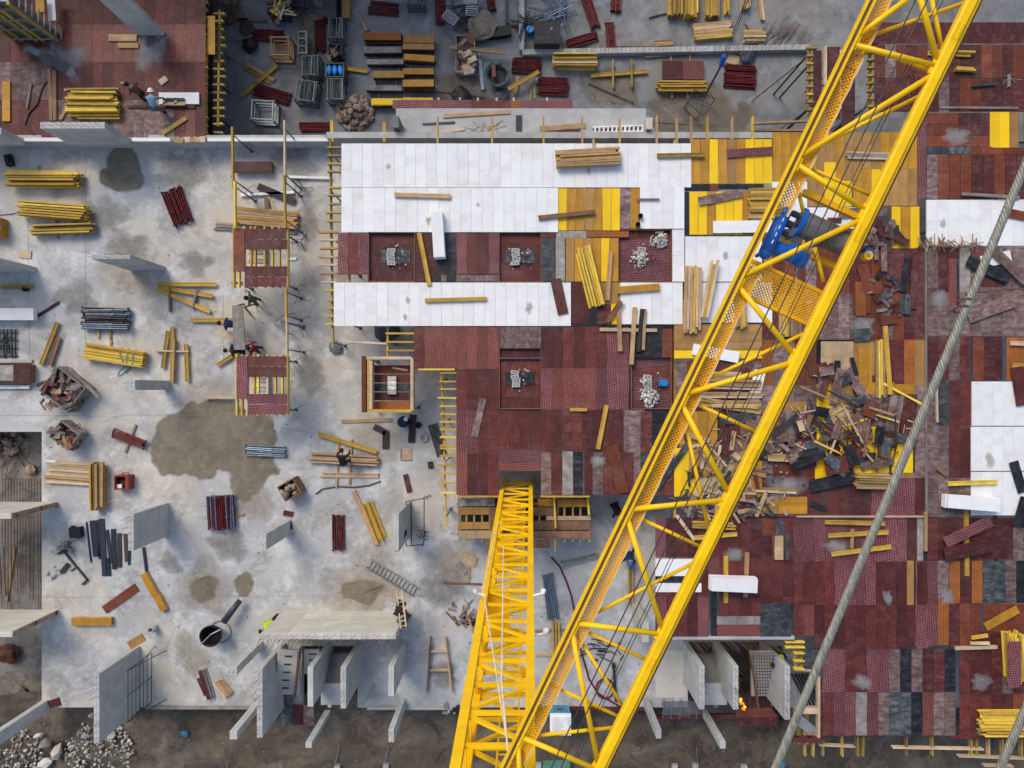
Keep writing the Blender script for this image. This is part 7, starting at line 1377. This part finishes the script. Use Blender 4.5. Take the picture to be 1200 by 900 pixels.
TH = [((1007, 41), (1062, 0)), ((1001, 53), (1096, 77)), ((940, 182), (1093, 88)), ((931, 191), (1014, 246)), ((867, 325), (1010, 257)), ((864, 334), (932, 418)), ((802, 462), (931, 424)), ((797, 470), (853, 577)), ((737, 597), (848, 586)), ((734, 604), (776, 737)), ((672, 730), (775, 743)), ((670, 739), (701, 897)), ((612, 864), (700, 902)), ((607, 870), (612, 960)), ((1098, 70), (1068, -40))]
for i, (a, b_) in enumerate(TH): ctube('jib_brace', P(*a, jz(a[1])), P(*b_, jz(b_[1])), .043)
TN = [((1003, 48), (1128, 4)), ((1007, 50), (1090, 84)), ((965, 168), (1085, 109)), ((947, 196), (1021, 229)), ((933, 214), (942, 250)), ((824, 447), (942, 391)), ((811, 471), (886, 506)), ((802, 490), (832, 628)), ((749, 607), (822, 641)), ((697, 719), (812, 660)), ((687, 740), (762, 775)), ((681, 752), (733, 832)), ((644, 802), (726, 840)), ((629, 862), (724, 852)), ((1092, 0), (1105, 62)), ((955, 290), (965, 330))]
for a, b_ in TN: ctube('jib_strut', P(*a, jz(a[1]) - .22), P(*b_, jz(b_[1]) - .22), .03, 'crane_yellow', 10)
def TV(v):
    k = (V0 - v) / F; d0, d1 = CAMZ - JA.z, CAMZ - JB.z; return (k * d0 - JA.y) / ((JB.y - JA.y) + (d0 - d1) * k)
# node plates
for k in range(7):
    v = (47, 190, 330, 467, 600, 734, 868)[k]; t = TV(v)
    cpart('node_plate', JL(t) - jd * .1 + js * .07, JL(t) + jd * .1 + js * .07, .07, .03)
    v2 = (80, 250, 420, 588, 743, 897, -40)[k]; t2 = TV(v2)
    cpart('node_plate', JR(t2) - jd * .12 - js * .085, JR(t2) + jd * .12 - js * .085, .06, .03)
for t in (-.1, .13, .42, .71, .96):
    q = JR(t) + UZ * .078; cpart('splice_plate', q - jd * .13, q + jd * .13, .1, .008); mb = MB()
    for i in (-.1, -.06, -.02, .02, .06, .1):
        for j in (-.032, .032): e = q + jd * i + js * j; mb.tube([e, e + UZ * .016], .009, 6)
    obj('splice_bolts', mb, 'crane_orange', crane)
# walkway: real expanded-metal grating between two edge bars
def grating(name, O, ex, ey, lx, ly, cell=.06, w_=.019, m='crane_orange'):
    mb = MB(); n = int((lx + ly) / cell)
    for k in range(n):
        s0 = k * cell
        for sg in (0, 1):
            a0 = max(0, s0 - ly); a1 = min(s0, lx)
            if a1 <= a0: continue
            p = (a0, s0 - a0); q = (a1, s0 - a1)
            if sg: p = (a0, ly - (s0 - a0)); q = (a1, ly - (s0 - a1))
            A = O + ex * p[0] + ey * p[1] + UZ * .006 * sg; B = O + ex * q[0] + ey * q[1] + UZ * .006 * sg
            mb.bar(A, B, w_, .006)
    o_ = obj(name, mb, m, crane, kind='stuff'); return o_
Lj = (JL(T1) - JL(T0)).length
step = 2.4; s_ = 0; G0, G1 = (TV(306) - T0) / (T1 - T0) * Lj, (TV(246) - T0) / (T1 - T0) * Lj
while s_ < Lj:
    if s_ < G0 < s_ + step: step_ = G0 - s_ + .02
    else: step_ = step
    if abs(s_ - G0) < .03: s_ = G1; continue
    ln = min(step_ - .02, Lj - s_); grating('walkway_grating', JL(T0) + jd * s_ + js * .066 - UZ * .14, jd, js, ln, .2); s_ += step_
for ta, tb in ((T0, TV(304)), (TV(243), T1)): cpart('walkway_edge', JL(ta) + js * .275 - UZ * .12, JL(tb) + js * .275 - UZ * .12, .02, .06, 'crane_orange')
for ta, tb in ((T0, TV(304)), (TV(243), T1)):
    mb = MB(); pts = []
    for k in range(80): t = ta + (tb - ta) * k / 79; pts.append(JL(t) + js * (.295 + .008 * math.sin(k * 2.1)) - UZ * .1)
    mb.tube(pts, .011, 6); obj('walkway_cable', mb, 'white_cord', crane)
# winch bay: platform, cross beams, drum, gearbox, motor
def JQ(v, c, dz=0):
    q = JL(TV(v)) + js * c; zl = q.z - .36; f_ = (CAMZ - zl) / (CAMZ - q.z); return Vector((q.x * f_, q.y * f_, zl + dz))
W_ = (JR(.5) - JL(.5)).dot(js)
O = JQ(337, .08, -.1); grating('winch_platform', O, js, jd, W_ - .1, .5, .058, .02)
for v in (338, 301): cpart('platform_beam', JQ(v, .05, -.12), JQ(v, W_ - .04, -.12), .05, .08, 'crane_orange')
for v in (268, 210): cpart('winch_beam', JQ(v, .35, -.18), JQ(v, W_ - .05, -.18), .09, .1, 'crane_orange')
mb = MB(); A, B = JQ(247, .48, .05), JQ(247, W_ + .02, .05); mb.tube([A, B], .2, 28); obj('winch_drum', mb, 'drum_steel', crane, smooth=False)
mb = MB(); mb.tube([JQ(247, .44, .05), JQ(247, .485, .05)], .235, 28); obj('drum_flange', mb, 'blue_paint', crane)
mb = MB(); mb.tube([JQ(247, .42, .05), JQ(247, .445, .05)], .09, 16); obj('drum_hub', mb, 'dark_steel', crane)
mb = MB(); A, B = JQ(293, .17, .16), JQ(247, .17, .16)
mb.tube([A, B], .105, 18)
for q in (A, B):
    n0 = len(mb.v); bm = bmesh.new(); bmesh.ops.create_uvsphere(bm, u_segments=18, v_segments=10, radius=.105); bm.verts.ensure_lookup_table()
    mb.add([v.co + q for v in bm.verts], [tuple(v.index for v in f.verts) for f in bm.faces]); bm.free()
gb = obj('gearbox', mb, 'blue_paint', crane, smooth=True)
for t in (.2, .38, .56, .74): q = A + (B - A) * t; mb = MB(); mb.bar(q + UZ * .105, q + UZ * .105 + jd * .06, .016, .012); obj('gearbox_mark', mb, 'white_paint', gb)
mb = MB(); mb.tube([JQ(281, .27, .02), JQ(281, .66, .02)], .12, 18); mb.tube([JQ(281, .66, .02), JQ(281, .80, .02)], .14, 18); mb.tube([JQ(281, .45, .02), JQ(281, .48, .02)], .13, 18); mt_ = obj('winch_motor', mb, 'blue_paint', crane)
mb = MB(); q = JQ(277, .5, .1); mb.box(q.x - .08, q.y - .06, q.z, q.x + .08, q.y + .06, q.z + .08); obj('terminal_box', mb, 'blue_paint', mt_)
for v, c_, r in ((253, .33, .06), (264, .32, .045), (241, .35, .05)): mb = MB(); mb.tube([JQ(v, c_ - .06, .05), JQ(v, c_ + .06, .05)], r, 10); obj('coupling', mb, 'dark_steel', crane)
mb = MB(); mb.tube([JQ(297, .1, .02), JQ(297, .1, .1)], .03, 8); obj('limit_switch', mb, 'blue_paint', crane)
q = JQ(243, W_ + .25, -.05); mb = MB(); mb.tube([q - jd * .06 - UZ * .05, q - jd * .06 + UZ * .07], .075, 8); bx_ = obj('hoist_box', mb, 'crane_yellow', crane); mb = MB(); mb.tube([q - jd * .06 + UZ * .07, q - jd * .06 + UZ * .078], .03, 8); obj('box_plate', mb, 'galv_steel', bx_); mb = MB(); mb.tube([q - UZ * .06, q + UZ * .03], .075, 10); obj('brake_cap', mb, 'blue_paint', crane)
cpart('box_arm', JQ(243, W_, -.08), q - UZ * .03, .06, .06, 'dark_steel')
mb = MB(); mb.tube([JQ(285, .75, .0), JQ(291, .78, -.08), JQ(297, .8, -.1), JQ(301, .85, -.1), JQ(315, .9, -.12), JQ(320, 1.05, -.12), JQ(315, 1.2, -.1)], .018, 6); obj('winch_cable', mb, 'white_cord', crane)
# hoist ropes running between the chords
for du, dz, r in ((0, .25, .011), (14, .25, .011), (27, -.1, .007), (32, -.1, .007)):
    mb = MB(); mb.tube([P(1091 + du, -40, 25.9 + dz), P(1071 + du, 4, 25.7 + dz), P(655 + du * .8, 880, 24.6 + dz), P(620 + du * .8, 960, 24.5 + dz)], r, 6); obj('hoist_rope', mb, 'rope_dark', crane)
# slewing ring, turntable and cab behind the lower edge of the view
c_ = (ML(24) + MR(24)) / 2 + BK / 2
mb = MB(); mb.lathe([(0, 0), (.62, 0), (.62, .18), (0, .18)], 24, c=(c_.x, c_.y - .3, 24.02)); obj('slewing_ring', mb, 'crane_orange', crane)
# pendant cables near the camera
def twisted(lb, A, B, ext0, ext1):
    d = (B - A).normalized(); A = A - d * ext0; B = B + d * ext1; L_ = (B - A).length; a = d.cross(UZ).normalized(); b_ = a.cross(d)
    root = thing('steel_rope', lb, 'steel rope', A, 'thick steel ropes close to the camera')
    for k in range(6):
        mb = MB(); n = int(L_ / .014); pts = []
        for i in range(n + 1):
            s_ = L_ * i / n; th = s_ / .135 * 6.283 + k * 1.0472; pts.append(A + d * s_ + (a * math.cos(th) + b_ * math.sin(th)) * .0128)
        mb.tube(pts, .0082, 6); obj('strand', mb, 'rope_steel', root, smooth=True)
    mb = MB(); mb.tube([A, B], .012, 8); obj('core', mb, 'rope_dark', root)
    return root, A, B, d
r1, A, B, d_ = twisted('thick grey twisted steel rope sweeping past the red decks', P(910, 897, 32.55), P(1203, 190, 32.75), 1.2, 1.6)
twisted('second thick steel rope end at the lower corner', P(1172, 900, 32.5), P(1206, 822, 32.55), 1.2, 1.0)
q = P(1128, 358, 32.7)
for k in (-.018, .018): mb = MB(); mb.tube([q + d_ * k + Vector((.026 * math.cos(t * .7), .016 * math.sin(t * .7), .026 * math.sin(t * .7 + .6))) for t in range(10)], .0045, 6); tag(obj('wire_clip', mb, 'rebar_steel'), 'rusty wire lashing round the thick steel rope, %s coil' % ('lower' if k < 0 else 'upper'), 'wire')
mb = MB(); mb.tube([P(1131, 345, 32.7), P(1160, 340, 32.71), P(1230, 337, 32.75)], .0045, 6); tag(obj('lashing_wire', mb, 'rebar_steel'), 'thin rusty wire running off from the steel rope', 'wire')
# hook block with chains and rebar cage in the yard
root = thing('hoist_hook', 'blue hook block hanging on twin ropes over the yard', 'hook', P(847, 72, 2))
for u in (886, 889): mb = MB(); mb.tube([P(u + 12, -60, 24), P(847 + (u - 886) * .8, 68, 1.4)], .014, 6); obj('rope', mb, 'rope_dark', root)
A, B = P(848.5, 66, 1.4), P(845, 77, .9); mb = MB(); mb.bar(A, B, .2, .22); mb.bar(A + Vector((0, 0, .06)), B + Vector((0, 0, .06)), .12, .24); obj('block', mb, 'blue_paint', root)
mb = MB(); mb.tube([P(845, 77, .9), P(829, 107, -.8)], .05, 7); obj('shackle', mb, 'dark_steel', root)
rb = MB(); cs = [P(806, 120, -1.6), P(820, 133, -1.6), P(838, 116, -1.6), P(813, 105, -1.4)]
for i in range(4):
    rb.tube([P(829, 107, -.8), cs[i]], .014, 5); rb.tube([cs[i], cs[(i + 1) % 4]], .02, 5); rb.tube([cs[i], cs[i] - Vector((0, 0, .8))], .02, 5); rb.tube([cs[i] - Vector((0, 0, .8)), cs[(i + 1) % 4] - Vector((0, 0, .8))], .02, 5)
tag(obj('lifting_frame', rb, 'dark_steel'), 'thin steel lifting frame hanging below the hook block', 'frame')

# ------------------------------------------------------------------ people
def person_mesh(pose):
    J, E, R = {}, [], {}
    def n(k, p, r, par=None):
        J[k] = Vector(p); R[k] = r
        if par: E.append((par, k))
    if pose == 'reach':
        n('pelvis', (0, 0, .93), .15); n('belly', (0, .02, 1.1), .14, 'pelvis'); n('chest', (0, .05, 1.3), .155, 'belly'); n('neck', (0, .09, 1.47), .06, 'chest'); n('head', (0, .13, 1.58), .085, 'neck'); n('crown', (0, .13, 1.68), .085, 'head'); n('chin', (0, .2, 1.55), .05, 'head')
        hands = ((.42, .32, 1.15), (-.4, .38, 1.25)); el = ((.33, .12, 1.22), (-.33, .14, 1.25)); feet = (((.1, .02, .5), (.12, -.02, .08)), ((-.1, .08, .5), (-.14, .1, .08)))
    elif pose == 'bend':
        n('pelvis', (0, -.2, .86), .15); n('belly', (0, -.03, 1.0), .14, 'pelvis'); n('chest', (0, .2, 1.1), .155, 'belly'); n('neck', (0, .38, 1.13), .06, 'chest'); n('head', (0, .48, 1.15), .085, 'neck'); n('crown', (0, .56, 1.2), .085, 'head'); n('chin', (0, .55, 1.07), .05, 'head')
        hands = ((.22, .5, .5), (-.25, .45, .5)); el = ((.3, .35, .8), (-.3, .33, .8)); feet = (((.12, .0, .48), (.14, -.12, .08)), ((-.12, .08, .48), (-.14, .02, .08)))
    else:   # kneel
        n('pelvis', (0, -.1, .5), .15); n('belly', (0, .0, .68), .14, 'pelvis'); n('chest', (0, .12, .86), .155, 'belly'); n('neck', (0, .22, 1.0), .06, 'chest'); n('head', (0, .29, 1.1), .085, 'neck'); n('crown', (0, .32, 1.2), .085, 'head'); n('chin', (0, .36, 1.05), .05, 'head')
        hands = ((.25, .5, .4), (-.2, .52, .45)); el = ((.32, .28, .6), (-.3, .3, .62)); feet = (((.15, .3, .45), (.15, .3, .08)), ((-.12, .12, .1), (-.12, -.3, .1)))
    c = J['chest']
    for s_, i in ((1, 0), (-1, 1)):
        k = 'r' if s_ > 0 else 'l'
        n('sh' + k, c + Vector((s_ * .19, .02, .08)), .075, 'chest'); n('el' + k, el[i], .052, 'sh' + k); n('wr' + k, Vector(hands[i]) * .85 + Vector(el[i]) * .15, .035, 'el' + k); n('ha' + k, hands[i], .04, 'wr' + k)
        hd = (Vector(hands[i]) - Vector(el[i])).normalized(); sd_ = hd.cross(UZ).normalized()
        for q, (o_, l) in enumerate(((-.036, .075), (-.012, .09), (.012, .085), (.035, .065))): n('f%s%d' % (k, q), Vector(hands[i]) + hd * .05 + sd_ * o_, .011, 'ha' + k); n('t%s%d' % (k, q), Vector(hands[i]) + hd * (.05 + l) + sd_ * o_ * 1.2 - UZ * .03, .009, 'f%s%d' % (k, q))
        n('th' + k, Vector(hands[i]) + hd * .03 - sd_ * s_ * .06, .011, 'ha' + k)
        n('hi' + k, J['pelvis'] + Vector((s_ * .1, 0, -.06)), .1, 'pelvis'); n('kn' + k, feet[i][0], .07, 'hi' + k); n('an' + k, feet[i][1], .05, 'kn' + k)
        n('to' + k, Vector(feet[i][1]) + (Vector((0, .18, -.03)) if pose != 'kneel' or s_ > 0 else Vector((0, -.15, .0))), .04, 'an' + k)
    ks = list(J); me = bpy.data.meshes.new('body'); me.from_pydata([J[k] for k in ks], [(ks.index(a), ks.index(b_)) for a, b_ in E], [])
    bm = bmesh.new(); bm.from_mesh(me); ly = bm.verts.layers.skin.verify(); bm.verts.ensure_lookup_table()
    for i, k in enumerate(ks): bm.verts[i][ly].radius = (R[k], R[k] * (.72 if k in ('chest', 'belly', 'pelvis') else 1)); bm.verts[i][ly].use_root = (k == 'pelvis')
    bm.to_mesh(me); bm.free(); o = bpy.data.objects.new('tmp_body', me); COL.objects.link(o); o.modifiers.new('s', 'SKIN'); sb = o.modifiers.new('u', 'SUBSURF'); sb.levels = 1
    dg = bpy.context.evaluated_depsgraph_get(); out = bpy.data.meshes.new_from_object(o.evaluated_get(dg)); bpy.data.objects.remove(o)
    def zone(k):
        if k in ('head', 'crown', 'chin', 'neck') or k[0] in 'ft' and k[:2] not in ('to',) or k[:2] == 'ha': return 0
        if k[:2] in ('hi', 'kn') or k == 'pelvis': return 2
        if k[:2] in ('an', 'to'): return 3
        return 1
    zi = []
    for f in out.polygons:
        k = min(ks, key=lambda k: (J[k] - f.center).length - R[k] * .6); zi.append(zone(k))
    out.materials.clear()
    for _ in range(4): out.materials.append(None)
    out.polygons.foreach_set('material_index', zi); out.polygons.foreach_set('use_smooth', [True] * len(zi))
    return out, J
POSES = {k: person_mesh(k) for k in ('reach', 'bend', 'kneel')}
def worker(label, u, v, z, deg, pose, top, legs, head='hair_dark', helmet=False):
    me, J = POSES[pose]; me = me.copy()
    for i, m in enumerate(('skin', top, legs, 'cloth_black')): me.materials[i] = MATS[m]
    c = P(u, v, z); r = math.radians(deg); Rm = Matrix.Rotation(r, 3, 'Z')
    root = thing('worker', label, 'worker', c, 'workers on the site')
    put('body', me, root, c, r)
    mb = MB(); mb.lathe([(.108, -.03), (.115, .03), (.095, .09), (.05, .125), (0, .135)] if not helmet else [(.16, -.01), (.13, 0), (.125, .06), (.1, .11), (.05, .14), (0, .145)], 14)
    hd = J['head'] * .35 + J['crown'] * .65; tl_ = (J['crown'] - J['head']).to_track_quat('Z', 'Y').to_matrix()
    mb.v = [Rm @ (tl_ @ q) for q in mb.v]; put('helmet' if helmet else 'hair', mb.mesh('headwear', head, True), root, c + Rm @ hd)
    mb = MB(); f = J['chin'] * .5 + J['head'] * .3 + J['crown'] * .2
    for sx in (-.032, .032): q = f + Vector((sx, .035, .03)); mb.box(q.x - .012, q.y - .01, q.z - .006, q.x + .012, q.y + .01, q.z + .006)
    mb.v = [Rm @ q for q in mb.v]; put('eyes', mb.mesh('eyes', 'cloth_black'), root, c)
worker('worker in a green jacket facing the scaffold planks', 306, 354, 0, 90, 'reach', 'cloth_green', 'cloth_grey')
worker('worker in dark blue leaning over the scaffold planks', 281, 382, 0, 85, 'bend', 'cloth_navy', 'cloth_navy')
worker('worker in dark red standing by the plum table', 308, 410, 0, 88, 'reach', 'cloth_red', 'cloth_black')
worker('worker in black bending beside the worker in red', 288, 411, 0, 95, 'bend', 'cloth_black', 'cloth_navy')
worker('worker in black bending over the brown timbers', 407, 538, .25, 0, 'bend', 'cloth_black', 'cloth_navy')
worker('worker in black climbing at the wall with the brown bulkhead', 478, 620, .6, 100, 'reach', 'cloth_black', 'cloth_black')
worker('worker in black with a pale cap on the leaning ladder', 472, 705, 1.0, 180, 'bend', 'cloth_black', 'cloth_black', 'cloth_grey')
worker('worker with a grey top half hidden below the ladder', 478, 718, .3, 150, 'bend', 'cloth_grey', 'cloth_brown')
worker('worker in black and yellow hi vis behind the broad back wall', 326, 723, .3, 125, 'bend', 'cloth_hivis', 'cloth_black')
worker('kneeling worker in dark blue under the jib', 737, 648, 0, 160, 'kneel', 'cloth_navy', 'cloth_black', 'helmet_blue', True)
worker('worker in light blue beside the white panel on the red deck', 191, 131, ZU + .02, 0, 'bend', 'cloth_blue', 'cloth_grey', 'helmet_white', True)
worker('crouching worker in dark clothes near the yellow stack on the red deck', 170, 114, ZU + .02, 60, 'kneel', 'cloth_brown', 'cloth_black')
worker('worker in yellow hi vis deep in the stair core', 907, 762, .8, 120, 'bend', 'cloth_hivis', 'cloth_black')
worker('worker in black with a white helmet at the outer stair core wall', 910, 830, .9, 20, 'bend', 'cloth_black', 'cloth_black', 'helmet_white', True)
worker('worker in black standing at the deck edge behind the platform', 719, 592, 0, 200, 'bend', 'cloth_black', 'cloth_black')
